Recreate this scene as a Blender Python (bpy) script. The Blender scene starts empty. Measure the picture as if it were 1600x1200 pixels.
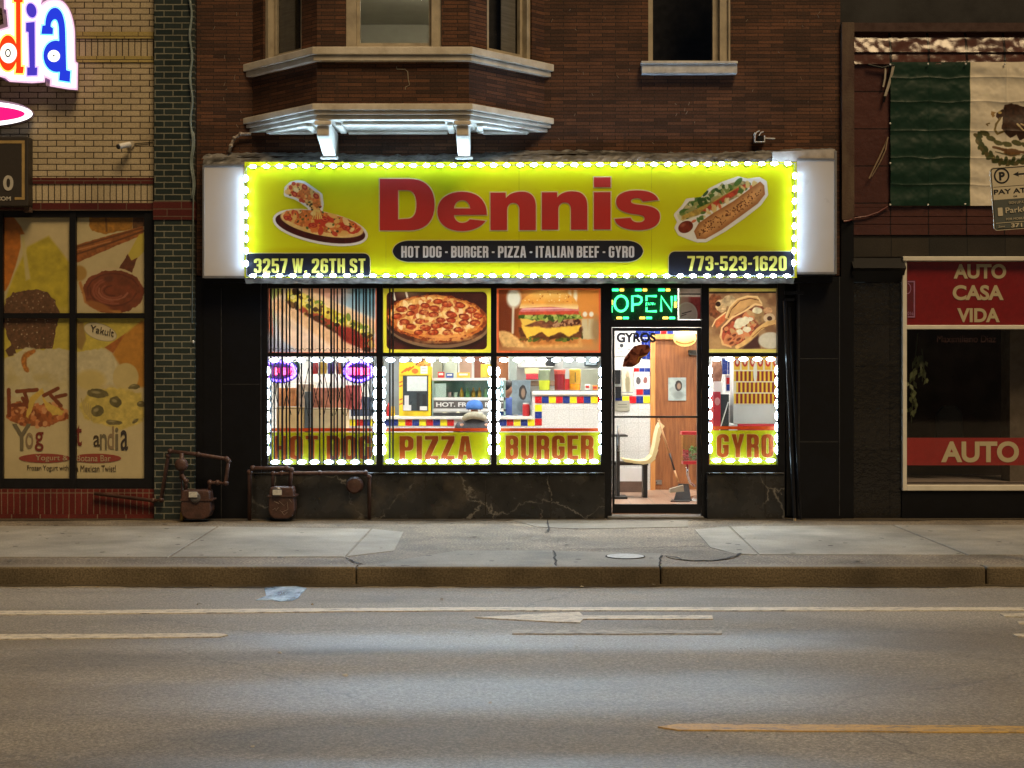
import bpy, bmesh, math, random
import numpy as np
from mathutils import Vector, Matrix
random.seed(7)
SC = bpy.context.scene
COL = SC.collection

# ------------------------------------------------------------------ camera, sky, street light, exposure
F, D0, CZ = 2133.3, 15.8, 1.556          # photo focal length in px, metres to the shop front, eye height
cd = bpy.data.cameras.new('camera'); cam = bpy.data.objects.new('camera', cd); COL.objects.link(cam)
cam.location = (0, -D0, CZ); cam.rotation_euler = (math.radians(90), 0, 0)
cd.lens = 48.0; cd.sensor_width = 36.0; cd.clip_end = 500; cd.clip_start = 0.05
SC.camera = cam
SUN_EL, SUN_AZ = math.radians(56), math.radians(28)      # light comes from the street side, from the right
wd = bpy.data.worlds.new('World'); SC.world = wd; wd.use_nodes = True
wn = wd.node_tree.nodes; wl = wd.node_tree.links
sky = wn.new('ShaderNodeTexSky'); sky.sky_type = 'NISHITA'; sky.sun_disc = False
sky.sun_elevation = SUN_EL; sky.sun_rotation = math.radians(180) - SUN_AZ
wn['Background'].inputs['Strength'].default_value = 0.004
wl.new(sky.outputs[0], wn['Background'].inputs[0])
sd = bpy.data.lights.new('street_light', 'SUN'); sd.energy = 1.9; sd.angle = math.radians(22); sd.color = (1.0, 0.71, 0.38)
so = bpy.data.objects.new('street_light', sd); COL.objects.link(so)
sun_from = Vector((math.sin(SUN_AZ)*math.cos(SUN_EL), -math.cos(SUN_AZ)*math.cos(SUN_EL), math.sin(SUN_EL)))
so.rotation_euler = (-sun_from).to_track_quat('-Z', 'Y').to_euler(); so.location = (6, -14, 14)
vs = SC.view_settings; vs.view_transform = 'Standard'; vs.look = 'None'; vs.exposure = 0.42; vs.gamma = 1.0
cy = SC.cycles; cy.max_bounces = 7; cy.diffuse_bounces = 3; cy.glossy_bounces = 3; cy.transmission_bounces = 4; cy.transparent_max_bounces = 10
cy.caustics_reflective = False; cy.caustics_refractive = False; cy.sample_clamp_indirect = 6.0; cy.sample_clamp_direct = 0.0

# ------------------------------------------------------------------ pixel -> world helpers
def X(px, y=0.0): return (px-800)*(D0+y)/F
def Z(py, y=0.0): return CZ-(py-600)*(D0+y)/F
def P(px, py, y=0.0): return Vector((X(px, y), y, Z(py, y)))
def G(px, py, z=0.0):
    d = (CZ-z)*F/(py-600.0); return Vector(((px-800)*d/F, d-D0, z))
def lin(c): return c/12.92 if c <= 0.04045 else ((c+0.055)/1.055)**2.4
def S(r, g, b): return (lin(r/255.0), lin(g/255.0), lin(b/255.0))

# ------------------------------------------------------------------ materials
MATS = {}
def nmat(name):
    m = bpy.data.materials.new(name); m.use_nodes = True
    nt = m.node_tree; return m, nt.nodes, nt.links, nt.nodes['Principled BSDF']
def noise_node(n, l, scale, detail=4, coord='Object', sc3=None, rough=0.6):
    tc = n.new('ShaderNodeTexCoord'); nz = n.new('ShaderNodeTexNoise')
    nz.inputs['Scale'].default_value = scale; nz.inputs['Detail'].default_value = detail; nz.inputs['Roughness'].default_value = rough
    src = tc.outputs[coord]
    if sc3:
        mp = n.new('ShaderNodeMapping'); mp.inputs['Scale'].default_value = sc3; l.new(src, mp.inputs[0]); src = mp.outputs[0]
    l.new(src, nz.inputs['Vector']); return nz
def ramp(n, l, src, stops):
    r = n.new('ShaderNodeValToRGB'); e = r.color_ramp.elements
    while len(e) < len(stops): e.new(0.5)
    for k, (p, c) in enumerate(stops):
        e[k].position = p; e[k].color = (*c, 1) if len(c) == 3 else c
    l.new(src, r.inputs[0]); return r
def mixc(n, l, fac, a, b, mode='MIX'):
    m = n.new('ShaderNodeMix'); m.data_type = 'RGBA'; m.blend_type = mode
    def put(s, v):
        if isinstance(v, bpy.types.NodeSocket): l.new(v, s)
        elif isinstance(v, tuple): s.default_value = (*v, 1)
        else: s.default_value = v
    put(m.inputs[0], fac); put(m.inputs[6], a); put(m.inputs[7], b); return m.outputs[2]
def bump(n, l, height, strength, dist, bs, prev=None):
    b = n.new('ShaderNodeBump'); b.inputs['Strength'].default_value = strength; b.inputs['Distance'].default_value = dist
    l.new(height, b.inputs['Height'])
    if prev: l.new(prev.outputs[0], b.inputs['Normal'])
    l.new(b.outputs[0], bs.inputs['Normal']); return b
def mat(name, col, rough=0.6, metal=0.0, spec=0.5, var=0.25, scale=9.0, bmp=0.15, bscale=60.0, col2=None, sc3=None, coat=0.0):
    """painted / plain surface with blotchy wear, fine bump and uneven gloss"""
    if name in MATS: return MATS[name]
    m, n, l, b = nmat(name)
    nz = noise_node(n, l, scale, 6, sc3=sc3)
    c2 = col2 if col2 else tuple(max(0, c*(1-var)) for c in col)
    r = ramp(n, l, nz.outputs['Fac'], [(0.34, c2), (0.62, col)])
    l.new(r.outputs[0], b.inputs['Base Color'])
    rr = ramp(n, l, nz.outputs['Fac'], [(0.3, (min(1, rough*1.25),)*3), (0.7, (rough*0.85,)*3)])
    l.new(rr.outputs[0], b.inputs['Roughness'])
    b.inputs['Metallic'].default_value = metal; b.inputs['Specular IOR Level'].default_value = spec
    b.inputs['Coat Weight'].default_value = coat
    if bmp:
        n2 = noise_node(n, l, bscale, 3); bump(n, l, n2.outputs['Fac'], bmp, 0.01, b)
    MATS[name] = m; return m
def mat_emit(name, col, strength, base=(0.8, 0.8, 0.8)):
    if name in MATS: return MATS[name]
    m, n, l, b = nmat(name)
    b.inputs['Base Color'].default_value = (*base, 1)
    b.inputs['Emission Color'].default_value = (*col, 1); b.inputs['Emission Strength'].default_value = strength
    MATS[name] = m; return m
def mat_brick(name, c1, c2, mortar, w, h, ms, offset=0.5, bmp=0.6, rough=0.75, stain=0.35, msmooth=0.1, bias=0.0, vary=None, spec=0.4, wav=0.0, wscale=8.0, streak=None):
    m, n, l, b = nmat(name)
    uv = n.new('ShaderNodeTexCoord')
    wb = noise_node(n, l, 14, 2, 'UV')
    ad = n.new('ShaderNodeVectorMath'); ad.operation = 'MULTIPLY_ADD'
    ad.inputs[1].default_value = (0.006, 0.004, 0); l.new(wb.outputs['Color'], ad.inputs[0]); l.new(uv.outputs['UV'], ad.inputs[2])
    br = n.new('ShaderNodeTexBrick'); br.offset = offset; br.squash = 1.0
    l.new(ad.outputs[0], br.inputs['Vector'])
    br.inputs['Color1'].default_value = (*c1, 1); br.inputs['Color2'].default_value = (*c2, 1); br.inputs['Mortar'].default_value = (*mortar, 1)
    br.inputs['Scale'].default_value = 1.0; br.inputs['Mortar Size'].default_value = ms; br.inputs['Mortar Smooth'].default_value = msmooth
    br.inputs['Brick Width'].default_value = w; br.inputs['Row Height'].default_value = h; br.inputs['Bias'].default_value = bias
    nz = noise_node(n, l, 2.2, 7, 'UV')
    st = ramp(n, l, nz.outputs['Fac'], [(0.3, (1-stain,)*3), (0.65, (1, 1, 1))])
    c = mixc(n, l, 1.0, br.outputs['Color'], st.outputs[0], 'MULTIPLY')
    n3 = noise_node(n, l, 55, 4, 'UV')
    st3 = ramp(n, l, n3.outputs['Fac'], [(0.3, (0.72,)*3), (0.7, (1.12,)*3)])
    c = mixc(n, l, 1.0, c, st3.outputs[0], 'MULTIPLY')
    if streak:
        n4 = noise_node(n, l, 3.0, 5, 'UV', sc3=(3.0, 0.5, 1))
        s4 = ramp(n, l, n4.outputs['Fac'], [(0.60, (0, 0, 0)), (0.74, (1, 1, 1))])
        c = mixc(n, l, s4.outputs[0], c, streak)
    l.new(c, b.inputs['Base Color'])
    rr = ramp(n, l, n3.outputs['Fac'], [(0.25, (min(1, rough*1.2),)*3), (0.75, (rough*0.8,)*3)])
    l.new(rr.outputs[0], b.inputs['Roughness']); b.inputs['Specular IOR Level'].default_value = spec
    inv = n.new('ShaderNodeMath'); inv.operation = 'SUBTRACT'; inv.inputs[0].default_value = 1.0; l.new(br.outputs['Fac'], inv.inputs[1])
    bp = bump(n, l, inv.outputs[0], bmp, 0.008, b)
    bp2 = bump(n, l, n3.outputs['Fac'], 0.25, 0.004, b, bp)
    if wav:
        n5 = noise_node(n, l, wscale, 2, 'UV'); bump(n, l, n5.outputs['Fac'], wav, 0.05, b, bp2)
    MATS[name] = m; return m
def mat_paint(name, transl=0.0, rough=0.45, attr='paint', gain=1.0, spec=0.3):
    """print on paper or vinyl: the colours of the print are stored per point; transl = share of light let through from behind"""
    if name in MATS: return MATS[name]
    m, n, l, b = nmat(name)
    at = n.new('ShaderNodeAttribute'); at.attribute_name = attr
    nz = noise_node(n, l, 7, 5); st = ramp(n, l, nz.outputs['Fac'], [(0.3, (0.88*gain,)*3), (0.7, (gain,)*3)])
    c = mixc(n, l, 1.0, at.outputs['Color'], st.outputs[0], 'MULTIPLY')
    l.new(c, b.inputs['Base Color']); b.inputs['Roughness'].default_value = rough; b.inputs['Specular IOR Level'].default_value = spec
    if transl:
        t = n.new('ShaderNodeBsdfTranslucent'); l.new(c, t.inputs[0])
        mx = n.new('ShaderNodeMixShader'); mx.inputs[0].default_value = transl
        l.new(b.outputs[0], mx.inputs[1]); l.new(t.outputs[0], mx.inputs[2]); l.new(mx.outputs[0], n['Material Output'].inputs[0])
    MATS[name] = m; return m
def mat_film(name, col, transl=0.4, rough=0.4, col2=None):
    """plain coloured vinyl film that lets some light through"""
    if name in MATS: return MATS[name]
    m, n, l, b = nmat(name)
    nz = noise_node(n, l, 20, 5); r = ramp(n, l, nz.outputs['Fac'], [(0.35, col2 or tuple(c*0.85 for c in col)), (0.6, col)])
    l.new(r.outputs[0], b.inputs['Base Color']); b.inputs['Roughness'].default_value = rough
    if transl:
        t = n.new('ShaderNodeBsdfTranslucent'); l.new(r.outputs[0], t.inputs[0])
        mx = n.new('ShaderNodeMixShader'); mx.inputs[0].default_value = transl
        l.new(b.outputs[0], mx.inputs[1]); l.new(t.outputs[0], mx.inputs[2]); l.new(mx.outputs[0], n['Material Output'].inputs[0])
    MATS[name] = m; return m
def mat_glass(name, tint=(0.95, 0.97, 0.97), dirt=0.03, refl=1.0):
    if name in MATS: return MATS[name]
    m, n, l, b = nmat(name); n.remove(b)
    tr = n.new('ShaderNodeBsdfTransparent'); tr.inputs[0].default_value = (*tint, 1)
    gl = n.new('ShaderNodeBsdfGlossy'); gl.inputs['Roughness'].default_value = 0.03
    fr = n.new('ShaderNodeLayerWeight'); fr.inputs['Blend'].default_value = 0.5
    pw = n.new('ShaderNodeMath'); pw.operation = 'POWER'; pw.inputs[1].default_value = 5.0; l.new(fr.outputs['Facing'], pw.inputs[0])
    ml = n.new('ShaderNodeMath'); ml.operation = 'MULTIPLY_ADD'; ml.inputs[1].default_value = 0.9*refl; ml.inputs[2].default_value = 0.045*refl; l.new(pw.outputs[0], ml.inputs[0])
    mx = n.new('ShaderNodeMixShader'); l.new(ml.outputs[0], mx.inputs[0]); l.new(tr.outputs[0], mx.inputs[1]); l.new(gl.outputs[0], mx.inputs[2])
    df = n.new('ShaderNodeBsdfDiffuse'); df.inputs[0].default_value = (0.6, 0.6, 0.58, 1)
    nz = noise_node(n, l, 3.5, 7); rp = ramp(n, l, nz.outputs['Fac'], [(0.45, (0, 0, 0)), (0.8, (dirt*2,)*3)])
    m2 = n.new('ShaderNodeMixShader'); l.new(rp.outputs[0], m2.inputs[0]); l.new(mx.outputs[0], m2.inputs[1]); l.new(df.outputs[0], m2.inputs[2])
    l.new(m2.outputs[0], n['Material Output'].inputs[0]); MATS[name] = m; return m

# ------------------------------------------------------------------ mesh builder
class MB:
    def __init__(s): s.v = []; s.f = []; s.mi = []; s.cur = 0
    def face(s, pts):
        k = len(s.v); s.v += [tuple(p) for p in pts]; s.f.append(tuple(range(k, k+len(pts)))); s.mi.append(s.cur); return s
    def raw(s, vs_, fs_):
        k = len(s.v); s.v += [tuple(p) for p in vs_]
        for f in fs_: s.f.append(tuple(i+k for i in f)); s.mi.append(s.cur)
        return s
    def box(s, x0, x1, y0, y1, z0, z1):
        x0, x1 = min(x0, x1), max(x0, x1); y0, y1 = min(y0, y1), max(y0, y1); z0, z1 = min(z0, z1), max(z0, z1)
        v = [(x0, y0, z0), (x1, y0, z0), (x1, y1, z0), (x0, y1, z0), (x0, y0, z1), (x1, y0, z1), (x1, y1, z1), (x0, y1, z1)]
        return s.raw(v, [(0, 3, 2, 1), (4, 5, 6, 7), (0, 1, 5, 4), (1, 2, 6, 5), (2, 3, 7, 6), (3, 0, 4, 7)])
    def pbox(s, px0, px1, py0, py1, y0, y1):
        """box whose front face (at depth y0) spans those photo pixels"""
        return s.box(X(px0, y0), X(px1, y0), y0, y1, Z(py1, y0), Z(py0, y0))
    def extrude(s, pts, vec):
        vec = Vector(vec); a = [Vector(p) for p in pts]; n = len(a); b = [p+vec for p in a]
        nrm = Vector((0, 0, 0))
        for i in range(n): nrm += a[i].cross(a[(i+1) % n])
        if nrm.dot(vec) > 0: a.reverse(); b.reverse()
        v = a+b
        return s.raw(v, [tuple(range(n)), tuple(reversed(range(n, 2*n)))] + [((i+1) % n, i, i+n, (i+1) % n+n) for i in range(n)])
    def prism(s, pix, y0, y1):
        """polygon given in photo pixels on the plane y0, carried back to y1"""
        return s.extrude([P(a, b, y0) for a, b in pix], (0, y1-y0, 0))
    def tube(s, path, r, n=8, rs=None):
        path = [Vector(p) for p in path]; m = len(path); rings = []
        up = None
        for i in range(m):
            t = (path[min(i+1, m-1)]-path[max(i-1, 0)]).normalized()
            if up is None: up = Vector((0, 0, 1)) if abs(t.z) < 0.9 else Vector((1, 0, 0))
            a = t.cross(up).normalized(); up = a.cross(t).normalized()
            rr = rs[i] if rs else r
            rings.append([path[i]+(a*math.cos(q)+up*math.sin(q))*rr for q in [2*math.pi*k/n for k in range(n)]])
        v = [p for ring in rings for p in ring]; f = []
        for i in range(m-1):
            for k in range(n): f.append((i*n+k, i*n+(k+1) % n, (i+1)*n+(k+1) % n, (i+1)*n+k))
        f.append(tuple(reversed(range(n)))); f.append(tuple(range((m-1)*n, m*n)))
        return s.raw(v, f)
    def lathe(s, prof, c, n=20, ax='z'):
        c = Vector(c); v = []; f = []; m = len(prof)
        for r, h in prof:
            for k in range(n):
                q = 2*math.pi*k/n; a, b = r*math.cos(q), r*math.sin(q)
                v.append(c+(Vector((a, b, h)) if ax == 'z' else Vector((a, -h, b))))
        for i in range(m-1):
            for k in range(n): f.append((i*n+k, i*n+(k+1) % n, (i+1)*n+(k+1) % n, (i+1)*n+k))
        f.append(tuple(reversed(range(n)))); f.append(tuple(range((m-1)*n, m*n)))
        return s.raw(v, f)
    def ellipsoid(s, c, rx, ry, rz, n=16, m=10):
        prof = [(math.sin(math.pi*(i+0.02)/(m+0.04)), -math.cos(math.pi*(i+0.02)/(m+0.04))) for i in range(m+1)]
        k = len(s.v); s.lathe(prof, (0, 0, 0), n)
        for i in range(k, len(s.v)):
            p = s.v[i]; s.v[i] = (c[0]+p[0]*rx, c[1]+p[1]*ry, c[2]+p[2]*rz)
        return s
    def build(s, name, mats, parent=None, smooth=False, bevel=0.0, loc=None):
        me = bpy.data.meshes.new(name); me.from_pydata(s.v, [], s.f); me.update()
        mats = mats if isinstance(mats, (list, tuple)) else [mats]
        for m in mats: me.materials.append(m)
        me.polygons.foreach_set('material_index', s.mi)
        if smooth: me.polygons.foreach_set('use_smooth', [True]*len(me.polygons))
        uvl = me.uv_layers.new(name='UVMap'); uvs = np.zeros((len(me.loops), 2), dtype=np.float32)
        for p in me.polygons:
            nn = p.normal
            if abs(nn.z) > 0.72: tu, tv = Vector((1, 0, 0)), Vector((0, 1, 0))
            else:
                tu = Vector((-nn.y, nn.x, 0)).normalized(); tv = Vector((0, 0, 1))
            for li in p.loop_indices:
                co = me.vertices[me.loops[li].vertex_index].co; uvs[li] = (co.dot(tu), co.dot(tv))
        uvl.data.foreach_set('uv', uvs.ravel())
        o = bpy.data.objects.new(name, me); COL.objects.link(o)
        if loc is not None: o.location = loc
        if parent: attach(o, parent)
        if bevel:
            bm = o.modifiers.new('bevel', 'BEVEL'); bm.width = bevel; bm.segments = 2; bm.limit_method = 'ANGLE'; bm.harden_normals = False
        return o
def attach(o, parent):
    o.parent = parent; o.matrix_parent_inverse = Matrix.Translation(parent.location).inverted()
def tag(o, label, cat, group=None, kind=None):
    if label: o['label'] = label
    if cat: o['category'] = cat
    if group: o['group'] = group
    if kind: o['kind'] = kind
    return o
def thing(name, label, cat, loc=(0, 0, 0), group=None):
    o = bpy.data.objects.new(name, None); COL.objects.link(o); o.location = loc; o.empty_display_size = 0.1
    return tag(o, label, cat, group)
def struct(mb, name, m, **k):
    o = mb.build(name, m, **k); o['kind'] = 'structure'; return o

# ------------------------------------------------------------------ flat outlines with holes -> mesh
def path(d, sx=1.0, sy=1.0, ox=0.0, oy=0.0, n=9):
    """tiny svg path reader (M L C Z) -> list of closed point loops"""
    t = d.replace(',', ' ').split(); i = 0; loops = []; cur = []; cmd = None
    def num():
        nonlocal i
        v = float(t[i]); i += 1; return v
    while i < len(t):
        if t[i] in 'MLCZ': cmd = t[i]; i += 1
        if cmd == 'Z': loops.append(cur); cur = []; cmd = None; continue
        if cmd == 'M': cur = [(num(), num())]; cmd = 'L'
        elif cmd == 'L': cur.append((num(), num()))
        elif cmd == 'C':
            a = cur[-1]; b = (num(), num()); c = (num(), num()); e = (num(), num())
            for k in range(1, n+1):
                u = k/n; w = 1-u
                cur.append(tuple(w**3*a[j]+3*w*w*u*b[j]+3*w*u*u*c[j]+u**3*e[j] for j in (0, 1)))
    if cur: loops.append(cur)
    return [[(ox+x*sx, oy+y*sy) for x, y in lp] for lp in loops]
def ellipse(cx, cy_, rx, ry, n=32, rot=0.0):
    c, s_ = math.cos(rot), math.sin(rot)
    return [(cx+rx*math.cos(q)*c-ry*math.sin(q)*s_, cy_+rx*math.cos(q)*s_+ry*math.sin(q)*c) for q in [2*math.pi*k/n for k in range(n)]]
def rrect(x0, y0, x1, y1, r, n=6):
    return rpoly([(x0, y0, r), (x1, y0, r), (x1, y1, r), (x0, y1, r)], n)
def rpoly(pts, n=5):
    out = []; m = len(pts)
    for i, p in enumerate(pts):
        r = p[2] if len(p) > 2 else 0
        if not r: out.append((p[0], p[1])); continue
        c = Vector(p[:2]); a = Vector(pts[i-1][:2])-c; b = Vector(pts[(i+1) % m][:2])-c
        ra = min(r, a.length*0.49); rb = min(r, b.length*0.49); s0 = c+a.normalized()*ra; s1 = c+b.normalized()*rb
        for k in range(n+1):
            u = k/n; w = 1-u; q = s0*(w*w*0.75+w*0.25)+c*(2*w*u*0.75)+s1*(u*u*0.75+u*0.25)
            out.append((q.x, q.y))
    return out
def fill2d(mb, loops, y, thick=0.004, offset=0.0, pix=True):
    """fill closed loops (holes cut even-odd); pix: points are photo pixels on the plane y, else world (x, z)"""
    cu = bpy.data.curves.new('outline', 'CURVE'); cu.dimensions = '2D'; cu.fill_mode = 'BOTH'; cu.extrude = thick/2; cu.offset = offset
    for lp in loops:
        sp = cu.splines.new('POLY'); sp.points.add(len(lp)-1); sp.use_cyclic_u = True
        for k, (a, b) in enumerate(lp):
            if pix: a, b = X(a, y), Z(b, y)
            sp.points[k].co = (a, b, 0, 1)
    curve2mb(mb, cu, y-thick/2)
def curve2mb(mb, cu, y, fn=None):
    o = bpy.data.objects.new('outline', cu); COL.objects.link(o)
    dg = bpy.context.evaluated_depsgraph_get(); dg.update(); me = o.evaluated_get(dg).to_mesh()
    vs_ = [v.co.copy() for v in me.vertices]; fs_ = [tuple(p.vertices) for p in me.polygons]
    if fn: vs_ = fn(vs_)
    mb.raw([(v.x, y-v.z, v.y) for v in vs_], fs_)
    o.evaluated_get(dg).to_mesh_clear(); bpy.data.objects.remove(o); bpy.data.curves.remove(cu)
def text(mb, s, px0, py0, px1, py1, y, thick=0.003, bold=0.0, shear=0.0, space=1.0, align='CENTER', spline=1.0):
    """built-in font, fitted to that pixel rectangle on the plane y (px1 None keeps the letter widths)"""
    cu = bpy.data.curves.new('lettering', 'FONT'); cu.body = s; cu.size = 1.0; cu.offset = bold; cu.extrude = 0.01; cu.shear = shear
    cu.space_character = space; cu.align_x = align; cu.space_line = spline; cu.resolution_u = 6
    def fit(vs_):
        if not vs_: return vs_
        a = min(v.x for v in vs_); b = max(v.x for v in vs_); c = min(v.y for v in vs_); d = max(v.y for v in vs_)
        z0, z1 = Z(py1, y), Z(py0, y); kz = (z1-z0)/max(d-c, 1e-6); x0 = X(px0, y)
        kx = (X(px1, y)-x0)/max(b-a, 1e-6) if px1 is not None else kz
        return [Vector((x0+(v.x-a)*kx, z0+(v.y-c)*kz, v.z/0.02*thick)) for v in vs_]
    curve2mb(mb, cu, y-thick/2, fit)

_t, _h, _w = 0.165, 0.15, 0.43
def _gl():
    t, h, w = _t, _h, _w; r = 0.17; q = 0.06; A = {}
    rr = rrect
    A['I'] = (t, [[(0, 0), (t, 0), (t, 1), (0, 1)]])
    A['H'] = (w, [[(0, 0), (t, 0), (t, .42), (w-t, .42), (w-t, 0), (w, 0), (w, 1), (w-t, 1), (w-t, .58), (t, .58), (t, 1), (0, 1)]])
    A['O'] = A['0'] = (w, [rr(0, 0, w, 1, r), rr(t, h, w-t, 1-h, q)])
    A['T'] = (w-.03, [[((w-.03-t)/2, 0), ((w-.03+t)/2, 0), ((w-.03+t)/2, 1-h), (w-.03, 1-h), (w-.03, 1), (0, 1), (0, 1-h), ((w-.03-t)/2, 1-h)]])
    A['D'] = (w, [rpoly([(0, 0), (w, 0, r), (w, 1, r), (0, 1)]), rpoly([(t, h), (w-t, h, q), (w-t, 1-h, q), (t, 1-h)])])
    A['G'] = (w, [rpoly([(w, .68), (w, 1, r), (0, 1, r), (0, 0, r), (w, 0, r), (w, .54), (w*.52, .54), (w*.52, .40), (w-t, .40), (w-t, h, q), (t, h, q), (t, 1-h, q), (w-t, 1-h, q), (w-t, .68)])])
    A['C'] = (w, [rpoly([(w, .66), (w, 1, r), (0, 1, r), (0, 0, r), (w, 0, r), (w, .34), (w-t, .34), (w-t, h, q), (t, h, q), (t, 1-h, q), (w-t, 1-h, q), (w-t, .66)])])
    A['B'] = (w, [rpoly([(0, 0), (w, 0, r), (w, .5, .1), (w-.05, .53), (w, .56, .1), (w, 1, r), (0, 1)]), rr(t, h, w-t, .45, q), rr(t, .6, w-t, 1-h, q)])
    A['R'] = (w, [rpoly([(0, 0), (t, 0), (t, .42), (w-t, .42, .05), (w-t, 0), (w, 0), (w, .45, .06), (w-.05, .5), (w, .56, .08), (w, 1, r), (0, 1)]), rr(t, .56, w-t, 1-h, q)])
    A['P'] = (w, [rpoly([(0, 0), (t, 0), (t, .38), (w, .38, r), (w, 1, r), (0, 1)]), rr(t, .52, w-t, 1-h, q)])
    A['E'] = (.36, [[(0, 0), (.36, 0), (.36, h), (t, h), (t, .43), (.32, .43), (.32, .57), (t, .57), (t, 1-h), (.36, 1-h), (.36, 1), (0, 1)]])
    A['F'] = (.36, [[(0, 0), (t, 0), (t, .41), (.32, .41), (.32, .56), (t, .56), (t, 1-h), (.36, 1-h), (.36, 1), (0, 1)]])
    A['L'] = (.34, [[(0, 0), (.34, 0), (.34, h), (t, h), (t, 1), (0, 1)]])
    A['U'] = (w, [rpoly([(0, 1), (0, 0, r), (w, 0, r), (w, 1), (w-t, 1), (w-t, h, q), (t, h, q), (t, 1)])])
    A['Z'] = (w-.02, [[(0, 0), (w-.02, 0), (w-.02, h), (t+.02, h), (w-.02, 1-h-.02), (w-.02, 1), (0, 1), (0, 1-h), (w-t-.04, 1-h), (0, h+.02)]])
    A['A'] = (.47, [[(0, 0), (.155, 0), (.18, .2), (.29, .2), (.315, 0), (.47, 0), (.345, 1), (.125, 1)], [(.2, .34), (.27, .34), (.235, .8)]])
    A['N'] = (w+.02, [[(0, 0), (.15, 0), (.15, .62), (w-.13, 0), (w+.02, 0), (w+.02, 1), (w-.13, 1), (w-.13, .4), (.15, 1), (0, 1)]])
    A['Y'] = (.46, [[(.15, 0), (.31, 0), (.31, .38), (.46, 1), (.3, 1), (.23, .6), (.16, 1), (0, 1), (.15, .38)]])
    A['S'] = (w, [rpoly([(0, .32), (0, 0, r), (w, 0, r), (w, .5, .12), (t, .66, .06), (t, 1-h, q), (w-t, 1-h, q), (w-t, .72), (w, .72), (w, 1, r), (0, 1, r), (0, .54, .1), (w-t, .38, .06), (w-t, h, q), (t, h, q), (t, .32)])])
    A['W'] = (.64, [[(.12, 0), (.28, 0), (.32, .55), (.36, 0), (.52, 0), (.64, 1), (.50, 1), (.44, .4), (.39, 1), (.25, 1), (.2, .4), (.14, 1), (0, 1)]])
    A['1'] = (.28, [[(.12, 0), (.28, 0), (.28, 1), (.15, 1), (0, .88), (0, .76), (.12, .82)]])
    A['2'] = (w, [rpoly([(0, 0), (w, 0), (w, h), (t+.04, h), (w, .55, .12), (w, 1, r), (0, 1, r), (0, .68), (t, .68), (t, 1-h, q), (w-t, 1-h, q), (w-t, .6, .05), (0, .2)])])
    A['3'] = (w, [rpoly([(0, .3), (0, 0, r), (w, 0, r), (w, .5, .1), (w-.05, .53), (w, .56, .1), (w, 1, r), (0, 1, r), (0, .7), (t, .7), (t, 1-h, q), (w-t, 1-h, q), (w-t, .6, .04), (.15, .6), (.15, .46), (w-t, .46, .04), (w-t, h, q), (t, h, q), (t, .3)])])
    A['5'] = (w, [rpoly([(0, .3), (0, 0, r), (w, 0, r), (w, .64, .14), (t, .64), (t, 1-h), (w-.03, 1-h), (w-.03, 1), (0.02, 1), (.02, .46), (w-t, .5, .05), (w-t, h, q), (t, h, q), (t, .3)])])
    A['6'] = (w, [rpoly([(0, 0, r), (w, 0, r), (w, .6, .14), (t, .6), (t, 1-h, q), (w-t, 1-h, q), (w-t, .72), (w, .72), (w, 1, r), (0, 1, r)]), rr(t, h, w-t, .46, q)])
    A['7'] = (w-.02, [[(.08, 0), (.25, 0), (w-.02, 1-h), (w-.02, 1), (0, 1), (0, 1-h), (w-t-.02, 1-h)]])
    A['-'] = (.2, [[(0, .40), (.2, .40), (.2, .54), (0, .54)]])
    A['.'] = (.14, [[(0, 0), (.14, 0), (.14, .15), (0, .15)]])
    return A
GL = _gl()
def condensed(mb, s, px0, py0, px1, py1, y, thick=0.003, offset=0.0, gap=0.075, word=0.2, py0b=None, py1b=None):
    """tall condensed sans serif lettering fitted to that pixel rectangle"""
    u = 0.0; loops = []
    for ch in s:
        if ch == ' ': u += word; continue
        w, ls = GL[ch]; loops += [[(u+a, b) for a, b in lp] for lp in ls]; u += w+gap
    u -= gap
    fill2d(mb, [[(px0+a/u*(px1-px0), py1+(py0-py1)*b) for a, b in lp] for lp in loops], y, thick, offset)

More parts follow.
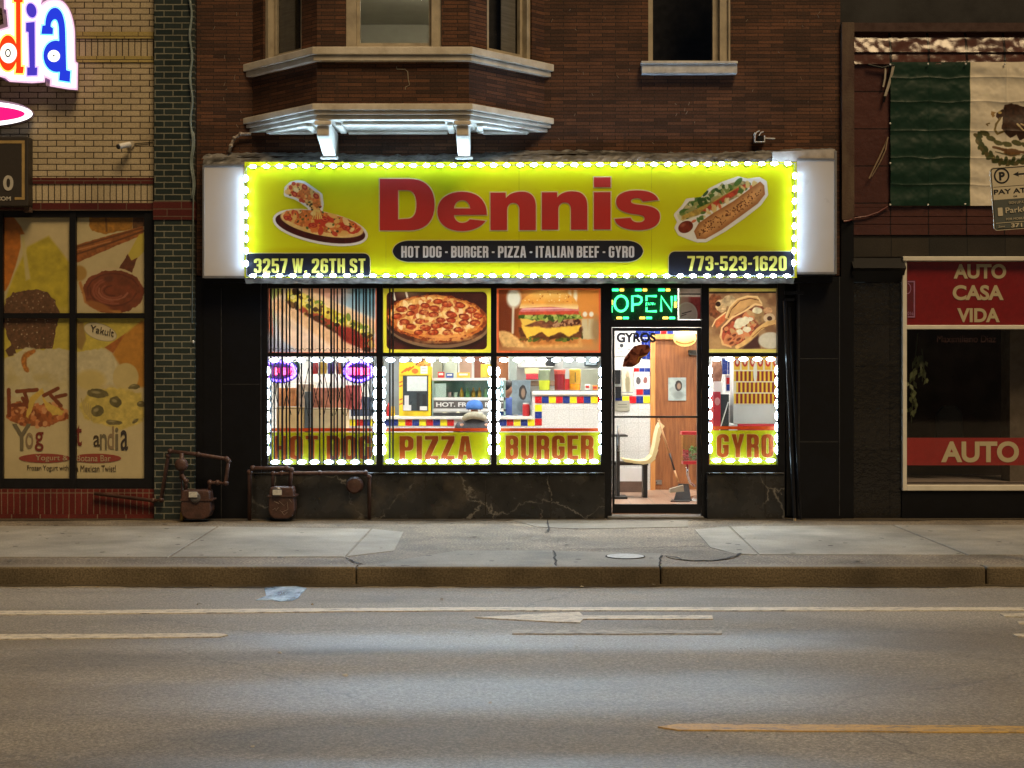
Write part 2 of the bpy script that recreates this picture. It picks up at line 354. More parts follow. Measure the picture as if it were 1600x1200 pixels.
# ------------------------------------------------------------------ printed pictures: point colours on a fine sheet
def vnoise(shape, cell, rng):
    H, W = shape; gh, gw = int(H/cell)+3, int(W/cell)+3; g = rng.random((gh, gw))
    yy = np.arange(H)/cell; xx = np.arange(W)/cell; yi = yy.astype(int); xi = xx.astype(int)
    fy = (yy-yi)[:, None]; fx = (xx-xi)[None, :]; fy = fy*fy*(3-2*fy); fx = fx*fx*(3-2*fx)
    a = g[yi][:, xi]; b = g[yi][:, xi+1]; c = g[yi+1][:, xi]; d = g[yi+1][:, xi+1]
    return (a*(1-fx)+b*fx)*(1-fy)+(c*(1-fx)+d*fx)*fy
class Print:
    def __init__(s, x0, y0, x1, y1, k=2.0, bg=(255, 255, 255), seed=1):
        s.x0, s.y0, s.x1, s.y1 = x0, y0, x1, y1; s.W = int((x1-x0)*k)+1; s.H = int((y1-y0)*k)+1; s.k = k
        s.x, s.y = np.meshgrid(np.linspace(x0, x1, s.W), np.linspace(y0, y1, s.H)); s.rng = np.random.default_rng(seed)
        s.c = np.zeros((s.H, s.W, 3)); s.c[:] = bg; s.a = np.ones((s.H, s.W))
    def n(s, px, oct=3):
        out = 0; amp = 0.5; tot = 0; cell = px*s.k
        for _ in range(oct):
            if cell < 1: break
            out = out+amp*vnoise((s.H, s.W), cell, s.rng); tot += amp; amp *= 0.5; cell /= 2
        return out/max(tot, 1e-6)*2-1
    def put(s, m, col, var=0.0, vpx=5, alpha=1.0):
        c = np.array(col, float)
        if c.ndim == 1: c = np.broadcast_to(c, (s.H, s.W, 3)).copy()
        if var: c = c*(1+var*s.n(vpx))[..., None]
        m = (np.clip(m, 0, 1)*alpha)[..., None]; s.c = s.c*(1-m)+np.clip(c, 0, 255)*m
    def d_ell(s, cx, cy_, rx, ry, rot=0.0):
        q = math.radians(rot); a, b = s.x-cx, s.y-cy_
        u, v = a*math.cos(q)+b*math.sin(q), -a*math.sin(q)+b*math.cos(q)
        return (np.sqrt((u/rx)**2+(v/ry)**2)-1)*min(rx, ry)
    def d_poly(s, pts):
        px, py = s.x, s.y; d = np.full(px.shape, 1e9); ins = np.zeros(px.shape, bool); n = len(pts)
        for i in range(n):
            (ax, ay), (bx, by) = pts[i], pts[(i+1) % n]; ex, ey = bx-ax, by-ay
            t = np.clip(((px-ax)*ex+(py-ay)*ey)/(ex*ex+ey*ey+1e-9), 0, 1)
            d = np.minimum(d, (px-ax-t*ex)**2+(py-ay-t*ey)**2)
            if ay != by:
                cond = ((ay > py) != (by > py)) & (px < (bx-ax)*(py-ay)/(by-ay)+ax); ins ^= cond
        d = np.sqrt(d); return np.where(ins, -d, d)
    def d_line(s, pts):
        d = np.full(s.x.shape, 1e9)
        for (ax, ay), (bx, by) in zip(pts[:-1], pts[1:]):
            ex, ey = bx-ax, by-ay; t = np.clip(((s.x-ax)*ex+(s.y-ay)*ey)/(ex*ex+ey*ey+1e-9), 0, 1)
            d = np.minimum(d, (s.x-ax-t*ex)**2+(s.y-ay-t*ey)**2)
        return np.sqrt(d)
    def ell(s, cx, cy_, rx, ry, col, rot=0, soft=0.8, wob=0.0, wpx=6, **k):
        d = s.d_ell(cx, cy_, rx, ry, rot)+(wob*s.n(wpx) if wob else 0); m = np.clip(0.5-d/soft, 0, 1); s.put(m, col, **k); return m
    def poly(s, pts, col, soft=0.8, wob=0.0, wpx=6, **k):
        d = s.d_poly(pts)+(wob*s.n(wpx) if wob else 0); m = np.clip(0.5-d/soft, 0, 1); s.put(m, col, **k); return m
    def line(s, pts, w, col, soft=0.8, wob=0.0, wpx=6, **k):
        d = s.d_line(pts)-w/2+(wob*s.n(wpx) if wob else 0); m = np.clip(0.5-d/soft, 0, 1); s.put(m, col, **k); return m
    def speck(s, mask, count, r, cols, fx=1.0):
        ys, xs = np.nonzero(mask > 0.6)
        for k in s.rng.integers(0, len(ys), count):
            q = r*s.rng.uniform(0.6, 1.4); s.ell(s.x[0, xs[k]], s.y[ys[k], 0], q*s.rng.uniform(0.7, 1.6)*fx, q, cols[s.rng.integers(len(cols))], rot=s.rng.uniform(0, 180), soft=0.7, alpha=0.9)
    def build(s, name, y, m, parent=None, thick=0.0, zfun=None, ytilt=None):
        fac = (D0+y)/F; vx = (s.x-800)*fac; vz = CZ-(s.y-600)*fac; vy = np.full(vx.shape, y) if zfun is None else y+zfun(s)
        co = np.stack([vx, vy, vz], -1).reshape(-1, 3).astype(np.float32)
        i = np.arange(s.H*s.W).reshape(s.H, s.W)
        q = np.stack([i[1:, :-1], i[1:, 1:], i[:-1, 1:], i[:-1, :-1]], -1).reshape(-1, 4)
        am = (s.a > 0.5); keep = (am[1:, :-1] & am[1:, 1:] & am[:-1, 1:] & am[:-1, :-1]).reshape(-1); q = q[keep]
        me = bpy.data.meshes.new(name); me.vertices.add(len(co)); me.vertices.foreach_set('co', co.ravel())
        me.loops.add(q.size); me.loops.foreach_set('vertex_index', q.ravel().astype(np.int32))
        me.polygons.add(len(q)); me.polygons.foreach_set('loop_start', (np.arange(len(q))*4).astype(np.int32))
        me.update(calc_edges=True); me.validate()
        if zfun is not None: me.polygons.foreach_set('use_smooth', [True]*len(me.polygons))
        c = s.c/255.0; c = np.where(c <= 0.04045, c/12.92, ((c+0.055)/1.055)**2.4)
        rgba = np.concatenate([c, np.ones((s.H, s.W, 1))], -1).reshape(-1, 4).astype(np.float32)
        at = me.color_attributes.new('paint', 'FLOAT_COLOR', 'POINT'); at.data.foreach_set('color', rgba.ravel())
        me.materials.append(m); o = bpy.data.objects.new(name, me); COL.objects.link(o)
        if parent: attach(o, parent)
        if thick:
            so_ = o.modifiers.new('thick', 'SOLIDIFY'); so_.thickness = thick; so_.offset = 1.0
        return o
# ================================================================== materials of the place
M_black = mat('black_paint', (0.006, 0.0063, 0.0085), 0.42, var=0.5, scale=3, bmp=0.2, bscale=25, spec=0.22)
M_blackmetal = mat('black_metal', (0.010, 0.010, 0.012), 0.35, var=0.4, scale=6, spec=0.35)
M_trim = mat('cream_trim_paint', (0.46, 0.40, 0.30), 0.55, var=0.35, scale=5, bmp=0.25, bscale=30)
M_cornice = mat('weathered_white_paint', (0.66, 0.62, 0.54), 0.6, scale=4, bmp=0.5, bscale=22, col2=(0.46, 0.41, 0.33))
M_white = mat('white_paint', (0.72, 0.72, 0.70), 0.5, var=0.12, scale=3)
M_redbrick = mat_brick('brown_roman_brick', (0.056, 0.021, 0.010), (0.165, 0.066, 0.031), (0.026, 0.014, 0.009), 0.30, 0.041, 0.0045, bmp=0.5, stain=0.5, streak=(0.045, 0.022, 0.013))
M_cream = mat_brick('cream_glazed_brick', (0.47, 0.385, 0.245), (0.55, 0.46, 0.305), (0.035, 0.023, 0.012), 0.215, 0.0695, 0.0055, bmp=0.8, stain=0.22, rough=0.5)
M_creamsold = mat_brick('cream_soldier_brick', (0.46, 0.38, 0.24), (0.54, 0.45, 0.30), (0.05, 0.035, 0.02), 0.0715, 0.23, 0.006, offset=0.0, bmp=0.8, stain=0.2, rough=0.5)
M_olive = mat_brick('olive_band_brick', (0.40, 0.32, 0.10), (0.46, 0.36, 0.13), (0.10, 0.07, 0.03), 0.32, 0.09, 0.005, bmp=0.6, stain=0.2, rough=0.5)
M_green = mat_brick('green_glazed_brick', (0.022, 0.034, 0.031), (0.036, 0.050, 0.046), (0.25, 0.245, 0.19), 0.205, 0.0705, 0.0065, bmp=0.7, stain=0.35, rough=0.35, spec=0.5)
M_maroon = mat_brick('maroon_band_brick', (0.085, 0.016, 0.014), (0.12, 0.024, 0.02), (0.16, 0.11, 0.08), 0.33, 0.085, 0.005, bmp=0.6, stain=0.3, rough=0.4)
M_redsold = mat_brick('red_soldier_brick', (0.12, 0.016, 0.013), (0.165, 0.024, 0.018), (0.26, 0.18, 0.13), 0.071, 0.30, 0.005, offset=0.0, bmp=0.6, stain=0.35, rough=0.45)
M_redrow = mat_brick('red_footing_brick', (0.13, 0.022, 0.017), (0.17, 0.03, 0.024), (0.30, 0.22, 0.16), 0.33, 0.11, 0.006, bmp=0.6, stain=0.4, rough=0.5)
M_maroontile = mat_brick('maroon_wall_tile', (0.080, 0.030, 0.024), (0.105, 0.040, 0.031), (0.018, 0.010, 0.008), 0.4395, 0.43, 0.007, offset=0.0, bmp=0.8, stain=0.3, rough=0.3, spec=0.6, wav=0.25, wscale=7)
M_glosstile = mat_brick('glossy_coping_tile', (0.085, 0.035, 0.028), (0.11, 0.045, 0.034), (0.015, 0.009, 0.008), 0.4395, 3.0, 0.014, offset=0.0, bmp=1.0, stain=0.2, rough=0.15, spec=0.42, wav=0.75, wscale=3.0)
M_blacktile = mat_brick('black_glass_tile', (0.014, 0.013, 0.012), (0.020, 0.018, 0.016), (0.008, 0.007, 0.006), 0.56, 0.486, 0.006, offset=0.0, bmp=0.6, stain=0.4, rough=0.22, spec=0.5, wav=0.3, wscale=14)
M_rust = mat('rusty_board', (0.055, 0.024, 0.016), 0.8, col2=(0.12, 0.085, 0.06), scale=6, sc3=(1, 1, 0.35), bmp=0.5, bscale=40)
M_foil = mat('silver_flashing', (0.55, 0.56, 0.58), 0.42, metal=0.3, col2=(0.12, 0.12, 0.13), scale=7, bmp=0.9, bscale=16)
M_tar = mat('tarred_flashing', (0.19, 0.185, 0.18), 0.55, metal=0.2, col2=(0.012, 0.011, 0.010), scale=6, bmp=1.0, bscale=14, sc3=(0.6, 1, 1.6))
M_pipe = mat('maroon_painted_pipe', (0.085, 0.040, 0.031), 0.5, var=0.5, scale=12, bmp=0.5, bscale=50)
M_glass = mat_glass('shop_glass', dirt=0.02)
M_darkglass = mat_glass('dark_window_glass', (0.93, 0.94, 0.95), dirt=0.004)

# marble of the base: near black with pale veins
def marble():
    m, n, l, b = nmat('black_marble'); tc = n.new('ShaderNodeTexCoord')
    nz = noise_node(n, l, 1.6, 6, 'UV'); ad = n.new('ShaderNodeVectorMath'); ad.operation = 'MULTIPLY_ADD'; ad.inputs[1].default_value = (0.8, 0.8, 0)
    l.new(nz.outputs['Color'], ad.inputs[0]); l.new(tc.outputs['UV'], ad.inputs[2])
    vo = n.new('ShaderNodeTexVoronoi'); vo.feature = 'DISTANCE_TO_EDGE'; vo.inputs['Scale'].default_value = 1.3; l.new(ad.outputs[0], vo.inputs['Vector'])
    v = ramp(n, l, vo.outputs['Distance'], [(0.0, (1, 1, 1)), (0.013, (0, 0, 0))])
    n2 = noise_node(n, l, 2.3, 3, 'UV'); g = ramp(n, l, n2.outputs['Fac'], [(0.36, (0, 0, 0)), (0.55, (1, 1, 1))])
    f = mixc(n, l, 1.0, v.outputs[0], g.outputs[0], 'MULTIPLY')
    n3 = noise_node(n, l, 3, 7, 'UV'); bb = ramp(n, l, n3.outputs['Fac'], [(0.35, (0.010, 0.010, 0.010)), (0.75, (0.042, 0.040, 0.038))])
    c = mixc(n, l, f, bb.outputs[0], (0.20, 0.19, 0.175))
    n4 = noise_node(n, l, 1.4, 6, 'UV'); d = ramp(n, l, n4.outputs['Fac'], [(0.55, (0, 0, 0)), (0.68, (0.8,)*3)])
    c = mixc(n, l, d.outputs[0], c, (0.085, 0.070, 0.050))
    l.new(c, b.inputs['Base Color']); rr = ramp(n, l, n3.outputs['Fac'], [(0.3, (0.16,)*3), (0.7, (0.34,)*3)]); l.new(rr.outputs[0], b.inputs['Roughness']); return m
M_marble = marble()

def m_asphalt():
    m, n, l, b = nmat('asphalt'); 
    fine = noise_node(n, l, 62, 5, rough=0.75); mid = noise_node(n, l, 1.3, 6, sc3=(0.35, 1.6, 1)); tc = n.new('ShaderNodeTexCoord')
    c1 = ramp(n, l, fine.outputs['Fac'], [(0.32, (0.120, 0.109, 0.090)), (0.50, (0.245, 0.223, 0.187)), (0.72, (0.50, 0.455, 0.38))])
    st = ramp(n, l, mid.outputs['Fac'], [(0.3, (0.74,)*3), (0.7, (1.1,)*3)])
    c = mixc(n, l, 1.0, c1.outputs[0], st.outputs[0], 'MULTIPLY')
    # tar seams and hairline cracks
    wv = noise_node(n, l, 2.0, 5); ad = n.new('ShaderNodeVectorMath'); ad.operation = 'MULTIPLY_ADD'; ad.inputs[1].default_value = (0.5, 0.5, 0)
    l.new(wv.outputs['Color'], ad.inputs[0]); l.new(tc.outputs['Object'], ad.inputs[2])
    mp = n.new('ShaderNodeMapping'); mp.inputs['Scale'].default_value = (0.22, 0.5, 1); l.new(ad.outputs[0], mp.inputs[0])
    vo = n.new('ShaderNodeTexVoronoi'); vo.feature = 'DISTANCE_TO_EDGE'; vo.inputs['Scale'].default_value = 0.9; l.new(mp.outputs[0], vo.inputs['Vector'])
    ck = ramp(n, l, vo.outputs['Distance'], [(0.0, (0.35,)*3), (0.004, (0,)*3)]); c = mixc(n, l, ck.outputs[0], c, (0.02, 0.018, 0.017))
    sq = n.new('ShaderNodeSeparateXYZ'); l.new(ad.outputs[0], sq.inputs[0])
    oil = noise_node(n, l, 0.9, 6, sc3=(0.5, 1.3, 1)); os_ = ramp(n, l, oil.outputs['Fac'], [(0.57, (0,)*3), (0.72, (0.45,)*3)]); c = mixc(n, l, os_.outputs[0], c, (0.055, 0.050, 0.045))
    pt_ = noise_node(n, l, 0.35, 2, sc3=(0.6, 1, 1), rough=0.2); ps_ = ramp(n, l, pt_.outputs['Fac'], [(0.52, (1.0,)*3), (0.535, (0.84,)*3)]); c = mixc(n, l, 1.0, c, ps_.outputs[0], 'MULTIPLY')
    l.new(c, b.inputs['Base Color'])
    # wheel tracks worn smooth: glossier bands along the street
    sp = n.new('ShaderNodeSeparateXYZ'); l.new(tc.outputs['Object'], sp.inputs[0])
    def band(c0, hw):
        a = n.new('ShaderNodeMath'); a.operation = 'SUBTRACT'; w_ = n.new('ShaderNodeMath'); w_.operation = 'MULTIPLY_ADD'; w_.inputs[1].default_value = 0.35; l.new(mid.outputs['Fac'], w_.inputs[0]); l.new(sp.outputs['Y'], w_.inputs[2]); l.new(w_.outputs[0], a.inputs[0]); a.inputs[1].default_value = c0+0.175
        q = n.new('ShaderNodeMath'); q.operation = 'ABSOLUTE'; l.new(a.outputs[0], q.inputs[0])
        r = n.new('ShaderNodeMapRange'); r.inputs['From Min'].default_value = hw*1.25; r.inputs['From Max'].default_value = hw*0.3; l.new(q.outputs[0], r.inputs['Value']); r.interpolation_type = 'SMOOTHSTEP'; return r.outputs[0]
    tr = None
    for c0, hw in TRACKS:
        o = band(c0, hw)
        if tr is None: tr = o
        else:
            a = n.new('ShaderNodeMath'); a.operation = 'MAXIMUM'; l.new(tr, a.inputs[0]); l.new(o, a.inputs[1]); tr = a.outputs[0]
    ro = mixc(n, l, tr, (0.64,)*3, (0.42,)*3)
    rv = ramp(n, l, mid.outputs['Fac'], [(0.3, (0.9,)*3), (0.7, (1.1,)*3)]); ro = mixc(n, l, 1.0, ro, rv.outputs[0], 'MULTIPLY')
    l.new(ro, b.inputs['Roughness']); b.inputs['Specular IOR Level'].default_value = 0.5
    bump(n, l, fine.outputs['Fac'], 0.6, 0.008, b); return m
TRACKS = [(-6.70, 0.42), (-8.28, 0.58), (-9.85, 0.40)]
M_asphalt = m_asphalt()
def m_conc(name, lo, hi, fs=90, bs=0.3, stain=0.35, agg=0.0):
    m, n, l, b = nmat(name); fine = noise_node(n, l, fs, 4); big = noise_node(n, l, 1.5, 7)
    c = ramp(n, l, fine.outputs['Fac'], [(0.3, lo), (0.62, hi)] + ([(0.70, tuple(min(1, q*2.3) for q in hi))] if agg else [])).outputs[0]
    s_ = ramp(n, l, big.outputs['Fac'], [(0.32, (1-stain,)*3), (0.66, (1.05,)*3)]); c = mixc(n, l, 1.0, c, s_.outputs[0], 'MULTIPLY')
    l.new(c, b.inputs['Base Color']); b.inputs['Roughness'].default_value = 0.72; b.inputs['Specular IOR Level'].default_value = 0.4
    bump(n, l, fine.outputs['Fac'], bs, 0.008, b); return m
M_walk = m_conc('worn_aggregate_paving', (0.085, 0.067, 0.046), (0.28, 0.235, 0.17), 48, 0.8, 0.5, 1)
M_slab = m_conc('smooth_concrete_slab', (0.24, 0.225, 0.19), (0.35, 0.33, 0.28), 60, 0.15, 0.4)
M_slab2 = m_conc('patched_concrete_slab', (0.16, 0.145, 0.115), (0.27, 0.245, 0.195), 60, 0.3, 0.45)
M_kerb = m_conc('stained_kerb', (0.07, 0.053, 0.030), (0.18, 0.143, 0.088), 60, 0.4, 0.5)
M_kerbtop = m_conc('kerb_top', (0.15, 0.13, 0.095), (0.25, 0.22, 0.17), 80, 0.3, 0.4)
def m_line(name, col, wear):
    m, n, l, b = nmat(name); nz = noise_node(n, l, 26, 7, sc3=(0.4, 1.2, 1), rough=0.75); n2 = noise_node(n, l, 70, 4)
    f = ramp(n, l, nz.outputs['Fac'], [(wear-0.08, (0,)*3), (wear+0.07, (1,)*3)]); c = mixc(n, l, f.outputs[0], (0.19, 0.17, 0.14), col)
    g = ramp(n, l, n2.outputs['Fac'], [(0.3, (0.7,)*3), (0.6, (1,)*3)]); c = mixc(n, l, 1.0, c, g.outputs[0], 'MULTIPLY')
    l.new(c, b.inputs['Base Color']); b.inputs['Roughness'].default_value = 0.6; bump(n, l, n2.outputs['Fac'], 0.3, 0.005, b); return m
M_wline = m_line('worn_white_marking', (0.66, 0.60, 0.48), 0.44)
M_wline2 = m_line('faded_white_marking', (0.42, 0.38, 0.30), 0.5)
M_yline = m_line('worn_yellow_marking', (0.58, 0.38, 0.11), 0.44)

# ================================================================== ground
ZR = -0.150
mb = MB(); mb.face([(-60, -60, -0.6), (60, -60, -0.6), (60, 60, -0.6), (-60, 60, -0.6)]); struct(mb, 'ground', M_walk)
# road: long strip with faint ruts across its width
mb = MB(); ys = np.arange(-46, -4.18, 0.16); ys[-1] = -4.18
def rut(y):
    r = 0.0
    for c0, hw in TRACKS: r -= 0.006*math.exp(-((y-c0)/hw)**2)
    return r+0.0025*math.sin(y*2.1+0.6)
vv = []; ff = []
for k, y in enumerate(ys):
    z = ZR+rut(y) if y < -4.4 else ZR
    vv += [(-60, y, z), (60, y, z)]
for k in range(len(ys)-1): ff.append((2*k, 2*k+1, 2*k+3, 2*k+2))
mb.raw(vv, ff); ro_ = struct(mb, 'road', M_asphalt, smooth=True)
def mark(name, pts, m, lift=0.004):
    mbk = MB(); c0 = [G(a, b, ZR) for a, b in pts]; c = []; rg = random.Random(len(pts)*7+int(abs(pts[0][0])))
    for a, b in zip(c0, c0[1:]+c0[:1]):                     # worn, ragged edges
        L = (b-a).length; nn = max(1, min(160, int(L/0.09)))
        for k in range(nn):
            q = a+(b-a)*(k/nn); j = 0.0 if k == 0 else 0.006
            c.append(Vector((q.x+rg.uniform(-j, j)*2, q.y+rg.uniform(-j, j), q.z)))
    top = [Vector((p.x, p.y, ZR+rut(p.y)+lift+0.002)) for p in c]
    # split long markings so that they follow the ruts
    mbk.extrude(top, (0, 0, -0.02)); return struct(mbk, name, m)
mark('lane_line', [(-2200, 956.5), (-60, 956.5), (700, 950.5), (1660, 950.3), (4000, 950.3), (4000, 955.2), (1660, 955.2), (700, 955.5), (-60, 962.5), (-2200, 962.5)], M_wline)
mark('lane_line', [(-900, 992), (200, 990.2), (340, 989), (356, 991.5), (345, 994.5), (-60, 998.5), (-900, 999)], M_wline)
mark('lane_line', [(800, 984.5), (1128, 984.5), (1128, 990), (800, 990)], M_wline2)
mark('road_arrow', [(742, 966), (905, 957.5), (911, 963.2), (1113, 963.2), (1114, 968.6), (911, 968.6), (906, 974), (862, 972.5)], M_wline)
mark('road_letter', [(1562, 960.5), (1596, 959.5), (1640, 962), (1640, 966), (1570, 964.5)], M_wline)
mark('road_letter', [(1590, 972.5), (1660, 971), (1660, 975), (1592, 975)], M_wline)
mark('road_letter', [(1582, 990.5), (1660, 988), (1660, 995.5), (1590, 994)], M_wline)
mark('lane_line', [(1028, 1137), (1060, 1132.5), (1300, 1133.5), (1700, 1136.5), (2600, 1139), (2600, 1148.5), (1700, 1146.5), (1300, 1143.5), (1060, 1142)], M_yline)

# pavement: worn sheet, kerb, concrete slabs lying 4 mm proud
mb = MB(); mb.box(-60, 60, -4.03, 0.35, -0.3, -0.004); struct(mb, 'sidewalk', M_walk)
mb = MB(); xs = [-60, -12.2, X(556, -4.2), X(1032, -4.2), X(1541, -4.2), 60]
for a, b in zip(xs[:-1], xs[1:]): mb.box(a+0.003, b-0.003, -4.20, -4.036, -0.45, 0.004)
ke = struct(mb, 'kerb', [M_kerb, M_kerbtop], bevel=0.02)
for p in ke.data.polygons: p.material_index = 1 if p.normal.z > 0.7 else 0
def slab(name, pts, m, z=0.002, under=None):
    mbk = MB(); mbk.extrude([Vector((G(a, b, z).x, G(a, b, z).y, z)) for a, b in pts], (0, 0, -0.05)); return struct(mbk, name, m, bevel=0.004)
slab('sidewalk_slab', [(-1500, 819), (338, 822.5), (262, 870), (-1500, 870)], M_slab)
slab('sidewalk_slab', [(342, 822.5), (579, 826), (538, 869.5), (267, 870)], M_slab)
slab('sidewalk_slab', [(582, 826), (631, 831), (616, 860), (542, 869)], M_slab)
slab('sidewalk_slab', [(577, 883), (640, 872), (715, 860), (862, 860), (868, 884)], M_slab2)
slab('sidewalk_slab', [(871, 884), (865, 860.5), (1033, 864), (1030, 884)], M_slab2)
slab('sidewalk_slab', [(800, 812), (1075, 812), (1075, 823), (900, 826), (840, 823)], M_slab2)
slab('sidewalk_slab', [(1085, 827), (1138, 822.5), (1184, 866), (1150, 865), (1110, 855)], M_slab)
slab('sidewalk_slab', [(1141, 822.5), (1392, 820), (1508, 866.5), (1187, 866)], M_slab)
slab('sidewalk_slab', [(1396, 820), (3000, 820), (3000, 866.5), (1513, 866.5)], M_slab)
# frozen spill in the gutter, with the blue LED light put into its colour
m, n, l, b = nmat('led_tinted_ice'); nz = noise_node(n, l, 5.5, 7, sc3=(1, 0.5, 1))
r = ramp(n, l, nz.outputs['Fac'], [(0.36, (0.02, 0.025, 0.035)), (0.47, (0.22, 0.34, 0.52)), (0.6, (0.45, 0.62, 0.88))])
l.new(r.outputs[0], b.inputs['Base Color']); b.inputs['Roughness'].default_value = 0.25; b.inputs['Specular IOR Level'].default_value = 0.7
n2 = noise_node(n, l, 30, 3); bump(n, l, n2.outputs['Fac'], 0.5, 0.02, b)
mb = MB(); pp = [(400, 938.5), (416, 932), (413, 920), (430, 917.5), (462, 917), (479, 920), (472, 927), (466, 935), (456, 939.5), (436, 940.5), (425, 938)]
mb.extrude([Vector((G(a, q, ZR).x, G(a, q, ZR).y, ZR+0.007)) for a, q in pp], (0, 0, -0.03)); struct(mb, 'led_tinted_puddle', m)
# cracks: shallow dark rubble-filled grooves
M_crack = mat('crack_dirt', (0.018, 0.014, 0.010), 0.95, var=0.5, scale=40)
def crack(pts, w, z=0.0035, name='pavement_crack'):
    mbk = MB()
    rng = random.Random(int(pts[0][0])); c = []
    for (a, q), (a2, q2) in zip(pts[:-1], pts[1:]):
        for k in range(6): c.append((a+(a2-a)*k/6+rng.uniform(-2, 2), q+(q2-q)*k/6+rng.uniform(-.7, .7)))
    c.append(pts[-1]); c = [G(a, q, z) for a, q in c]
    for k in range(len(c)-1):
        d = (c[k+1]-c[k]).normalized(); s_ = Vector((-d.y, d.x, 0)); w0 = w*rng.uniform(0.4, 1.2); w1 = w*rng.uniform(0.4, 1.2)
        zz = Vector((0, 0, z+0.0012*(k % 2)))
        q4 = [c[k]-s_*w0, c[k+1]-s_*w1, c[k+1]+s_*w1, c[k]+s_*w0]
        mbk.face([(p.x, p.y, z+0.0004*(k % 3)) for p in q4])
    return struct(mbk, name, M_crack)
crack([(870, 858), (960, 857), (1040, 855), (1105, 853)], 0.012)
crack([(1040, 868), (1080, 876), (1120, 875), (1150, 869), (1158, 864)], 0.02)
crack([(854, 812), (858, 830), (852, 832)], 0.012)
crack([(865, 860), (869, 884)], 0.01)
crack([(1033, 868), (1030, 884)], 0.012)
mb = MB(); c_ = [G(a, q, .003) for a, q in ellipse(1096, 867.5, 56, 8, 28)]; mb.extrude([(p_.x, p_.y, .003) for p_ in c_], (0, 0, -.04)); struct(mb, 'sidewalk_patch', m_conc('sunken_patch', (0.075, 0.058, 0.040), (0.24, 0.20, 0.14), 45, .9, .5, 1))
crack([(540, 871), (565, 882), (640, 884)], 0.014)

rng = random.Random(50); mb = MB()
for k in range(150):
    x, y_, r = rng.uniform(-8, 8), rng.uniform(-3.9, -0.3), rng.uniform(.012, .032)
    mb.face([(x+r*math.cos(q)*rng.uniform(.7, 1.2), y_+r*math.sin(q)*rng.uniform(.7, 1.2), .0032+.00001*k) for q in [k2*.785 for k2 in range(8)]])
gum = mb.build('gum_spots', mat('old_gum', (0.07, 0.062, 0.052), .8, bmp=0)); tag(gum, 'dark flattened gum spots scattered over the pavement', 'gum', kind='stuff')
mb = MB(); xs = np.arange(-14, 14, .12); e0 = [-.16-.10*rng.random()-.05*math.sin(k*.3) for k in range(len(xs))]
for k in range(len(xs)-1): mb.face([(xs[k], e0[k], .0026), (xs[k+1], e0[k+1], .0026), (xs[k+1], .05, .0026), (xs[k], .05, .0026)])
dirt = mb.build('dirt', m_conc('wall_foot_dirt', (0.030, 0.022, 0.014), (0.10, 0.08, 0.052), 40, .9, .4)); tag(dirt, 'dark dirt gathered along the foot of the shop fronts', 'dirt', kind='stuff')
mb = MB(); xs = np.arange(-14, 14, .1); e0 = [-4.30-.07*rng.random()-.04*math.sin(k*.23) for k in range(len(xs))]
for k in range(len(xs)-1): mb.face([(xs[k], e0[k], ZR+.003), (xs[k+1], e0[k+1], ZR+.003), (xs[k+1], -4.19, ZR+.006), (xs[k], -4.19, ZR+.006)])
dirt = mb.build('grit', m_conc('gutter_grit', (0.028, 0.022, 0.015), (0.11, 0.09, 0.06), 40, .9, .4)); tag(dirt, 'dark grit lying in the gutter under the kerb', 'grit', kind='stuff')

# ================================================================== middle building: brown brick, shop front below
bld = thing('brick_building', 'brown brick building with a white painted bay and a black shop front below', 'building', (0.9, 0, 0))
xL, xR = X(306), X(1313); ZT = 8.2
mb = MB(); wx0, wx1, wz0 = X(1013), X(1141), Z(98)
ox0, ox1 = X(398), X(848)                                   # opening behind the bay
mb.box(xL, ox0, 0.0, 0.35, Z(430), ZT); mb.box(ox0, ox1, 0.0, 0.35, Z(430), 4.62); mb.box(ox1, wx0, 0.0, 0.35, Z(430), ZT)
mb.box(wx0, wx1, 0.0, 0.35, Z(430), wz0); mb.box(wx1, xR, 0.0, 0.35, Z(430), ZT)
mb.build('wall', M_redbrick, bld)
# bay: brick apron and piers
A_, B_, C_, D_ = Vector((-3.0, 0, 0)), Vector((-2.15, -0.75, 0)), Vector((-0.473, -0.75, 0)), Vector((0.374, 0, 0))
def seg(mb, p, q, z0, z1, th=0.18, t0=0.0, t1=1.0, out=0.0):
    d = q-p; nrm = Vector((-d.y, d.x, 0)).normalized()
    if nrm.y < 0: nrm = -nrm
    a = p+d*t0-nrm*out; b = p+d*t1-nrm*out
    mb.extrude([(a.x, a.y, z0), (b.x, b.y, z0), (b.x+nrm.x*th, b.y+nrm.y*th, z0), (a.x+nrm.x*th, a.y+nrm.y*th, z0)], (0, 0, z1-z0))
mb = MB(); zs = 5.12
mb.extrude([(A_.x, 0, 4.62), (B_.x, B_.y, 4.62), (C_.x, C_.y, 4.62), (D_.x, 0, 4.62)], (0, 0, zs-4.62))
wl, wr = (-1.834+2.15)/1.677, (-0.776+2.15)/1.677
seg(mb, B_, C_, zs, ZT, 0.2, 0, wl); seg(mb, B_, C_, zs, ZT, 0.2, wr, 1)
for p, q in ((A_, B_), (D_, C_)):
    seg(mb, p, q, zs, ZT, 0.2, 0, 0.17); seg(mb, p, q, zs, ZT, 0.2, 0.77, 0.995)
bay = mb.build('bay_window', M_redbrick, bld)
def ring(mb, o, z0, z1, inner=0.02):
    """moulding that follows the bay, o = how far it stands out"""
    k = o*0.45
    pts = [(A_.x-o*1.35, 0.0), (B_.x-k, B_.y-o), (C_.x+k, C_.y-o), (D_.x+o*1.35, 0.0)]
    mb.extrude([(a, b, z0) for a, b in pts], (0, 0, z1-z0))
mb = MB(); ring(mb, 0.06, 5.105, 5.165); ring(mb, 0.085, 5.17, 5.255); mb.build('sill', M_cornice, bay, bevel=0.008)
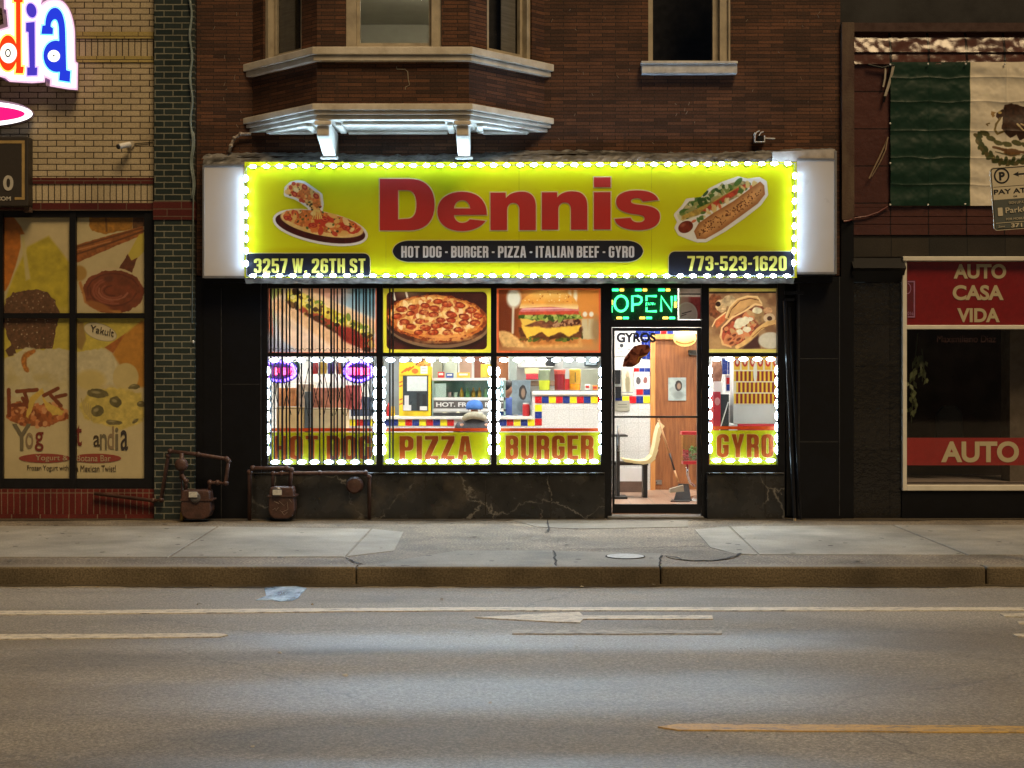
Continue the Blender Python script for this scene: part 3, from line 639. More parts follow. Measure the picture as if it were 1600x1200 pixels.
mb = MB(); ring(mb, 0.085, 4.56, 4.632); ring(mb, 0.06, 4.515, 4.555); ring(mb, 0.03, 4.465, 4.51)
mb.build('cornice', M_cornice, bay, bevel=0.008)
mb = MB()                                                   # panelled underside
def stripb(p, q, w):
    p = Vector(p); q = Vector(q); d = (q-p).normalized(); s_ = Vector((-d.y, d.x, 0))*w/2
    mb.extrude([(p-s_)[:2]+(4.428,), (q-s_)[:2]+(4.428,), (q+s_)[:2]+(4.428,), (p+s_)[:2]+(4.428,)], (0, 0, 0.03))
for pts in ([(-1.93, -0.64), (-0.69, -0.64), (-0.69, -0.10), (-1.93, -0.10)], [(-2.82, -0.10), (-2.26, -0.58), (-2.26, -0.10)], [(0.2, -0.10), (-0.36, -0.58), (-0.36, -0.10)]):
    for a, b in zip(pts, pts[1:]+pts[:1]):
        a = Vector((*a, 0)); b = Vector((*b, 0)); d = (b-a)*0.04; stripb(a+d, b-d, 0.07)
mb.build('soffit_panel', M_cornice, bay, bevel=0.008)
for x0, x1 in ((-2.15, -2.01), (-0.615, -0.475)):
    mb = MB(); pr = [(-0.77, 4.455), (0.0, 4.455), (0.0, 4.15), (-0.26, 4.15), (-0.36, 4.17), (-0.56, 4.235), (-0.70, 4.265), (-0.77, 4.29)]
    mb.extrude([(x0, a, b) for a, b in pr], (x1-x0, 0, 0)); mb.box(x0-.03, x1+.03, -.27, -.002, 4.11, 4.148); mb.box(x0-.025, x1+.025, -.80, -.72, 4.40, 4.452); mb.build('bracket', M_cornice, bay, bevel=0.012)
# bay windows
def sash(p, q, t0, t1, zb, name='window', deep=0.08, fw=0.075, split=None, stile=None):
    d = (q-p).normalized(); nrm = Vector((-d.y, d.x, 0)); nrm = nrm if nrm.y > 0 else -nrm
    a = p+(q-p)*t0; b = p+(q-p)*t1; L = (b-a).length; mbk = MB(); th = 0.09
    def bar(u0, u1, z0, z1, dp=deep, tk=th):
        c = a+d*u0+nrm*dp; e = a+d*u1+nrm*dp
        mbk.extrude([(c.x, c.y, z0), (e.x, e.y, z0), (e.x+nrm.x*tk, e.y+nrm.y*tk, z0), (c.x+nrm.x*tk, c.y+nrm.y*tk, z0)], (0, 0, z1-z0))
    bar(0, fw, zb, ZT, deep-0.05, th+0.05); bar(L-fw, L, zb, ZT, deep-0.05, th+0.05); bar(fw, L-fw, zb, zb+0.05)
    bar(fw, fw+0.035, zb+0.05, ZT, deep+0.03, 0.05); bar(L-fw-0.035, L-fw, zb+0.05, ZT, deep+0.03, 0.05); bar(fw+0.035, L-fw-0.035, zb+0.05, zb+0.085, deep+0.03, 0.05)
    if stile: bar(stile[0]*L, stile[1]*L, zb+0.085, ZT, deep+0.045, 0.03)
    w = mbk.build(name, M_trim, bld)
    g = MB(); c = a+d*(fw+0.03)+nrm*(deep+0.055); e = a+d*(L-fw-0.03)+nrm*(deep+0.055)
    g.face([(c.x, c.y, zb+0.07), (e.x, e.y, zb+0.07), (e.x, e.y, ZT), (c.x, c.y, ZT)]); g.build('pane', M_darkglass, w)
    return a, b, d, nrm, L
sash(B_, C_, wl+0.002, wr-0.002, 5.258, fw=0.11)
SL = sash(A_, B_, 0.172, 0.768, 5.258, fw=0.05); SR = sash(D_, C_, 0.172, 0.768, 5.258, fw=0.05)
M_dark = mat('dark_room', (0.012, 0.011, 0.010), 0.9)
M_blind = mat('grey_blind', (0.16, 0.15, 0.13), 0.8, sc3=(1, 1, 12), scale=4)
for (a, b, d, nrm, L), (u0, u1) in ((SL, (0.10, 0.50)), (SR, (0.14, 0.46))):
    mb = MB(); c = a+d*L*u0+nrm*0.18; e = a+d*L*u1+nrm*0.18
    mb.extrude([(c.x, c.y, 5.3), (e.x, e.y, 5.3), (e.x+nrm.x*.01, e.y+nrm.y*.01, 5.3), (c.x+nrm.x*.01, c.y+nrm.y*.01, 5.3)], (0, 0, 2.8)); mb.build('window_blind', M_blind, bay)
    mb = MB(); c = a-d*.15+nrm*.32; e = a+d*(L+.1)+nrm*.32; mb.extrude([(c.x, c.y, 4.95), (e.x, e.y, 4.95), (e.x+nrm.x*.02, e.y+nrm.y*.02, 4.95), (c.x+nrm.x*.02, c.y+nrm.y*.02, 4.95)], (0, 0, 3.2)); mb.build('lamp_blocker', M_dark, bay)  # added dark plate, blocks the lamplit room so the side window stays dark
# flat window on the right
w0, w1 = X(1013), X(1141)
mb = MB(); mb.box(w0, w0+0.055, 0.03, 0.16, Z(97), ZT); mb.box(w1-0.115, w1-0.02, 0.03, 0.16, Z(97), ZT); mb.box(w1-0.02, w1, 0.0, 0.3, Z(97), ZT); mb.box(w0+0.055, w1-0.115, 0.05, 0.16, Z(97), Z(93))
mb.box(w1-0.19, w1-0.115, 0.09, 0.15, Z(93), ZT)
wnd = mb.build('window', M_trim, bld); mb = MB(); mb.face([(w0+0.05, 0.12, Z(94)), (w1-0.18, 0.12, Z(94)), (w1-0.18, 0.12, ZT), (w0+0.05, 0.12, ZT)]); mb.build('pane', M_darkglass, wnd)
mb = MB(); mb.box(X(1003, -.1), X(1152, -.1), -0.10, 0.02, Z(114.5, -.1), Z(99.5, -.1)); mb.box(X(1002, -.12), X(1153, -.12), -0.12, 0.02, Z(99.4, -.12), Z(95, -.12)); mb.build('sill', mat('white_sill_paint', (0.62, 0.62, 0.62), 0.55, scale=9, bmp=0.4, bscale=30, col2=(0.42, 0.42, 0.42)), wnd, bevel=0.006)
# rooms upstairs: plaster shell, dark except a dim lamp behind the bay
M_plaster = mat('dull_plaster', (0.40, 0.385, 0.31), 0.9, var=0.15, scale=2)
mb = MB(); mb.box(-3.2, 0.7, 3.9, 4.0, 4.9, 8.0); mb.box(-2.45, -2.4, 0.36, 3.89, 4.9, 6.72); mb.box(-2.4, 0.7, 0.36, 3.89, 6.74, 6.8); mb.box(0.3, 0.35, 0.36, 3.89, 4.9, 6.72)
mb.build('upper_room', M_plaster, bld)
mb = MB(); mb.box(X(1000), X(1160), 1.2, 1.25, 4.9, 8.2); mb.build('dark_room', M_dark, bld)
lp = thing('ceiling_lamp', 'dim ceiling lamp in the upstairs room behind the bay window', 'lamp', (-1.2, 2.6, 6.7))
mb = MB(); mb.lathe([(0.02, 0.0), (0.14, -0.02), (0.16, -0.06), (0.10, -0.12), (0.01, -0.14)], (-1.2, 2.0, 6.72), 16); mb.build('lamp_shade', mat_emit('dim_lamp', (1.0, 0.90, 0.68), 60.0), lp, smooth=True)
# black shop front: pilasters, header, glazing bars
mb = MB(); mb.box(xL, X(408, -.04), -0.04, 0.25, -0.05, Z(433)); mb.box(X(318, -.052), X(346, -.052), -0.052, -0.0405, 0.0, Z(450)); mb.build('pilaster', M_black, bld)
mb = MB(); mb.box(X(1245, -.06), xR, -0.06, 0.25, -0.05, Z(433)); mb.box(X(1227), X(1244.6), 0.10, 0.25, -0.05, Z(433)); mb.build('pilaster', M_black, bld)
M_scuff = mat('scuffed_black_edge', (0.045, 0.045, 0.045), .5, col2=(0.012, 0.012, 0.013), scale=14, bmp=.2)
for px_, t_, q_, yy in ((1311.2, 432, 806, -.063), (345.2, 452, 806, -.0545), (1248, 440, 806, -.063), (407, 440, 735, -.043)): mb = MB(); mb.pbox(px_, px_+1.0, t_, q_, yy, yy+.003); mb.build('edge_bead', M_scuff, bld)
for px0_, px1_, q_ in ((1250, 1310, 560), (1250, 1310, 690), (348, 405, 600)): mb = MB(); mb.pbox(px0_, px1_, q_, q_+.9, -.0625 if px0_ > 900 else -.0425, -.06 if px0_ > 900 else -.04); mb.build('panel_joint', M_scuff, bld)
Y0, Y1 = 0.0, 0.09
V = [(408.5, 418), (588, 598), (767, 776), (939, 956), (1096, 1108), (1215, 1226.5)]
mb = MB(); zt, zb = Z(436), Z(738.5)
for k, (a, b) in enumerate(V): mb.box(X(a), X(b), Y0, Y1, zb if k not in (3, 4) else -0.02, zt)
for k in range(5):
    a, b = X(V[k][1]), X(V[k+1][0])
    mb.box(a, b, Y0+.01, Y1, Z(450), zt)
    if k != 3: mb.box(a, b, Y0+.01, Y1, Z(557), Z(551)); mb.box(a, b, Y0+.01, Y1, Z(738.5), Z(726.5))
    else: mb.box(a, b, Y0+.01, Y1, Z(511), Z(500))
mb.build('storefront_frame', M_blackmetal, bld)
for k in range(5):
    a, b = X(V[k][1]), X(V[k+1][0])
    for t, q in ((450, 551), (557, 726.5)):
        if k == 3 and t == 557: continue
        if k == 3: q = 500
        mb = MB(); mb.face([(a, .03, Z(q)), (b, .03, Z(q)), (b, .03, Z(t)), (a, .03, Z(t))]); mb.build('window_pane', M_glass, bld)
# marble base
for a, b in ((391, 945), (1105, 1226)):
    mb = MB(); mb.box(X(a, -.07), X(b, -.07), -0.07, 0.2, -0.05, Z(741, -.07)); mb.box(X(a, -.09), X(b, -.09), -0.09, 0.0, Z(740.6, -.09), Z(738.6, -.09))
    mb.build('marble_base', M_marble, bld, bevel=0.004)
for px in (463, 577, 664, 758, 860, 1195): mb = MB(); mb.pbox(px, px+1.2, 742, 808, -0.073, -0.0705); mb.build('base_joint', M_crack, bld)
mb = MB(); mb.tube([P(a, b, -.753) for a, b in ((619.5, 104), (620, 108), (633, 108.5), (637, 112), (638, 125), (640, 133), (634, 136), (633, 140))], .004, 5); mb.build('mortar_crack', M_trim, bay)
rng = random.Random(77); mb = MB()
for k in range(46):
    px, py = (rng.uniform(860, 1305), rng.uniform(10, 225)) if k < 34 else (rng.uniform(318, 384), rng.uniform(10, 200))
    if 1000 < px < 1155 and py < 120: continue
    L = rng.uniform(2, 6); a = rng.uniform(-3, 3); mb.tube([P(px, py, -.001), P(px+a*.4, py+L*.5, -.001), P(px+a, py+L, -.001)], .0022, 4)
mb.build('lime_fleck', mat('lime_fleck', (0.30, 0.25, 0.20), .8, bmp=0), bld)['kind'] = 'stuff'
# glass door
dr = MB(); dy0, dy1 = 0.01, 0.06
for a, b, t, q in ((957, 960.5, 512, 802), (1089.5, 1095.5, 512, 802)): dr.box(X(a), X(b), dy0, dy1, Z(q), Z(t))
for t, q in ((512, 517), (650, 653), (788, 802)): dr.box(X(960.5), X(1089.5), dy0, dy1, Z(q), Z(t))
door = dr.build('door', M_blackmetal, bld)
for t, q in ((517, 650), (653, 788)):
    mb = MB(); mb.face([(X(960.5), .03, Z(q)), (X(1089.5), .03, Z(q)), (X(1089.5), .03, Z(t)), (X(960.5), .03, Z(t))]); mb.build('glass', M_glass, door)
mb = MB(); mb.tube([P(966, 665, -.03), P(966, 705, -.03)], 0.012); mb.build('handle', mat('steel', (0.5, 0.5, 0.5), 0.3, metal=1.0, bmp=0), door, smooth=True)
mb = MB(); mb.box(X(950, -.1), X(1100, -.1), -0.12, 0.3, -0.003, 0.03); mb.build('threshold', mat('worn_threshold', (0.15, 0.145, 0.13), 0.5, metal=0.3), bld, bevel=0.006)

# ================================================================== left building: cream and green glazed brick
lb = thing('brick_building', 'cream glazed brick shop building with a green brick pier and food posters in its window', 'building', (-7.0, 0, 0))
mb = MB(); xl, xr = -14.0, X(240)
def lbox(py0, py1, y=0.0, x0=xl, x1=xr, back=0.3): mb.box(x0, x1, y, back, Z(py1, 0), Z(py0, 0))
lbox(-400, 50); lbox(97.5, 278); mb.build('wall', M_cream, lb)
mb = MB(); lbox(60.5, 88); lbox(287.5, 317); mb.build('soldier_course', M_creamsold, lb)
mb = MB(); lbox(50, 60.5, -0.012); lbox(88, 97.5, -0.012); mb.build('olive_band', M_olive, lb)
mb = MB(); lbox(278, 287.5, -0.012); lbox(317, 329, -0.012); mb.build('maroon_band', M_maroon, lb)
mb = MB(); px0, px1 = X(241, -.1), X(304, -.1)
mb.box(px0, px1, -0.10, 0.3, -0.05, Z(345)); mb.box(px0, px1, -0.10, 0.3, Z(316), ZT); mb.build('pier', M_green, lb)
mb = MB(); mb.box(px0-.01, px1+.01, -0.112, 0.3, Z(345), Z(316)); mb.build('pier_band', M_maroon, lb)
mb = MB(); mb.box(px1+.002, xL-.003, -0.02, 0.3, -0.05, ZT); mb.build('side_edge', M_black, lb)
mb = MB(); mb.box(xl, X(243), -0.03, 0.3, Z(803), Z(764)); mb.build('window_base', M_redsold, lb)
mb = MB(); mb.box(xl, X(243), -0.032, 0.3, -0.05, Z(803.2)); mb.build('footing', M_redrow, lb)
mb = MB(); VY = [(-440, -425), (-335, -325), (-222, -212), (-112, -102), (-4, 4), (108, 118), (225, 241)]
for a, b in VY: mb.box(X(a), X(b), 0.01, 0.13, Z(764), Z(329))
for (a, b), (c, d) in zip(VY[:-1], VY[1:]):
    for t, q in ((329, 339), (489, 497), (748, 764)): mb.box(X(b), X(c), 0.02, 0.12, Z(q), Z(t))
wf = mb.build('window', M_blackmetal, lb)
for k in range(len(VY)-1):
    for t, q in ((339, 489), (497, 748)):
        xa, xb = X(VY[k][1]), X(VY[k+1][0]); mb = MB(); mb.face([(xa, .045, Z(q)), (xb, .045, Z(q)), (xb, .045, Z(t)), (xa, .045, Z(t))]); mb.build('pane', M_darkglass, wf)
mb = MB(); mb.box(xl, X(241), 0.5, 0.55, 0, 3.8); mb.build('dark_interior', M_dark, lb); mb = MB(); mb.box(xl, X(-440)-.001, 0.0, 0.3, Z(764), Z(329)); mb.build('end_wall', M_cream, lb)

# ================================================================== right building: maroon tile above, black tile below
rb = thing('tiled_building', 'maroon tiled building with a white framed insurance window and black tile below', 'building', (6.4, 0, 0))
rx0, rx1 = X(1334), 14.0
mb = MB(); mb.box(rx0, rx1, 0.0, 0.3, Z(324), Z(83)); mb.build('wall', M_maroontile, rb)
# the tile grid of the wall is cut at the photo's joints by shifting its UV origin
def uvshift(o, du, dv):
    u = o.data.uv_layers[0].data
    for q in u: q.uv = (q.uv[0]+du, q.uv[1]+dv)
uvshift(rb.children[-1], -(X(1391.7) % 0.4395), -(Z(143) % 0.43))
mb = MB()
for t, q in ((324.5, 338), (339, 350), (351, 367)): mb.box(rx0, rx1, -0.006, 0.3, Z(q), Z(t))
o = mb.build('tile_band', M_maroontile, rb); uvshift(o, -(X(1391.7) % 0.4395), 0.2)
# sloping glazed coping, two courses, catching the street lamps
mb = MB()
for (t, q, y0, y1) in ((50, 82, -0.02, 0.05), (84, 101, -0.03, 0.0)):
    mb.extrude([(rx0, y0, Z(q)), (rx0, y1, Z(t)), (rx0, 0.3, Z(t)), (rx0, 0.3, Z(q))], (rx1-rx0, 0, 0))
o = mb.build('coping_tile', M_glosstile, rb); uvshift(o, -(X(1391.7) % 0.4395), 0)
mb = MB(); mb.box(rx0, rx1, -0.015, 0.3, Z(49.6), Z(36)); mb.build('coping_edge', mat('dull_maroon', (0.05, 0.02, 0.015), 0.7), rb)
mb = MB(); mb.box(xR+.003, rx1, 0.05, 0.4, Z(36), ZT); mb.build('parapet', mat('dark_parapet', (0.014, 0.014, 0.016), 0.7, scale=2), rb)
mb = MB(); mb.box(xR+.003, X(1333), -0.06, 0.25, Z(345), Z(37)); mb.build('corner_board', M_rust, rb, bevel=0.006)
mb = MB(); mb.box(xR+.003, X(1333), -0.03, 0.25, -0.05, Z(345.3)); mb.build('corner_pier', M_black, rb)
mb = MB(); mb.box(rx0, rx1, 0.01, 0.3, Z(401), Z(367.5)); mb.build('black_band', mat_brick('sooty_tile', (0.016, 0.015, 0.014), (0.05, 0.037, 0.022), (0.006, 0.006, 0.006), 0.4395, 0.25, 0.006, offset=0.0, stain=0.5, rough=0.6), rb)
mb = MB(); mb.box(rx0, X(1409), 0.02, 0.3, -0.05, Z(441)); o = mb.build('black_tile', M_blacktile, rb); uvshift(o, 0.1, -(Z(441) % 0.486))
mb = MB(); mb.extrude([(rx0-.03, -0.11, Z(420)), (rx0-.03, 0.02, Z(402)), (rx0-.03, 0.02, Z(440.5)), (rx0-.03, -0.06, Z(424))], (X(1412)-rx0+.03, 0, 0)); mb.build('shutter_hood', M_black, rb)
mb = MB(); mb.box(X(1409.3), rx1, 0.0, 0.3, -0.05, Z(767)); mb.build('black_base', M_black, rb)
mb = MB(); wx = X(1900)
mb.box(X(1409.3), wx, -0.05, 0.1, Z(408), Z(401.2)); mb.box(X(1409.3), X(1416), -0.03, 0.1, Z(766.5), Z(408)); mb.box(X(1416), wx, -0.02, 0.1, Z(514.5), Z(508)); mb.box(X(1416), wx, -0.03, 0.1, Z(766.5), Z(758))
wf = mb.build('window', mat('white_aluminium', (0.72, 0.69, 0.60), 0.4, var=0.15, scale=4, bmp=0.05), rb, bevel=0.006)
for t, q in ((408, 508), (514.5, 758)):
    mb = MB(); mb.face([(X(1416), .02, Z(q)), (wx, .02, Z(q)), (wx, .02, Z(t)), (X(1416), .02, Z(t))]); mb.build('pane', M_darkglass, wf)
mb = MB(); mb.box(wx+.001, rx1, 0.0, 0.3, -0.05, Z(401.5)); mb.build('end_wall', M_black, rb); mb = MB(); mb.box(wx-.09, wx-.001, -.025, .1, Z(766), Z(408.5)); mb.build('window_jamb', MATS['white_aluminium'], rb)
mb = MB(); mb.box(X(1409), wx, 1.6, 1.65, 0.3, 3.2); mb.build('back_wall', mat('dark_red_wall', (0.030, 0.008, 0.007), 0.8, var=0.5, scale=1.2), rb)
mb = MB(); mb.box(X(1416), wx, 0.1, 1.59, 0.3, Z(757)); mb.build('window_ledge', mat('grey_ledge', (0.24, 0.19, 0.17), 0.6), rb)
mb = MB(); mb.box(X(1578, .5), X(1640, .5), 0.5, 0.8, Z(757), 3.2); mb.build('column', mat('brown_column', (0.13, 0.10, 0.075), 0.7), rb)
mb = MB(); mb.box(X(1410), wx, 0.1, 1.6, 3.2, 3.25); mb.build('ceiling', M_dark, rb)
# ================================================================== the big shop sign
SY = -0.28
sg = thing('shop_sign', 'long yellow shop sign with red lettering, a pizza and a hot dog picture', 'sign', (0.1, SY, Z(440)))
mb = MB(); mb.pbox(319, 1306, 259, 431, SY+.012, -0.01); mb.build('sign_box', M_blackmetal, sg)
M_yel = mat('chartreuse_sign_vinyl', (0.60, 0.62, 0.003), 0.38, var=0.07, scale=1.5, bmp=0.03, spec=0.4)
mb = MB()
cuts = [382, 603, 811, 1018, 1245]
for a, b in zip(cuts[:-1], cuts[1:]): mb.pbox(a+.15, b-.15, 253, 434, SY, SY+.011)
mb.build('sign_face', M_yel, sg)
M_endp = mat('white_end_panel', (0.56, 0.54, 0.53), 0.32, var=0.06, scale=2, bmp=0.12, bscale=3)
mb = MB(); mb.pbox(319, 381.8, 260, 431, SY+.002, SY+.011); mb.build('end_panel', M_endp, sg)
mb = MB(); mb.pbox(1245.2, 1304, 250, 425, SY+.002, SY+.011); mb.build('end_panel', M_endp, sg)
M_alu = mat('sign_edge_trim', (0.35, 0.35, 0.36), 0.4, metal=0.7, bmp=0.05)
for a, b, t, q in ((316.5, 319, 258, 434), (1304, 1307.5, 236, 428), (319, 381, 431.2, 434.5), (319, 381, 257, 259.6), (1246, 1304, 425.2, 428.5), (1246, 1304, 247, 249.6)): mb = MB(); mb.pbox(a, b, t, q, SY-.008, SY+.02); mb.build('edge_trim', M_alu, sg)
# lettering
M_red = mat('red_sign_vinyl', (0.46, 0.028, 0.022), 0.4, var=0.1, scale=3, bmp=0.02)
M_paleline = mat('pale_outline_vinyl', (0.62, 0.58, 0.30), 0.4, var=0.05, bmp=0)
k = 1/6.667
A1 = dict(sx=k, sy=k, ox=580, oy=265); A2 = dict(sx=k, sy=k, ox=810, oy=265)
NAME = [
 path('M 90 97 L 400 97 C 560 97 660 190 660 365 C 660 540 560 633 400 633 L 90 633 Z M 280 213 L 280 519 L 370 513 C 440 513 472 465 472 365 C 472 270 440 213 370 213 Z', **A1),
 path('M 1205 470 L 862 472 C 866 525 900 555 948 555 C 985 555 1012 540 1028 518 L 1190 535 C 1140 605 1050 640 945 640 C 790 640 690 560 690 437 C 690 315 790 232 945 232 C 1110 232 1205 320 1205 470 Z M 862 405 L 1032 405 C 1026 350 995 318 948 318 C 900 318 868 350 862 405 Z', **A1),
 path('M 1243 240 L 1400 240 L 1403 297 C 1440 250 1500 230 1570 230 C 1670 230 1715 290 1715 385 L 1715 630 L 1545 630 L 1545 420 C 1545 370 1520 346 1480 346 C 1440 346 1415 375 1415 430 L 1415 630 L 1243 630 Z', **A1),
 path('M 245 237 L 403 237 L 405 290 C 440 245 500 226 565 226 C 670 226 718 285 718 385 L 718 625 L 548 625 L 548 415 C 548 365 520 342 482 342 C 440 342 415 370 415 425 L 415 625 L 245 625 Z', **A2),
 path('M 787 235 L 960 235 L 960 623 L 787 623 Z M 787 80 L 960 80 L 960 182 L 787 182 Z', **A2),
 path('M 1003 515 L 1168 502 C 1185 540 1215 550 1250 550 C 1290 550 1315 535 1315 510 C 1315 480 1280 470 1200 462 C 1080 445 1018 410 1018 330 C 1018 260 1100 217 1235 217 C 1350 217 1430 245 1458 315 L 1295 333 C 1285 305 1260 297 1232 297 C 1195 297 1172 310 1172 330 C 1172 355 1210 362 1290 370 C 1420 385 1475 420 1475 490 C 1475 580 1390 630 1250 630 C 1110 630 1020 590 1003 515 Z', **A2)]
mb = MB(); mb2 = MB()
for lp in NAME:
    fill2d(mb, lp, SY-.0045, 0.003); fill2d(mb2, lp, SY-.0015, 0.002, offset=0.012)
mb2.build('lettering_outline', M_paleline, sg); mb.build('lettering', M_red, sg)
M_ink = mat('black_sign_vinyl', (0.012, 0.013, 0.02), 0.35, var=0.2, bmp=0)
M_pale = mat('pale_grey_lettering', (0.60, 0.60, 0.62), 0.4, var=0.05, bmp=0)
M_lime = mat('lime_lettering', (0.72, 0.72, 0.14), 0.4, var=0.05, bmp=0)
def plate(name, loops, txt_, rect, mtxt, edge=0.008):
    mb = MB(); fill2d(mb, loops, SY-.0045, 0.002); o = mb.build(name, M_ink, sg)
    mb = MB(); fill2d(mb, loops, SY-.0015, 0.002, offset=edge); mb.build('plate_edge', M_paleline, o)
    mb = MB(); condensed(mb, txt_, *rect, SY-.0075, 0.002); mb.build('lettering', mtxt, o)
plate('menu_plate', [rrect(613.5, 376, 1005, 409, 24, 8)], 'HOT DOG - BURGER - PIZZA - ITALIAN BEEF - GYRO', (627, 384.5, 991, 402.5), M_pale)
plate('address_plate', [rpoly([(386, 396), (578, 396, 9), (578, 432), (386, 432)])], '3257 W. 26TH ST', (397, 404, 571, 426.5), M_lime)
plate('phone_plate', [rpoly([(1045, 393, 9), (1241, 393), (1241, 432), (1045, 432)])], '773-523-1620', (1074, 400, 1229, 423), M_lime)
# printed pizza
M_print = mat_paint('sign_print', 0.0, 0.4)
def T(u, v): return (410+u/6.667, 260+v/6.667)
p = Print(420, 276, 580, 390, 2.6, (200, 200, 60), 3)
plate_pts = ellipse(500.5, 355.5, 71.5, 21.5, 40, math.radians(11))
slice_pts = [T(a, b) for a, b in ((250, 290), (255, 225), (300, 185), (370, 168), (430, 178), (520, 240), (600, 300), (612, 390), (600, 480), (560, 470), (530, 500), (490, 415), (400, 350), (330, 315))]
d0 = np.minimum(p.d_poly(plate_pts), p.d_poly(slice_pts)); p.a = (d0 < 4.2).astype(float); p.c[:] = (225, 222, 215)
p.poly(plate_pts, (70, 28, 22), var=0.25); p.ell(503, 349.5, 66, 18.5, (226, 190, 120), rot=11, var=0.1)
mk = p.ell(504, 347, 61, 15.2, (205, 120, 60), rot=11, var=0.3, vpx=3, wob=1)
p.speck(mk, 55, 3.2, [(235, 205, 140), (225, 180, 100), (190, 60, 40), (215, 120, 60)], 1.4); p.speck(mk, 26, 1.4, [(80, 90, 40), (60, 50, 30)])
for a, b in ((450, 341), (489, 352), (541, 356), (508, 343)): p.ell(a, b, 7, 3.6, (170, 50, 36), rot=11); p.ell(a, b, 4.6, 2.2, (205, 90, 60), rot=11, var=.3); p.ell(a, b, 2.2, 1, (150, 40, 30), rot=11)
ms = p.poly(slice_pts, (222, 170, 95), var=0.2, vpx=4)
p.poly([T(a, b) for a, b in ((285, 290), (300, 250), (430, 205), (590, 310), (600, 400), (570, 440), (450, 345))], (206, 120, 60), var=.3, vpx=3)
p.speck(ms, 30, 2.6, [(240, 215, 150), (230, 190, 110), (190, 70, 45)]); p.speck(ms, 14, 1.3, [(70, 75, 35), (50, 45, 30)])
for u, v in ((440, 215), (560, 310), (335, 290)): p.ell(*T(u, v), 5, 3.8, (175, 55, 40), rot=40); p.ell(*T(u, v), 2.6, 1.8, (215, 110, 70), rot=40)
for u in (525, 548, 575, 600, 620): p.line([T(560+(u-560)*0.5, 455), T(u, 545)], 1.6, (230, 200, 110))
p.build('pizza_picture', SY-.003, M_print, sg)
# printed hot dog
def T(u, v): return (1030+u/5.517, 260+v/5.517)
p = Print(1048, 270, 1206, 384, 2.6, (225, 222, 210), 5)
full = [T(a, b) for a, b in ((150, 420), (215, 350), (245, 300), (370, 285), (440, 210), (560, 150), (680, 110), (760, 130), (860, 115), (905, 140), (915, 240), (860, 320), (720, 430), (560, 540), (400, 630), (330, 632), (240, 600), (180, 575), (155, 530), (180, 480))]
p.a = (p.d_poly(full) < 4.5).astype(float)
p.poly([T(a, b) for a, b in ((165, 430), (215, 350), (260, 300), (380, 280), (450, 205), (600, 150), (700, 120), (780, 140), (700, 250), (400, 400), (200, 470))], (170, 160, 110), var=.4, vpx=4)
mk = np.clip(.5-p.d_poly([T(a, b) for a, b in ((170, 440), (240, 310), (450, 205), (690, 120), (720, 180), (450, 330), (230, 450))]), 0, 1)
p.speck(mk, 70, 2.8, [(70, 105, 40), (45, 75, 28), (110, 130, 60), (205, 205, 160), (150, 150, 90)], 1.5)
p.poly([T(a, b) for a, b in ((190, 460), (200, 425), (420, 320), (560, 245), (700, 160), (730, 175), (560, 290), (330, 420))], (176, 148, 70), var=.25, soft=1.5)
p.poly([T(a, b) for a, b in ((365, 390), (450, 320), (600, 230), (740, 150), (760, 175), (640, 260), (480, 350), (380, 400))], (178, 70, 45), var=.3, soft=1.5)
mk = np.clip(.5-p.d_poly([T(a, b) for a, b in ((270, 470), (400, 370), (620, 250), (760, 150), (860, 120), (820, 180), (600, 310), (400, 430), (300, 500))]), 0, 1)
p.speck(mk, 40, 2.4, [(230, 215, 170), (80, 110, 50), (200, 100, 60), (215, 190, 120)], 1.4)
p.ell(*T(228, 522), 12, 9, (112, 44, 26), rot=-25, var=.2); p.ell(*T(205, 505), 4, 2.5, (190, 110, 80), rot=-30, soft=3, alpha=.7)
bun = [T(a, b) for a, b in ((300, 560), (340, 490), (470, 400), (640, 300), (800, 180), (870, 130), (905, 165), (912, 240), (850, 320), (700, 430), (540, 545), (400, 625), (325, 625))]
mk = p.poly(bun, (206, 152, 92), var=.12, vpx=8); d = p.d_poly(bun); p.put(np.clip(.5-d, 0, 1)*np.clip((d+9)/9, 0, 1)*.6, (120, 66, 34))
p.speck(mk*np.clip((-d-2)/6, 0, 1), 130, 0.9, [(96, 50, 24), (120, 66, 32), (80, 42, 20)])
p.build('hot_dog_picture', SY-.003, M_print, sg)

# flashing above and below the sign
def ragged(x0, x1, seed, zf, yf, n=90, m=5, amp=0.02):
    rng = random.Random(seed); mbk = MB(); vv = []
    for i in range(n+1):
        u = i/n; x = x0+(x1-x0)*u
        for j in range(m+1):
            t = j/m; a = amp*(0.25 if j in (0,) else 1)
            vv.append((x, yf(u, t)+rng.uniform(-a, a)*.7, zf(u, t)+rng.uniform(-a, a)))
    ff = [(i*(m+1)+j, (i+1)*(m+1)+j, (i+1)*(m+1)+j+1, i*(m+1)+j+1) for i in range(n) for j in range(m)]
    mbk.raw(vv, ff); return mbk
zl0, zl1 = Z(259, SY), Z(251, SY)
fl = thing('roof_flashing', 'ragged tarred metal flashing along the top of the shop sign', 'flashing', (0, -.1, 4.05))
mb = ragged(X(316, SY), X(1308, SY), 4, lambda u, t: zl0+(zl1-zl0)*u-.01+t*0.125, lambda u, t: SY+.01+0.12*t*t, 150, 4, 0.011); mb.build('front_sheet', M_tar, fl)
mb = ragged(X(316, -.15), X(1308, -.15), 5, lambda u, t: zl0+(zl1-zl0)*u+.10+t*0.07+0.02*math.sin(u*14), lambda u, t: -0.16+0.155*t, 150, 4, 0.013); mb.build('top_sheet', M_tar, fl)
mb = MB(); mb.prism([(1207, 237), (1304, 233), (1304, 250), (1207, 253)], SY-.002, SY+.02); mb.build('patch_board', mat('pale_patch_board', (0.48, 0.44, 0.40), 0.6, scale=6, col2=(0.30, 0.27, 0.24)), fl)
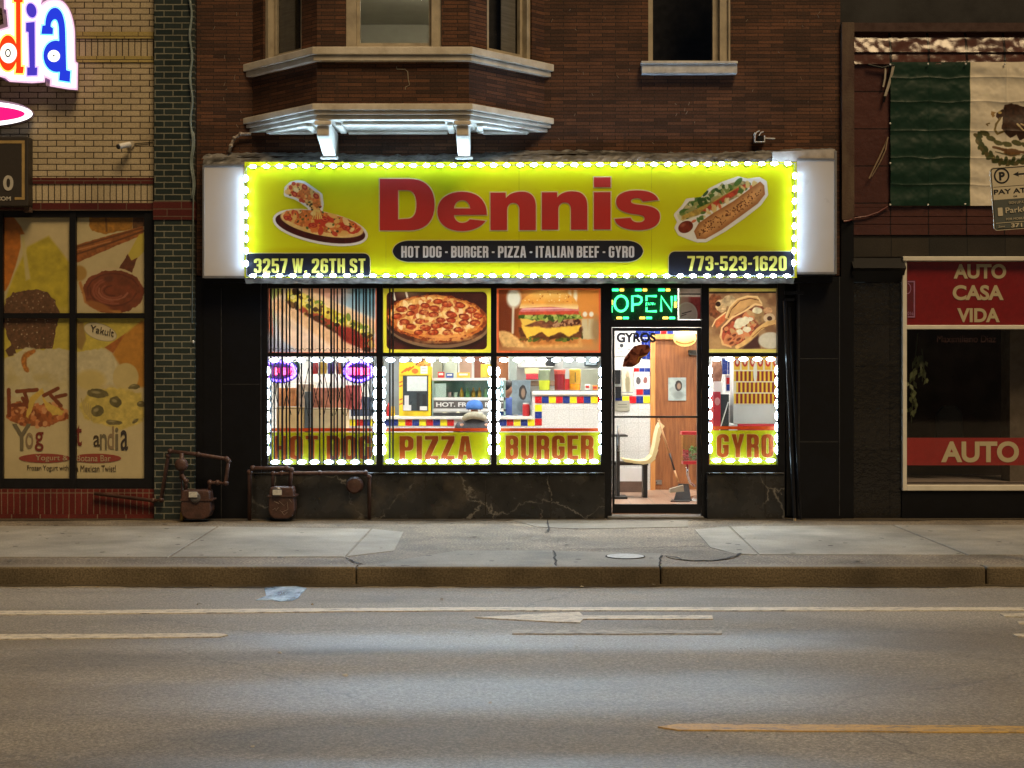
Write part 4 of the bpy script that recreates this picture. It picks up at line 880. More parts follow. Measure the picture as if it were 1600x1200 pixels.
bf = thing('sign_flashing', 'silver metal strip wrapped under the lower edge of the shop sign', 'flashing', (0, -.2, Z(438)))
mb = ragged(X(382, SY), X(1242, SY), 8, lambda u, t: Z(434.5, SY)-t*0.055, lambda u, t: SY-.004+0.10*t, 120, 3, 0.006); mb.build('metal_strip', M_foil, bf)
mb = MB(); mb.box(X(319, SY), X(1304, SY), SY+.10, -.045, Z(441.5, -.2), Z(434.5, -.2)+.02); mb.build('backing_board', M_black, bf)

# ================================================================== LED light borders: every module is a piece of its own
M_led = mat_emit('cool_white_led', (0.50, 0.74, 1.0), 290.0); M_ledin = mat_emit('window_led', (0.60, 0.84, 1.0), 30.0)
M_ledh = mat('led_housing', (0.55, 0.57, 0.6), 0.4, bmp=0)
M_wire = mat('led_wire', (0.25, 0.26, 0.28), 0.5, bmp=0)
mb = MB(); mb.ellipsoid((0, 0, 0), 0.035, 0.0135, 0.020, 12, 8); led0 = mb.build('led', [M_led, M_ledh], smooth=True); ledmesh = led0.data; bpy.data.objects.remove(led0)
mb = MB(); mb.ellipsoid((0, 0, 0), 0.020, 0.0135, 0.035, 12, 8); led0 = mb.build('led', [M_led, M_ledh], smooth=True); ledmeshv = led0.data; bpy.data.objects.remove(led0)
ledw = ledmesh.copy(); ledwv = ledmeshv.copy()
for v in ledw.vertices: v.co.x *= 1.45; v.co.z *= 1.15
for v in ledwv.vertices: v.co.z *= 1.45; v.co.x *= 1.15
for me in (ledmesh, ledmeshv, ledw, ledwv):                 # only the lens faces outward and shines
    for q in me.polygons: q.material_index = 1 if q.center.y > -0.002 and me in (ledmesh, ledmeshv) else 0
for me in (ledw, ledwv): me.materials[0] = M_ledin
def led_border(label, corners, counts, y, group=None, sides='tblr'):
    (ax, ay), (bx, by), (cx, cy_), (dx, dy) = corners      # tl tr br bl in photo pixels
    c0 = P((ax+cx)/2, max(cy_, dy), y); root = thing('led_light_border', label, 'light border', c0, group)
    big = group is not None; mh, mv = (ledw, ledwv) if big else (ledmesh, ledmeshv); runs = {'t': ((ax, ay), (bx, by), counts[0], mh), 'b': ((dx, dy), (cx, cy_), counts[0], mh), 'l': ((ax, ay), (dx, dy), counts[1], mv), 'r': ((bx, by), (cx, cy_), counts[1], mv)}
    w = MB(); rng = random.Random(int(ax))
    for s_ in sides:
        (x0, y0), (x1, y1), nn, me = runs[s_]
        vert = s_ in 'lr'
        for k in range(nn):
            u = (k+0.5)/nn if not vert else (k+1.0)/(nn+1)
            o = bpy.data.objects.new('led', me); COL.objects.link(o)
            o.location = P(x0+(x1-x0)*u+rng.uniform(-.8, .8)*(not vert), y0+(y1-y0)*u+rng.uniform(-.8, .8)*vert, y)
            o.rotation_euler = (0, rng.uniform(-.06, .06), 0); attach(o, root)
        w.tube([P(x0, y0, y+.012), P(x1, y1, y+.012)], 0.004, 6)
    w.build('wire', M_wire, root); return root
led_border('cool white light border round the edge of the yellow shop sign', [(384.5, 260), (1242, 255.5), (1240, 431), (385, 430.5)], (41, 8), SY-.022)
WG = 'light borders round the shop windows'
led_border('white light border round the barred window of the shop', [(418.5, 562.5), (586.5, 562.5), (586.5, 722), (418.5, 722)], (8, 8), 0.022, WG)
led_border('white light border round the pizza window', [(599.5, 562.5), (766, 562.5), (766, 721), (599.5, 721)], (8, 8), 0.022, WG)
led_border('white light border round the burger window beside the door', [(778, 562.5), (938.5, 562.5), (938.5, 721), (778, 721)], (8, 8), 0.022, WG)
led_border('white light border round the narrow gyro window', [(1109.5, 561), (1214, 561), (1214, 719.5), (1109.5, 719.5)], (5, 8), 0.022, WG)

# ================================================================== posters in the upper panes, vinyl strips with words below
M_post = mat_paint('backlit_print', 0.5, 0.35)
PY = 0.12
# hot dog poster
p = Print(417.5, 449.5, 588, 551.5, 2.0, (214, 216, 208), 11)
p.put(np.clip(.5+p.n(30, 2)*1.2, 0, 1), (176, 188, 190)); p.ell(420, 450, 70, 46, (150, 160, 70), soft=30, alpha=.8); p.ell(588, 455, 55, 40, (70, 112, 128), soft=40, alpha=.8); p.ell(500, 452, 40, 25, (196, 120, 84), soft=20, alpha=.7)
p.poly([(418, 450), (424, 450), (428, 552), (418, 552)], (190, 110, 80)); p.ell(450, 490, 14, 32, (206, 140, 70), rot=-20, soft=10)
p.poly([(424, 470), (450, 452), (480, 462), (590, 530), (588, 552), (470, 552), (440, 530)], (222, 192, 160), soft=5, var=.12, vpx=14)
p.poly([(440, 452), (468, 449), (590, 500), (590, 520), (560, 520), (470, 485)], (226, 206, 180), soft=5, var=.1)
p.line([(436, 478), (480, 505), (520, 530), (548, 552)], 22, (214, 170, 124), soft=8, wob=2, var=.1); p.line([(440, 490), (480, 518), (520, 545)], 6, (236, 206, 170), soft=6, alpha=.7); p.line([(478, 458), (530, 482), (590, 512)], 13, (222, 184, 140), soft=6, wob=1.5, var=.1)
m_ = p.line([(460, 466), (500, 490), (545, 518), (572, 535)], 26, (150, 66, 42), soft=3, wob=2, var=.2)
m2 = p.line([(455, 462), (500, 482), (548, 508), (575, 520)], 17, (196, 172, 60), soft=2, wob=4, wpx=7, var=.2)
p.speck(m2, 70, 3.0, [(228, 206, 96), (176, 150, 52), (110, 130, 50), (214, 196, 130)], 1.3); p.speck(m_, 50, 3, [(90, 60, 34), (80, 92, 40), (60, 40, 28), (200, 170, 90)], 1.2)
p.line([(478, 490), (520, 516), (560, 540)], 4, (84, 48, 30), soft=3, wob=2)
p.ell(548, 525, 22, 12, (132, 46, 34), rot=28, soft=4, var=.2); p.poly([(418, 515), (440, 540), (470, 552), (418, 552)], (160, 166, 168), soft=8)
d = np.minimum(np.minimum(p.x-417.5, 588-p.x), np.minimum(p.y-449.5, 551.5-p.y)); p.put(np.clip(1.8-d, 0, 1), (225, 120, 80))
o = p.build('poster', PY, M_post); tag(o, 'hot dog poster behind the black folding gate', 'poster', 'food posters in the upper shop windows')
# pizza poster
p = Print(597.5, 449.5, 767.5, 552, 2.0, (222, 214, 60), 12)
inner = rrect(604, 456, 761, 546, 7); p.poly(inner, (66, 34, 28), var=.3, vpx=25)
clip = np.clip(.5-p.d_poly(inner), 0, 1); c0 = p.c.copy()
p.ell(640, 456, 20, 8, (150, 130, 96), soft=10, alpha=.5); p.line([(614, 455), (617, 468)], 3, (225, 215, 190)); p.line([(634, 455), (637, 466)], 3, (220, 205, 180))
p.ell(683, 508, 84, 41, (40, 24, 20), rot=2, soft=4); p.ell(684, 504, 82, 40, (120, 92, 66), rot=2); p.ell(683, 502, 80, 37, (72, 40, 28), rot=2)
p.ell(682, 497, 78, 36, (176, 92, 40), rot=3, wob=2.4, wpx=12, var=.25, vpx=6); p.ell(682, 495, 74, 33, (206, 130, 60), rot=3, wob=2.2, wpx=10, var=.2, vpx=5)
mz = p.ell(682, 494, 69, 29, (222, 168, 92), rot=3, wob=2.5, var=.22, vpx=5)
p.speck(mz, 150, 2.6, [(236, 196, 128), (214, 150, 76), (196, 104, 52), (238, 208, 150), (182, 84, 44)], 1.6)
rngp = random.Random(5); placed = []
for _ in range(900):
    a, b = rngp.uniform(616, 750), rngp.uniform(468, 524)
    if ((a-682)/66)**2+((b-495)/27)**2 < 1 and all(((a-q[0])/15.5)**2+((b-q[1])/9)**2 > 1 for q in placed): placed.append((a, b))
for a, b in sorted(placed, key=lambda q: q[1]):
    r = rngp.uniform(7.2, 9.2); p.ell(a, b, r, r*.56, (120, 40, 22), rot=rngp.uniform(-15, 15), wob=.8, wpx=4, var=.2); p.ell(a+.5, b+.4, r*.78, r*.4, (172, 66, 34), soft=2, wob=.7, wpx=4, var=.3, vpx=3); p.ell(a-r*.25, b-.8, r*.3, r*.14, (222, 130, 80), soft=1.5, alpha=.7)
p.put(mz*np.clip(p.n(4)*2-.25, 0, 1), (238, 196, 116), alpha=.55); p.ell(700, 529, 45, 6, (226, 160, 90), rot=-4, soft=4, wob=2, alpha=.6); p.put(np.clip(p.d_ell(682, 496, 76, 34, 3)+2, 0, 1)*np.clip(1-p.d_ell(682, 497, 79, 37, 3), 0, 1)*np.clip(p.n(5)*3, 0, 1), (120, 50, 24))
p.c = c0*(1-clip[..., None])+p.c*clip[..., None]
o = p.build('poster', PY, M_post); tag(o, 'pepperoni pizza poster with a yellow border above the pizza window', 'poster', 'food posters in the upper shop windows')
# burger poster
p = Print(775.5, 449, 939.5, 552, 2.0, (150, 74, 32), 13)
def T(u, v): return (590+u/4.444, 440+v/4.444)
p.put(np.clip((p.x-775)/90, 0, 1), (196, 118, 52)); p.ell(905, 470, 60, 30, (214, 138, 60), soft=40, alpha=.8); p.ell(785, 500, 26, 50, (96, 42, 22), soft=25, alpha=.9); p.ell(860, 548, 90, 14, (176, 132, 84), soft=14, alpha=.9)
p.ell(803, 466, 11, 15, (222, 220, 196), soft=5); p.line([(802, 480), (801, 520)], 3.5, (206, 190, 160), soft=2); p.ell(890, 462, 3, 9, (240, 230, 200), soft=3); p.ell(899, 462, 3, 10, (240, 230, 200), soft=3)
for a in (914, 924): p.poly([(a-5, 498), (a+4, 498), (a+6, 530), (a-7, 530)], (190, 172, 130), soft=3); p.ell(a, 491, 3.5, 4, (224, 214, 190), soft=2)
p.ell(931, 515, 7, 20, (150, 120, 80), soft=6)
p.poly([T(830, 345), T(910, 345), T(1000, 420), T(1040, 460), T(870, 450)], (206, 160, 96), soft=3, var=.2, wob=2)
p.poly([T(1020, 400), T(1410, 380), T(1420, 455), T(1030, 460)], (206, 150, 84), soft=4, var=.15, wob=1.5); p.poly([T(1050, 385), T(1400, 370), T(1390, 430), T(1060, 440)], (186, 116, 56), soft=4, var=.2)
p.speck(np.clip(.5-p.d_poly([T(980, 370), T(1420, 350), T(1420, 405), T(1000, 410)]), 0, 1), 60, 2.6, [(66, 84, 28), (96, 112, 40), (50, 62, 24), (120, 76, 40)], 1.5)
p.poly([T(980, 320), T(1420, 310), T(1420, 385), T(1180, 400), T(990, 380)], (88, 50, 30), soft=3, var=.35, wob=2)
p.poly([T(1000, 300), T(1180, 315), T(1410, 300), T(1395, 345), T(1330, 385), T(1270, 350), T(1190, 385), T(1140, 350), T(1040, 390), T(1010, 340)], (232, 184, 66), soft=2, wob=1.5, var=.08)
p.poly([T(1010, 265), T(1400, 262), T(1415, 300), T(1200, 322), T(1010, 305)], (106, 62, 40), soft=3, var=.35, wob=2); p.speck(np.clip(.5-p.d_poly([T(1200, 265), T(1400, 265), T(1410, 300), T(1200, 310)]), 0, 1), 30, 1.6, [(176, 130, 96), (70, 36, 24)], 1.5)
p.poly([T(985, 250), T(1180, 262), T(1100, 275), T(1010, 310), T(1000, 285)], (226, 182, 76), soft=2, wob=1)
lt = np.clip(.5-p.d_poly([T(975, 228), T(1400, 222), T(1420, 255), T(1200, 268), T(985, 255)])/2, 0, 1); p.put(lt, (84, 104, 36), var=.4, vpx=3); p.speck(lt, 60, 2.4, [(130, 150, 60), (56, 76, 26), (170, 180, 90)], 1.5)
p.poly([T(985, 205), T(1390, 198), T(1405, 228), T(980, 232)], (188, 70, 46), soft=2, wob=1, var=.2); p.poly([T(1000, 180), T(1395, 172), T(1400, 202), T(985, 210)], (202, 116, 112), soft=2, wob=.8, var=.15); p.line([T(1010, 190), T(1390, 184)], 1.6, (232, 180, 176), soft=1.5)
bn = [T(a, b) for a, b in ((985, 185), (1000, 130), (1060, 85), (1130, 62), (1230, 58), (1310, 75), (1370, 120), (1395, 170), (1390, 192), (1200, 172))]
p.poly(bn, (224, 152, 62), soft=2, var=.08, vpx=9, wob=1); d = p.d_poly(bn); p.ell(*T(1190, 85), 34, 9, (240, 192, 104), soft=10, alpha=.7); p.put(np.clip(.5-d, 0, 1)*np.clip(1-(p.y-440)/1.0*0, 0, 1)*np.clip((p.y-473)/8, 0, 1), (236, 214, 160), alpha=.8); p.speck(np.clip(-d-1, 0, 1)*(p.y < 474), 26, .8, [(250, 226, 160), (180, 104, 40)], 1.3)
d = np.minimum(np.minimum(p.x-775.5, 939.5-p.x), np.minimum(p.y-449, 552-p.y)); p.put(np.clip(4.5-d, 0, 1), (206, 96, 52)); p.put(np.clip(1.5-d, 0, 1), (236, 150, 100))
o = p.build('poster', PY, M_post); tag(o, 'tall cheeseburger poster above the burger window', 'poster', 'food posters in the upper shop windows')
# gyro poster
p = Print(1107.5, 446.5, 1215, 553, 2.2, (158, 122, 84), 14)
def T(u, v): return (1100+u/10, 440+v/10)
p.put(np.clip(.5+p.n(12, 3)*1.4, 0, 1), (124, 88, 58)); p.put(np.clip((p.y-520)/12, 0, 1)*np.clip((1135-p.x)/10, 0, 1), (166, 128, 84), var=.1)
p.ell(1117, 478, 12, 18, (116, 66, 40), var=.4, vpx=4, wob=2); p.ell(1127, 478, 9, 10, (206, 170, 120), var=.3, vpx=3, wob=2); p.ell(1122, 475, 4, 4, (50, 30, 22), wob=1); p.ell(1140, 470, 10, 9, (176, 150, 110), var=.3, wob=2)
p.poly([T(a, b) for a, b in ((150, 640), (330, 470), (340, 600), (200, 730))], (206, 106, 60), soft=2, var=.25); p.line([T(130, 700), T(180, 600), T(340, 480)], 2, (236, 200, 140))
p.poly([T(a, b) for a, b in ((330, 570), (400, 400), (520, 270), (680, 220), (840, 250), (920, 360), (700, 380), (560, 500), (380, 600))], (198, 150, 92), soft=2, var=.14, vpx=8, wob=1); p.line([T(a, b) for a, b in ((340, 560), (400, 400), (520, 280), (680, 230), (830, 240), (900, 340))], 2.6, (226, 188, 130), wob=.6); p.line([T(a, b) for a, b in ((380, 560), (430, 430), (560, 300), (720, 260), (850, 290))], 1.4, (96, 56, 32), wob=.6)
p.poly([T(a, b) for a, b in ((240, 800), (300, 670), (480, 520), (700, 420), (900, 380), (1000, 480), (900, 660), (760, 800), (600, 960), (420, 1010), (300, 960))], (120, 60, 40), soft=2, var=.35, vpx=5)
mk = np.clip(.5-p.d_poly([T(a, b) for a, b in ((300, 760), (480, 620), (760, 480), (900, 480), (760, 780), (560, 960), (340, 940))]), 0, 1)
p.speck(mk, 90, 3.2, [(176, 84, 56), (150, 56, 40), (206, 130, 84), (96, 52, 34), (190, 150, 96)], 1.5)
for a, b, r in ((580, 640, 9), (530, 680, 7), (640, 610, 7), (670, 750, 6), (560, 790, 5), (720, 590, 4)): p.ell(*T(a, b), r, r*.8, (222, 210, 172), wob=1.6, wpx=4, var=.1)
for a, b in ((470, 840), (540, 900), (400, 900), (430, 960)): p.ell(*T(a, b), 7, 4.5, (186, 116, 74), rot=-30, wob=1, var=.2); p.ell(*T(a, b), 4, 2, (110, 56, 36), rot=-30)
p.line([T(a, b) for a, b in ((260, 860), (280, 720), (440, 560), (640, 460), (800, 350), (900, 370))], 2.8, (230, 190, 132), wob=.7); p.line([T(a, b) for a, b in ((260, 860), (300, 980), (420, 1020))], 3, (220, 170, 110), wob=1)
p.poly([T(a, b) for a, b in ((780, 440), (940, 430), (960, 600), (860, 680), (790, 600))], (150, 116, 76), soft=3, var=.25); p.ell(*T(830, 450), 8, 5, (212, 200, 160), var=.2, wob=1)
p.ell(*T(1020, 570), 9, 7.5, (206, 176, 136), var=.1); p.ell(*T(1025, 575), 4, 3.6, (76, 48, 34)); p.ell(*T(1000, 450), 7, 5, (186, 140, 96), var=.3)
p.line([T(a, b) for a, b in ((520, 1020), (700, 920), (860, 740), (1000, 650), (1120, 640))], 7, (216, 170, 104), var=.12, wob=.8); p.line([T(a, b) for a, b in ((760, 860), (900, 730), (1110, 670))], 1.2, (140, 92, 52))
p.poly([T(a, b) for a, b in ((620, 1020), (850, 830), (880, 1040), (600, 1060))], (70, 44, 38), soft=3); p.ell(*T(1040, 920), 19, 13, (196, 186, 160), soft=2, var=.06)
p.put(np.clip((456-p.y), 0, 1), (206, 190, 96), var=.1); p.put(np.clip((p.y-545), 0, 1), (206, 190, 96)); p.line([(1107, 457.5), (1215, 456.5)], 2.2, (26, 18, 16)); p.put(np.clip(449-p.y, 0, 1), (236, 226, 170))
o = p.build('poster', PY, M_post); tag(o, 'brown gyro wrap poster above the narrow gyro window', 'poster', 'food posters in the upper shop windows')

M_strip = mat_film('yellow_window_vinyl', (0.58, 0.56, 0.007), 0.6, col2=(0.50, 0.52, 0.008)); M_strip2 = mat_film('rust_red_vinyl', (0.66, 0.13, 0.012), 0.6); M_strip3 = mat_film('pale_yellow_edge', (0.85, 0.75, 0.24), 0.6)
def strip(x0, x1, word, r, label, ytop=669):
    root = thing('window_sign', label, 'window sign', P((x0+x1)/2, 722, PY-.02), 'yellow word strips in the shop windows')
    mb = MB(); mb.pbox(x0, x1, ytop+6.5, 726, PY-.02, PY-.018); mb.build('background', M_strip, root)
    mb = MB(); mb.pbox(x0, x1, ytop, ytop+5.0, PY-.02, PY-.018); mb.build('red_line', M_strip2, root)
    mb = MB(); condensed(mb, word, *r, PY-.0215, 0.001, offset=0.007, gap=0.10); mb.build('lettering_outline', M_strip3, root)
    mb = MB(); condensed(mb, word, *r, PY-.024, 0.001, gap=0.10); mb.build('lettering', M_strip2, root)
strip(418.5, 587.5, 'HOT DOG', (428, 681, 581, 718), 'yellow strip reading HOT DOG behind the folding gate')
strip(598.5, 766.5, 'PIZZA', (624.5, 681.5, 738.5, 718), 'yellow strip reading PIZZA in the window left of the burger strip')
strip(776.5, 938.5, 'BURGER', (790, 680.5, 927.5, 717.5), 'yellow strip reading BURGER in the window beside the door')
strip(1108.5, 1214.5, 'GYRO', (1120, 678.5, 1208.5, 714.5), 'yellow strip reading GYRO in the narrow window right of the door', 666)

# ================================================================== neon OPEN sign over the door
ns = thing('neon_sign', 'green neon OPEN sign with dashes in the pane above the door', 'neon sign', P(1004, 499, .1))
mb = MB(); mb.pbox(950, 1059, 450, 500, 0.11, 0.12); mb.build('back_board', mat('glow_green_board', (0.012, 0.07, 0.035), 0.25, bmp=0), ns)  # the green glow of the neon is put into the board colour
M_neon = mat_emit('green_neon', (0.03, 1.0, 0.30), 2.6); M_neony = mat_emit('yellow_neon', (1.0, 0.62, 0.06), 2.6); M_neonw = mat_emit('bright_green_neon', (0.035, 1.0, 0.27), 2.4)
nb = MB(); NR = 0.0138; ny = 0.085
def T(u, v): return (940+u/3.159, 430+v/3.159)
def nt(pts, m_=None): (m_ or nb).tube([P(*T(a, b), ny) for a, b in pts], NR, 8)
nt([(96+32*math.cos(q), 140+38*math.sin(q)) for q in [2*math.pi*k/20 for k in range(21)]])
nt([(152, 180), (152, 103), (180, 103), (196, 110), (198, 128), (186, 142), (152, 146)]); nt([(272, 103), (222, 103), (222, 178), (272, 178)]); nt([(222, 141), (264, 141)]); nt([(294, 180), (294, 104), (346, 178), (346, 103)])
nt([(48, 150), (48, 184)]); nt([(364, 100), (364, 128)])
nb.build('lettering', M_neonw, ns, smooth=True)
nb = MB()
for k in range(3): nt([(52+114*k, 73), (84+114*k, 73)]); nt([(106+114*k, 211), (134+114*k, 211)])
nb.build('green_dashes', M_neon, ns, smooth=True); nb = MB()
for k in range(3): nt([(90+114*k, 73), (110+114*k, 73)]); nt([(74+114*k, 211), (100+114*k, 211)])
nt([(48, 122), (48, 146)]); nt([(364, 132), (364, 160)])
nb.build('yellow_dashes', M_neony, ns, smooth=True)
mb = MB(); text(mb, '3257', 1003.5, 470, 1024.5, 480.5, 0.0265, bold=0.02); hn = mb.build('house_number', M_ink); tag(hn, 'small dark house number 3257 stuck on the pane above the door', 'house number')
M_gyt = mat('dark_navy_vinyl', (0.012, 0.013, 0.03), 0.4, bmp=0)
mb = MB(); text(mb, 'GYROS', 963.5, 519.5, 1024.5, 535.5, 0.0265, bold=0.045); gs = mb.build('door_lettering', M_gyt); tag(gs, 'dark GYROS lettering across the top of the door glass', 'lettering')
p = Print(970, 534, 1018, 576, 3, (96, 56, 40), 21)
def T(u, v): return (940+u/3.159, 430+v/3.159)
gp = [T(a, b) for a, b in ((105, 450), (112, 415), (140, 375), (160, 352), (190, 344), (230, 345), (240, 368), (225, 392), (195, 410), (185, 432), (165, 445), (150, 452))]
p.a = (p.d_poly(gp) < .6).astype(float); mk = p.poly(gp, (104, 56, 40), var=.35, vpx=4); p.speck(mk, 60, 2, [(70, 36, 26), (140, 84, 60), (90, 46, 34), (160, 100, 70)], 2.2); p.line([T(175, 430), T(185, 405), T(230, 392)], 1.5, (190, 150, 60))
o = p.build('door_decal', 0.0255, M_post, thick=.002); tag(o, 'brown gyro meat picture stuck under the GYROS lettering on the door', 'decal')
pp_ = thing('price_board', 'pale board with a red and white picture beside the neon OPEN sign', 'board', P(1079, 498, .12))
mb = MB(); mb.pbox(1061, 1096, 450, 499, .115, .12); mb.build('panel', mat_film('pale_panel', (0.70, 0.62, 0.56), 0.5), pp_)
p = Print(1062, 464, 1096, 498, 2.4, (206, 170, 160), 22); p.put(np.clip((p.x-1074)/6, 0, 1), (190, 90, 90), var=.2); p.ell(1073, 492, 17, 20, (226, 222, 214)); p.ell(1073, 492, 15, 18, (196, 170, 160), alpha=.4); p.line([(1066, 490), (1080, 486)], 1.4, (60, 50, 50)); p.line([(1064, 494), (1072, 491)], 1.2, (90, 60, 60)); p.build('picture', .1135, M_post, pp_)
mb = MB(); mb.pbox(1061, 1096, 458.5, 460.5, .105, .114); mb.build('bar', M_black, pp_)
# ================================================================== inside the shop
M_wallw = mat('white_shop_wall', (0.74, 0.74, 0.70), 0.6, var=0.06, scale=1.5, bmp=0)
M_ceil = mat('white_ceiling', (0.75, 0.75, 0.73), 0.8, var=0.05, bmp=0)
M_floor = mat_brick('terracotta_floor_tile', (0.40, 0.24, 0.16), (0.46, 0.29, 0.20), (0.24, 0.17, 0.13), 0.30, 0.30, 0.006, offset=0.0, stain=0.2, rough=0.35, bmp=0.3)
M_wtile = mat_brick('white_wall_tile', (0.74, 0.74, 0.71), (0.78, 0.78, 0.75), (0.66, 0.66, 0.63), 0.20, 0.20, 0.004, offset=0.0, stain=0.06, rough=0.25, bmp=0.3)
FZ = 0.05
mb = MB(); mb.box(-3.3, 3.6, 0.2, 6.6, FZ-.1, FZ); mb.build('shop_floor', M_floor, bld)
mb = MB(); mb.box(-3.3, 3.6, 0.36, 6.6, 3.3, 3.4); mb.build('shop_ceiling', M_ceil, bld)
mb = MB(); mb.box(-3.3, -3.2, 0.36, 6.6, FZ, 3.3); mb.box(3.5, 3.6, 0.36, 6.6, FZ, 3.3); mb.box(-3.2, 3.5, 6.4, 6.5, FZ, 3.3); mb.build('shop_wall', M_wallw, bld)
mb = MB(); mb.box(-3.3, 3.6, 0.26, 0.355, 2.72, 3.4); mb.box(-3.3, X(412), 0.26, 0.355, FZ, 2.72); mb.box(X(1222), 3.6, 0.26, 0.355, FZ, 2.72); mb.build('front_wall_lining', M_wallw, bld)
mb = MB(); mb.box(X(410), X(948), 0.205, 0.30, FZ, Z(727)); mb.box(X(1102), X(1222), 0.205, 0.30, FZ, Z(727)); mb.build('window_ledge', M_wallw, bld)
M_tube = mat_emit('fluorescent_panel', (1.0, 0.97, 0.92), 62.0)
for x, y in ((-2.2, 1.5), (0.0, 1.5), (2.3, 1.6), (-2.0, 4.6), (0.3, 4.8), (2.2, 2.9)):
    t = thing('ceiling_light', 'white fluorescent ceiling panel inside the shop', 'ceiling light', (x, y, 3.3), 'ceiling panels in the shop')
    mb = MB(); mb.box(x-.62, x+.62, y-.17, y+.17, 3.265, 3.299); mb.build('housing', M_white, t)
    mb = MB(); mb.box(x-.58, x+.58, y-.13, y+.13, 3.258, 3.264); mb.build('diffuser', M_tube, t)

TILEC = {'r': (196, 30, 34), 'b': (34, 52, 132), 'y': (242, 226, 40), 'w': (226, 226, 218)}
def tiles(name, pat, x0, x1, z0, z1, y, parent, horiz=True):
    """one row of coloured wall tiles as real tiles with grout gaps"""
    mb = MB(); ms = []; keys = []
    n_ = len(pat)
    for k, ch in enumerate(pat):
        if ch not in keys: keys.append(ch)
        mb.cur = keys.index(ch)
        if horiz: mb.box(x0+(x1-x0)*k/n_+.002, x0+(x1-x0)*(k+1)/n_-.002, y-.004, y+.006, z0, z1)
        else: mb.box(x0, x1, y-.004, y+.006, z0+(z1-z0)*k/n_+.002, z0+(z1-z0)*(k+1)/n_-.002)
    names = {'r': 'red_tile', 'b': 'blue_tile', 'y': 'yellow_tile', 'w': 'white_tile'}
    return mb.build(name, [mat(names[c], S(*TILEC[c]), 0.25, var=0.12, scale=20, bmp=0) for c in keys], parent)
# counter with a raised end
CY = 3.2; d_ = D0+CY
ct = thing('counter', 'white tiled shop counter with a red, blue and yellow tile border and a raised end', 'counter', (X(780, CY), CY, FZ))
xa, xb, xc = X(545, CY), X(831.5, CY), X(952, CY)
mb = MB(); mb.box(xa, xb, CY, CY+.6, FZ, Z(655, CY)); mb.box(xb, xc, CY, CY+.6, FZ, Z(617, CY)); mb.build('front', M_wtile, ct)
M_top = mat('white_counter_top', (0.78, 0.77, 0.72), 0.3, var=0.05, bmp=0)
mb = MB(); mb.box(xa-.03, xb-.002, CY-.04, CY+.62, Z(655, CY), Z(650.5, CY)); mb.box(xb, xc, CY-.04, CY+.62, Z(617, CY), Z(611.5, CY)); mb.build('top', M_top, ct, bevel=.006)
tw = (X(846.7, CY)-X(835.8, CY))
x_ = X(835.8, CY)
tiles('tile_border', 'rbyrbyrbyrb', x_, x_+tw*11, Z(630, CY), Z(619.3, CY), CY-.003, ct)
tiles('tile_border', 'rby', x_, x_+tw, Z(665, CY), Z(632, CY), CY-.003, ct, False)
tiles('tile_border', 'ybryb'[::-1], x_-tw*5, x_, Z(665, CY), Z(654.8, CY), CY-.003, ct) if False else tiles('tile_border', 'bryby'[::1], x_-tw*5.05, x_-.004, Z(665.3, CY), Z(655.3, CY), CY-.003, ct)
tiles('tile_border', 'yrbyrbbyrbyrbyr', X(600.5, CY)-tw*5, X(600.5, CY)+tw*16-tw*6, Z(665.3, CY), Z(655.3, CY), CY-.003, ct)
# back counter run under the warmer, and things on the counter
kt = thing('kitchen_unit', 'pale kitchen unit along the back wall of the shop', 'kitchen unit', (0, 5.9, FZ))
mb = MB(); mb.pbox(560, 950, 640, 700, 5.7, 6.38); mb.build('body', mat('pale_steel', (0.55, 0.57, 0.55), 0.35, metal=0.4, bmp=0), kt)
mb = MB(); mb.pbox(556, 954, 634, 640, 5.66, 6.38); mb.build('worktop', M_top, kt)
# yellow framed food machine
fm = thing('menu_cabinet', 'yellow framed food cabinet with a dark front and a pale notice on the counter', 'cabinet', P(648, 650, CY+.1))
y = CY+.08
M_yfr = mat('yellow_frame_paint', S(250, 214, 40), 0.4, var=0.08, bmp=0); M_dkpan = mat('dark_panel', S(58, 66, 70), 0.3, var=0.3, bmp=0)
mb = MB(); mb.pbox(623.5, 673, 573, 650, y+.02, y+.4); mb.build('body', M_yfr, fm)
mb = MB(); mb.pbox(629.5, 669, 587, 642, y+.012, y+.02); mb.build('dark_front', M_dkpan, fm)
mb = MB(); mb.pbox(636, 667, 588, 611, y+.006, y+.012); mb.build('notice', mat('pale_notice', S(214, 224, 222), 0.6, var=0.12, scale=30, bmp=0), fm)
mb = MB(); mb.pbox(632, 638.5, 618, 636, y-.02, y+.012); mb.pbox(630, 642, 633, 641.5, y-.05, y+.012); mb.pbox(656, 667, 635, 641, y-.05, y+.012); mb.build('dispenser', M_white, fm)
mb = MB(); mb.pbox(651, 656, 614, 640, y-.01, y+.012); mb.pbox(660, 666, 616, 634, y-.01, y+.012); mb.build('slot', mat('dark_slot', (0.02, 0.02, 0.022), 0.4), fm)
p = Print(624, 560, 673, 586, 3, (250, 214, 60), 31)
p.put(np.clip((566.5-p.y), 0, 1)*np.clip((650-p.x), 0, 1), (150, 150, 150), var=.2)
for a, b in ((632, 579), (637, 577), (642, 576)): p.line([(a-4, b+3), (a+4, b-3)], 2.6, (206, 110, 40))
p.ell(648, 580, 5, 3.5, (214, 120, 50), wob=1, var=.3); p.speck(np.clip(.5-p.d_ell(660, 567, 14, 7), 0, 1), 40, 2.5, [(226, 160, 70), (240, 200, 110), (120, 60, 30)]); p.poly([(657, 572), (668, 572), (668, 584), (657, 584)], (238, 238, 232)); p.line([(659, 576), (666, 576)], 1, (150, 170, 160)); p.line([(659, 580), (666, 580)], 1, (150, 170, 160))
p.build('top_picture', y-.002, mat_paint('indoor_print', 0.0, 0.4), fm)
M_iprint = MATS['indoor_print']
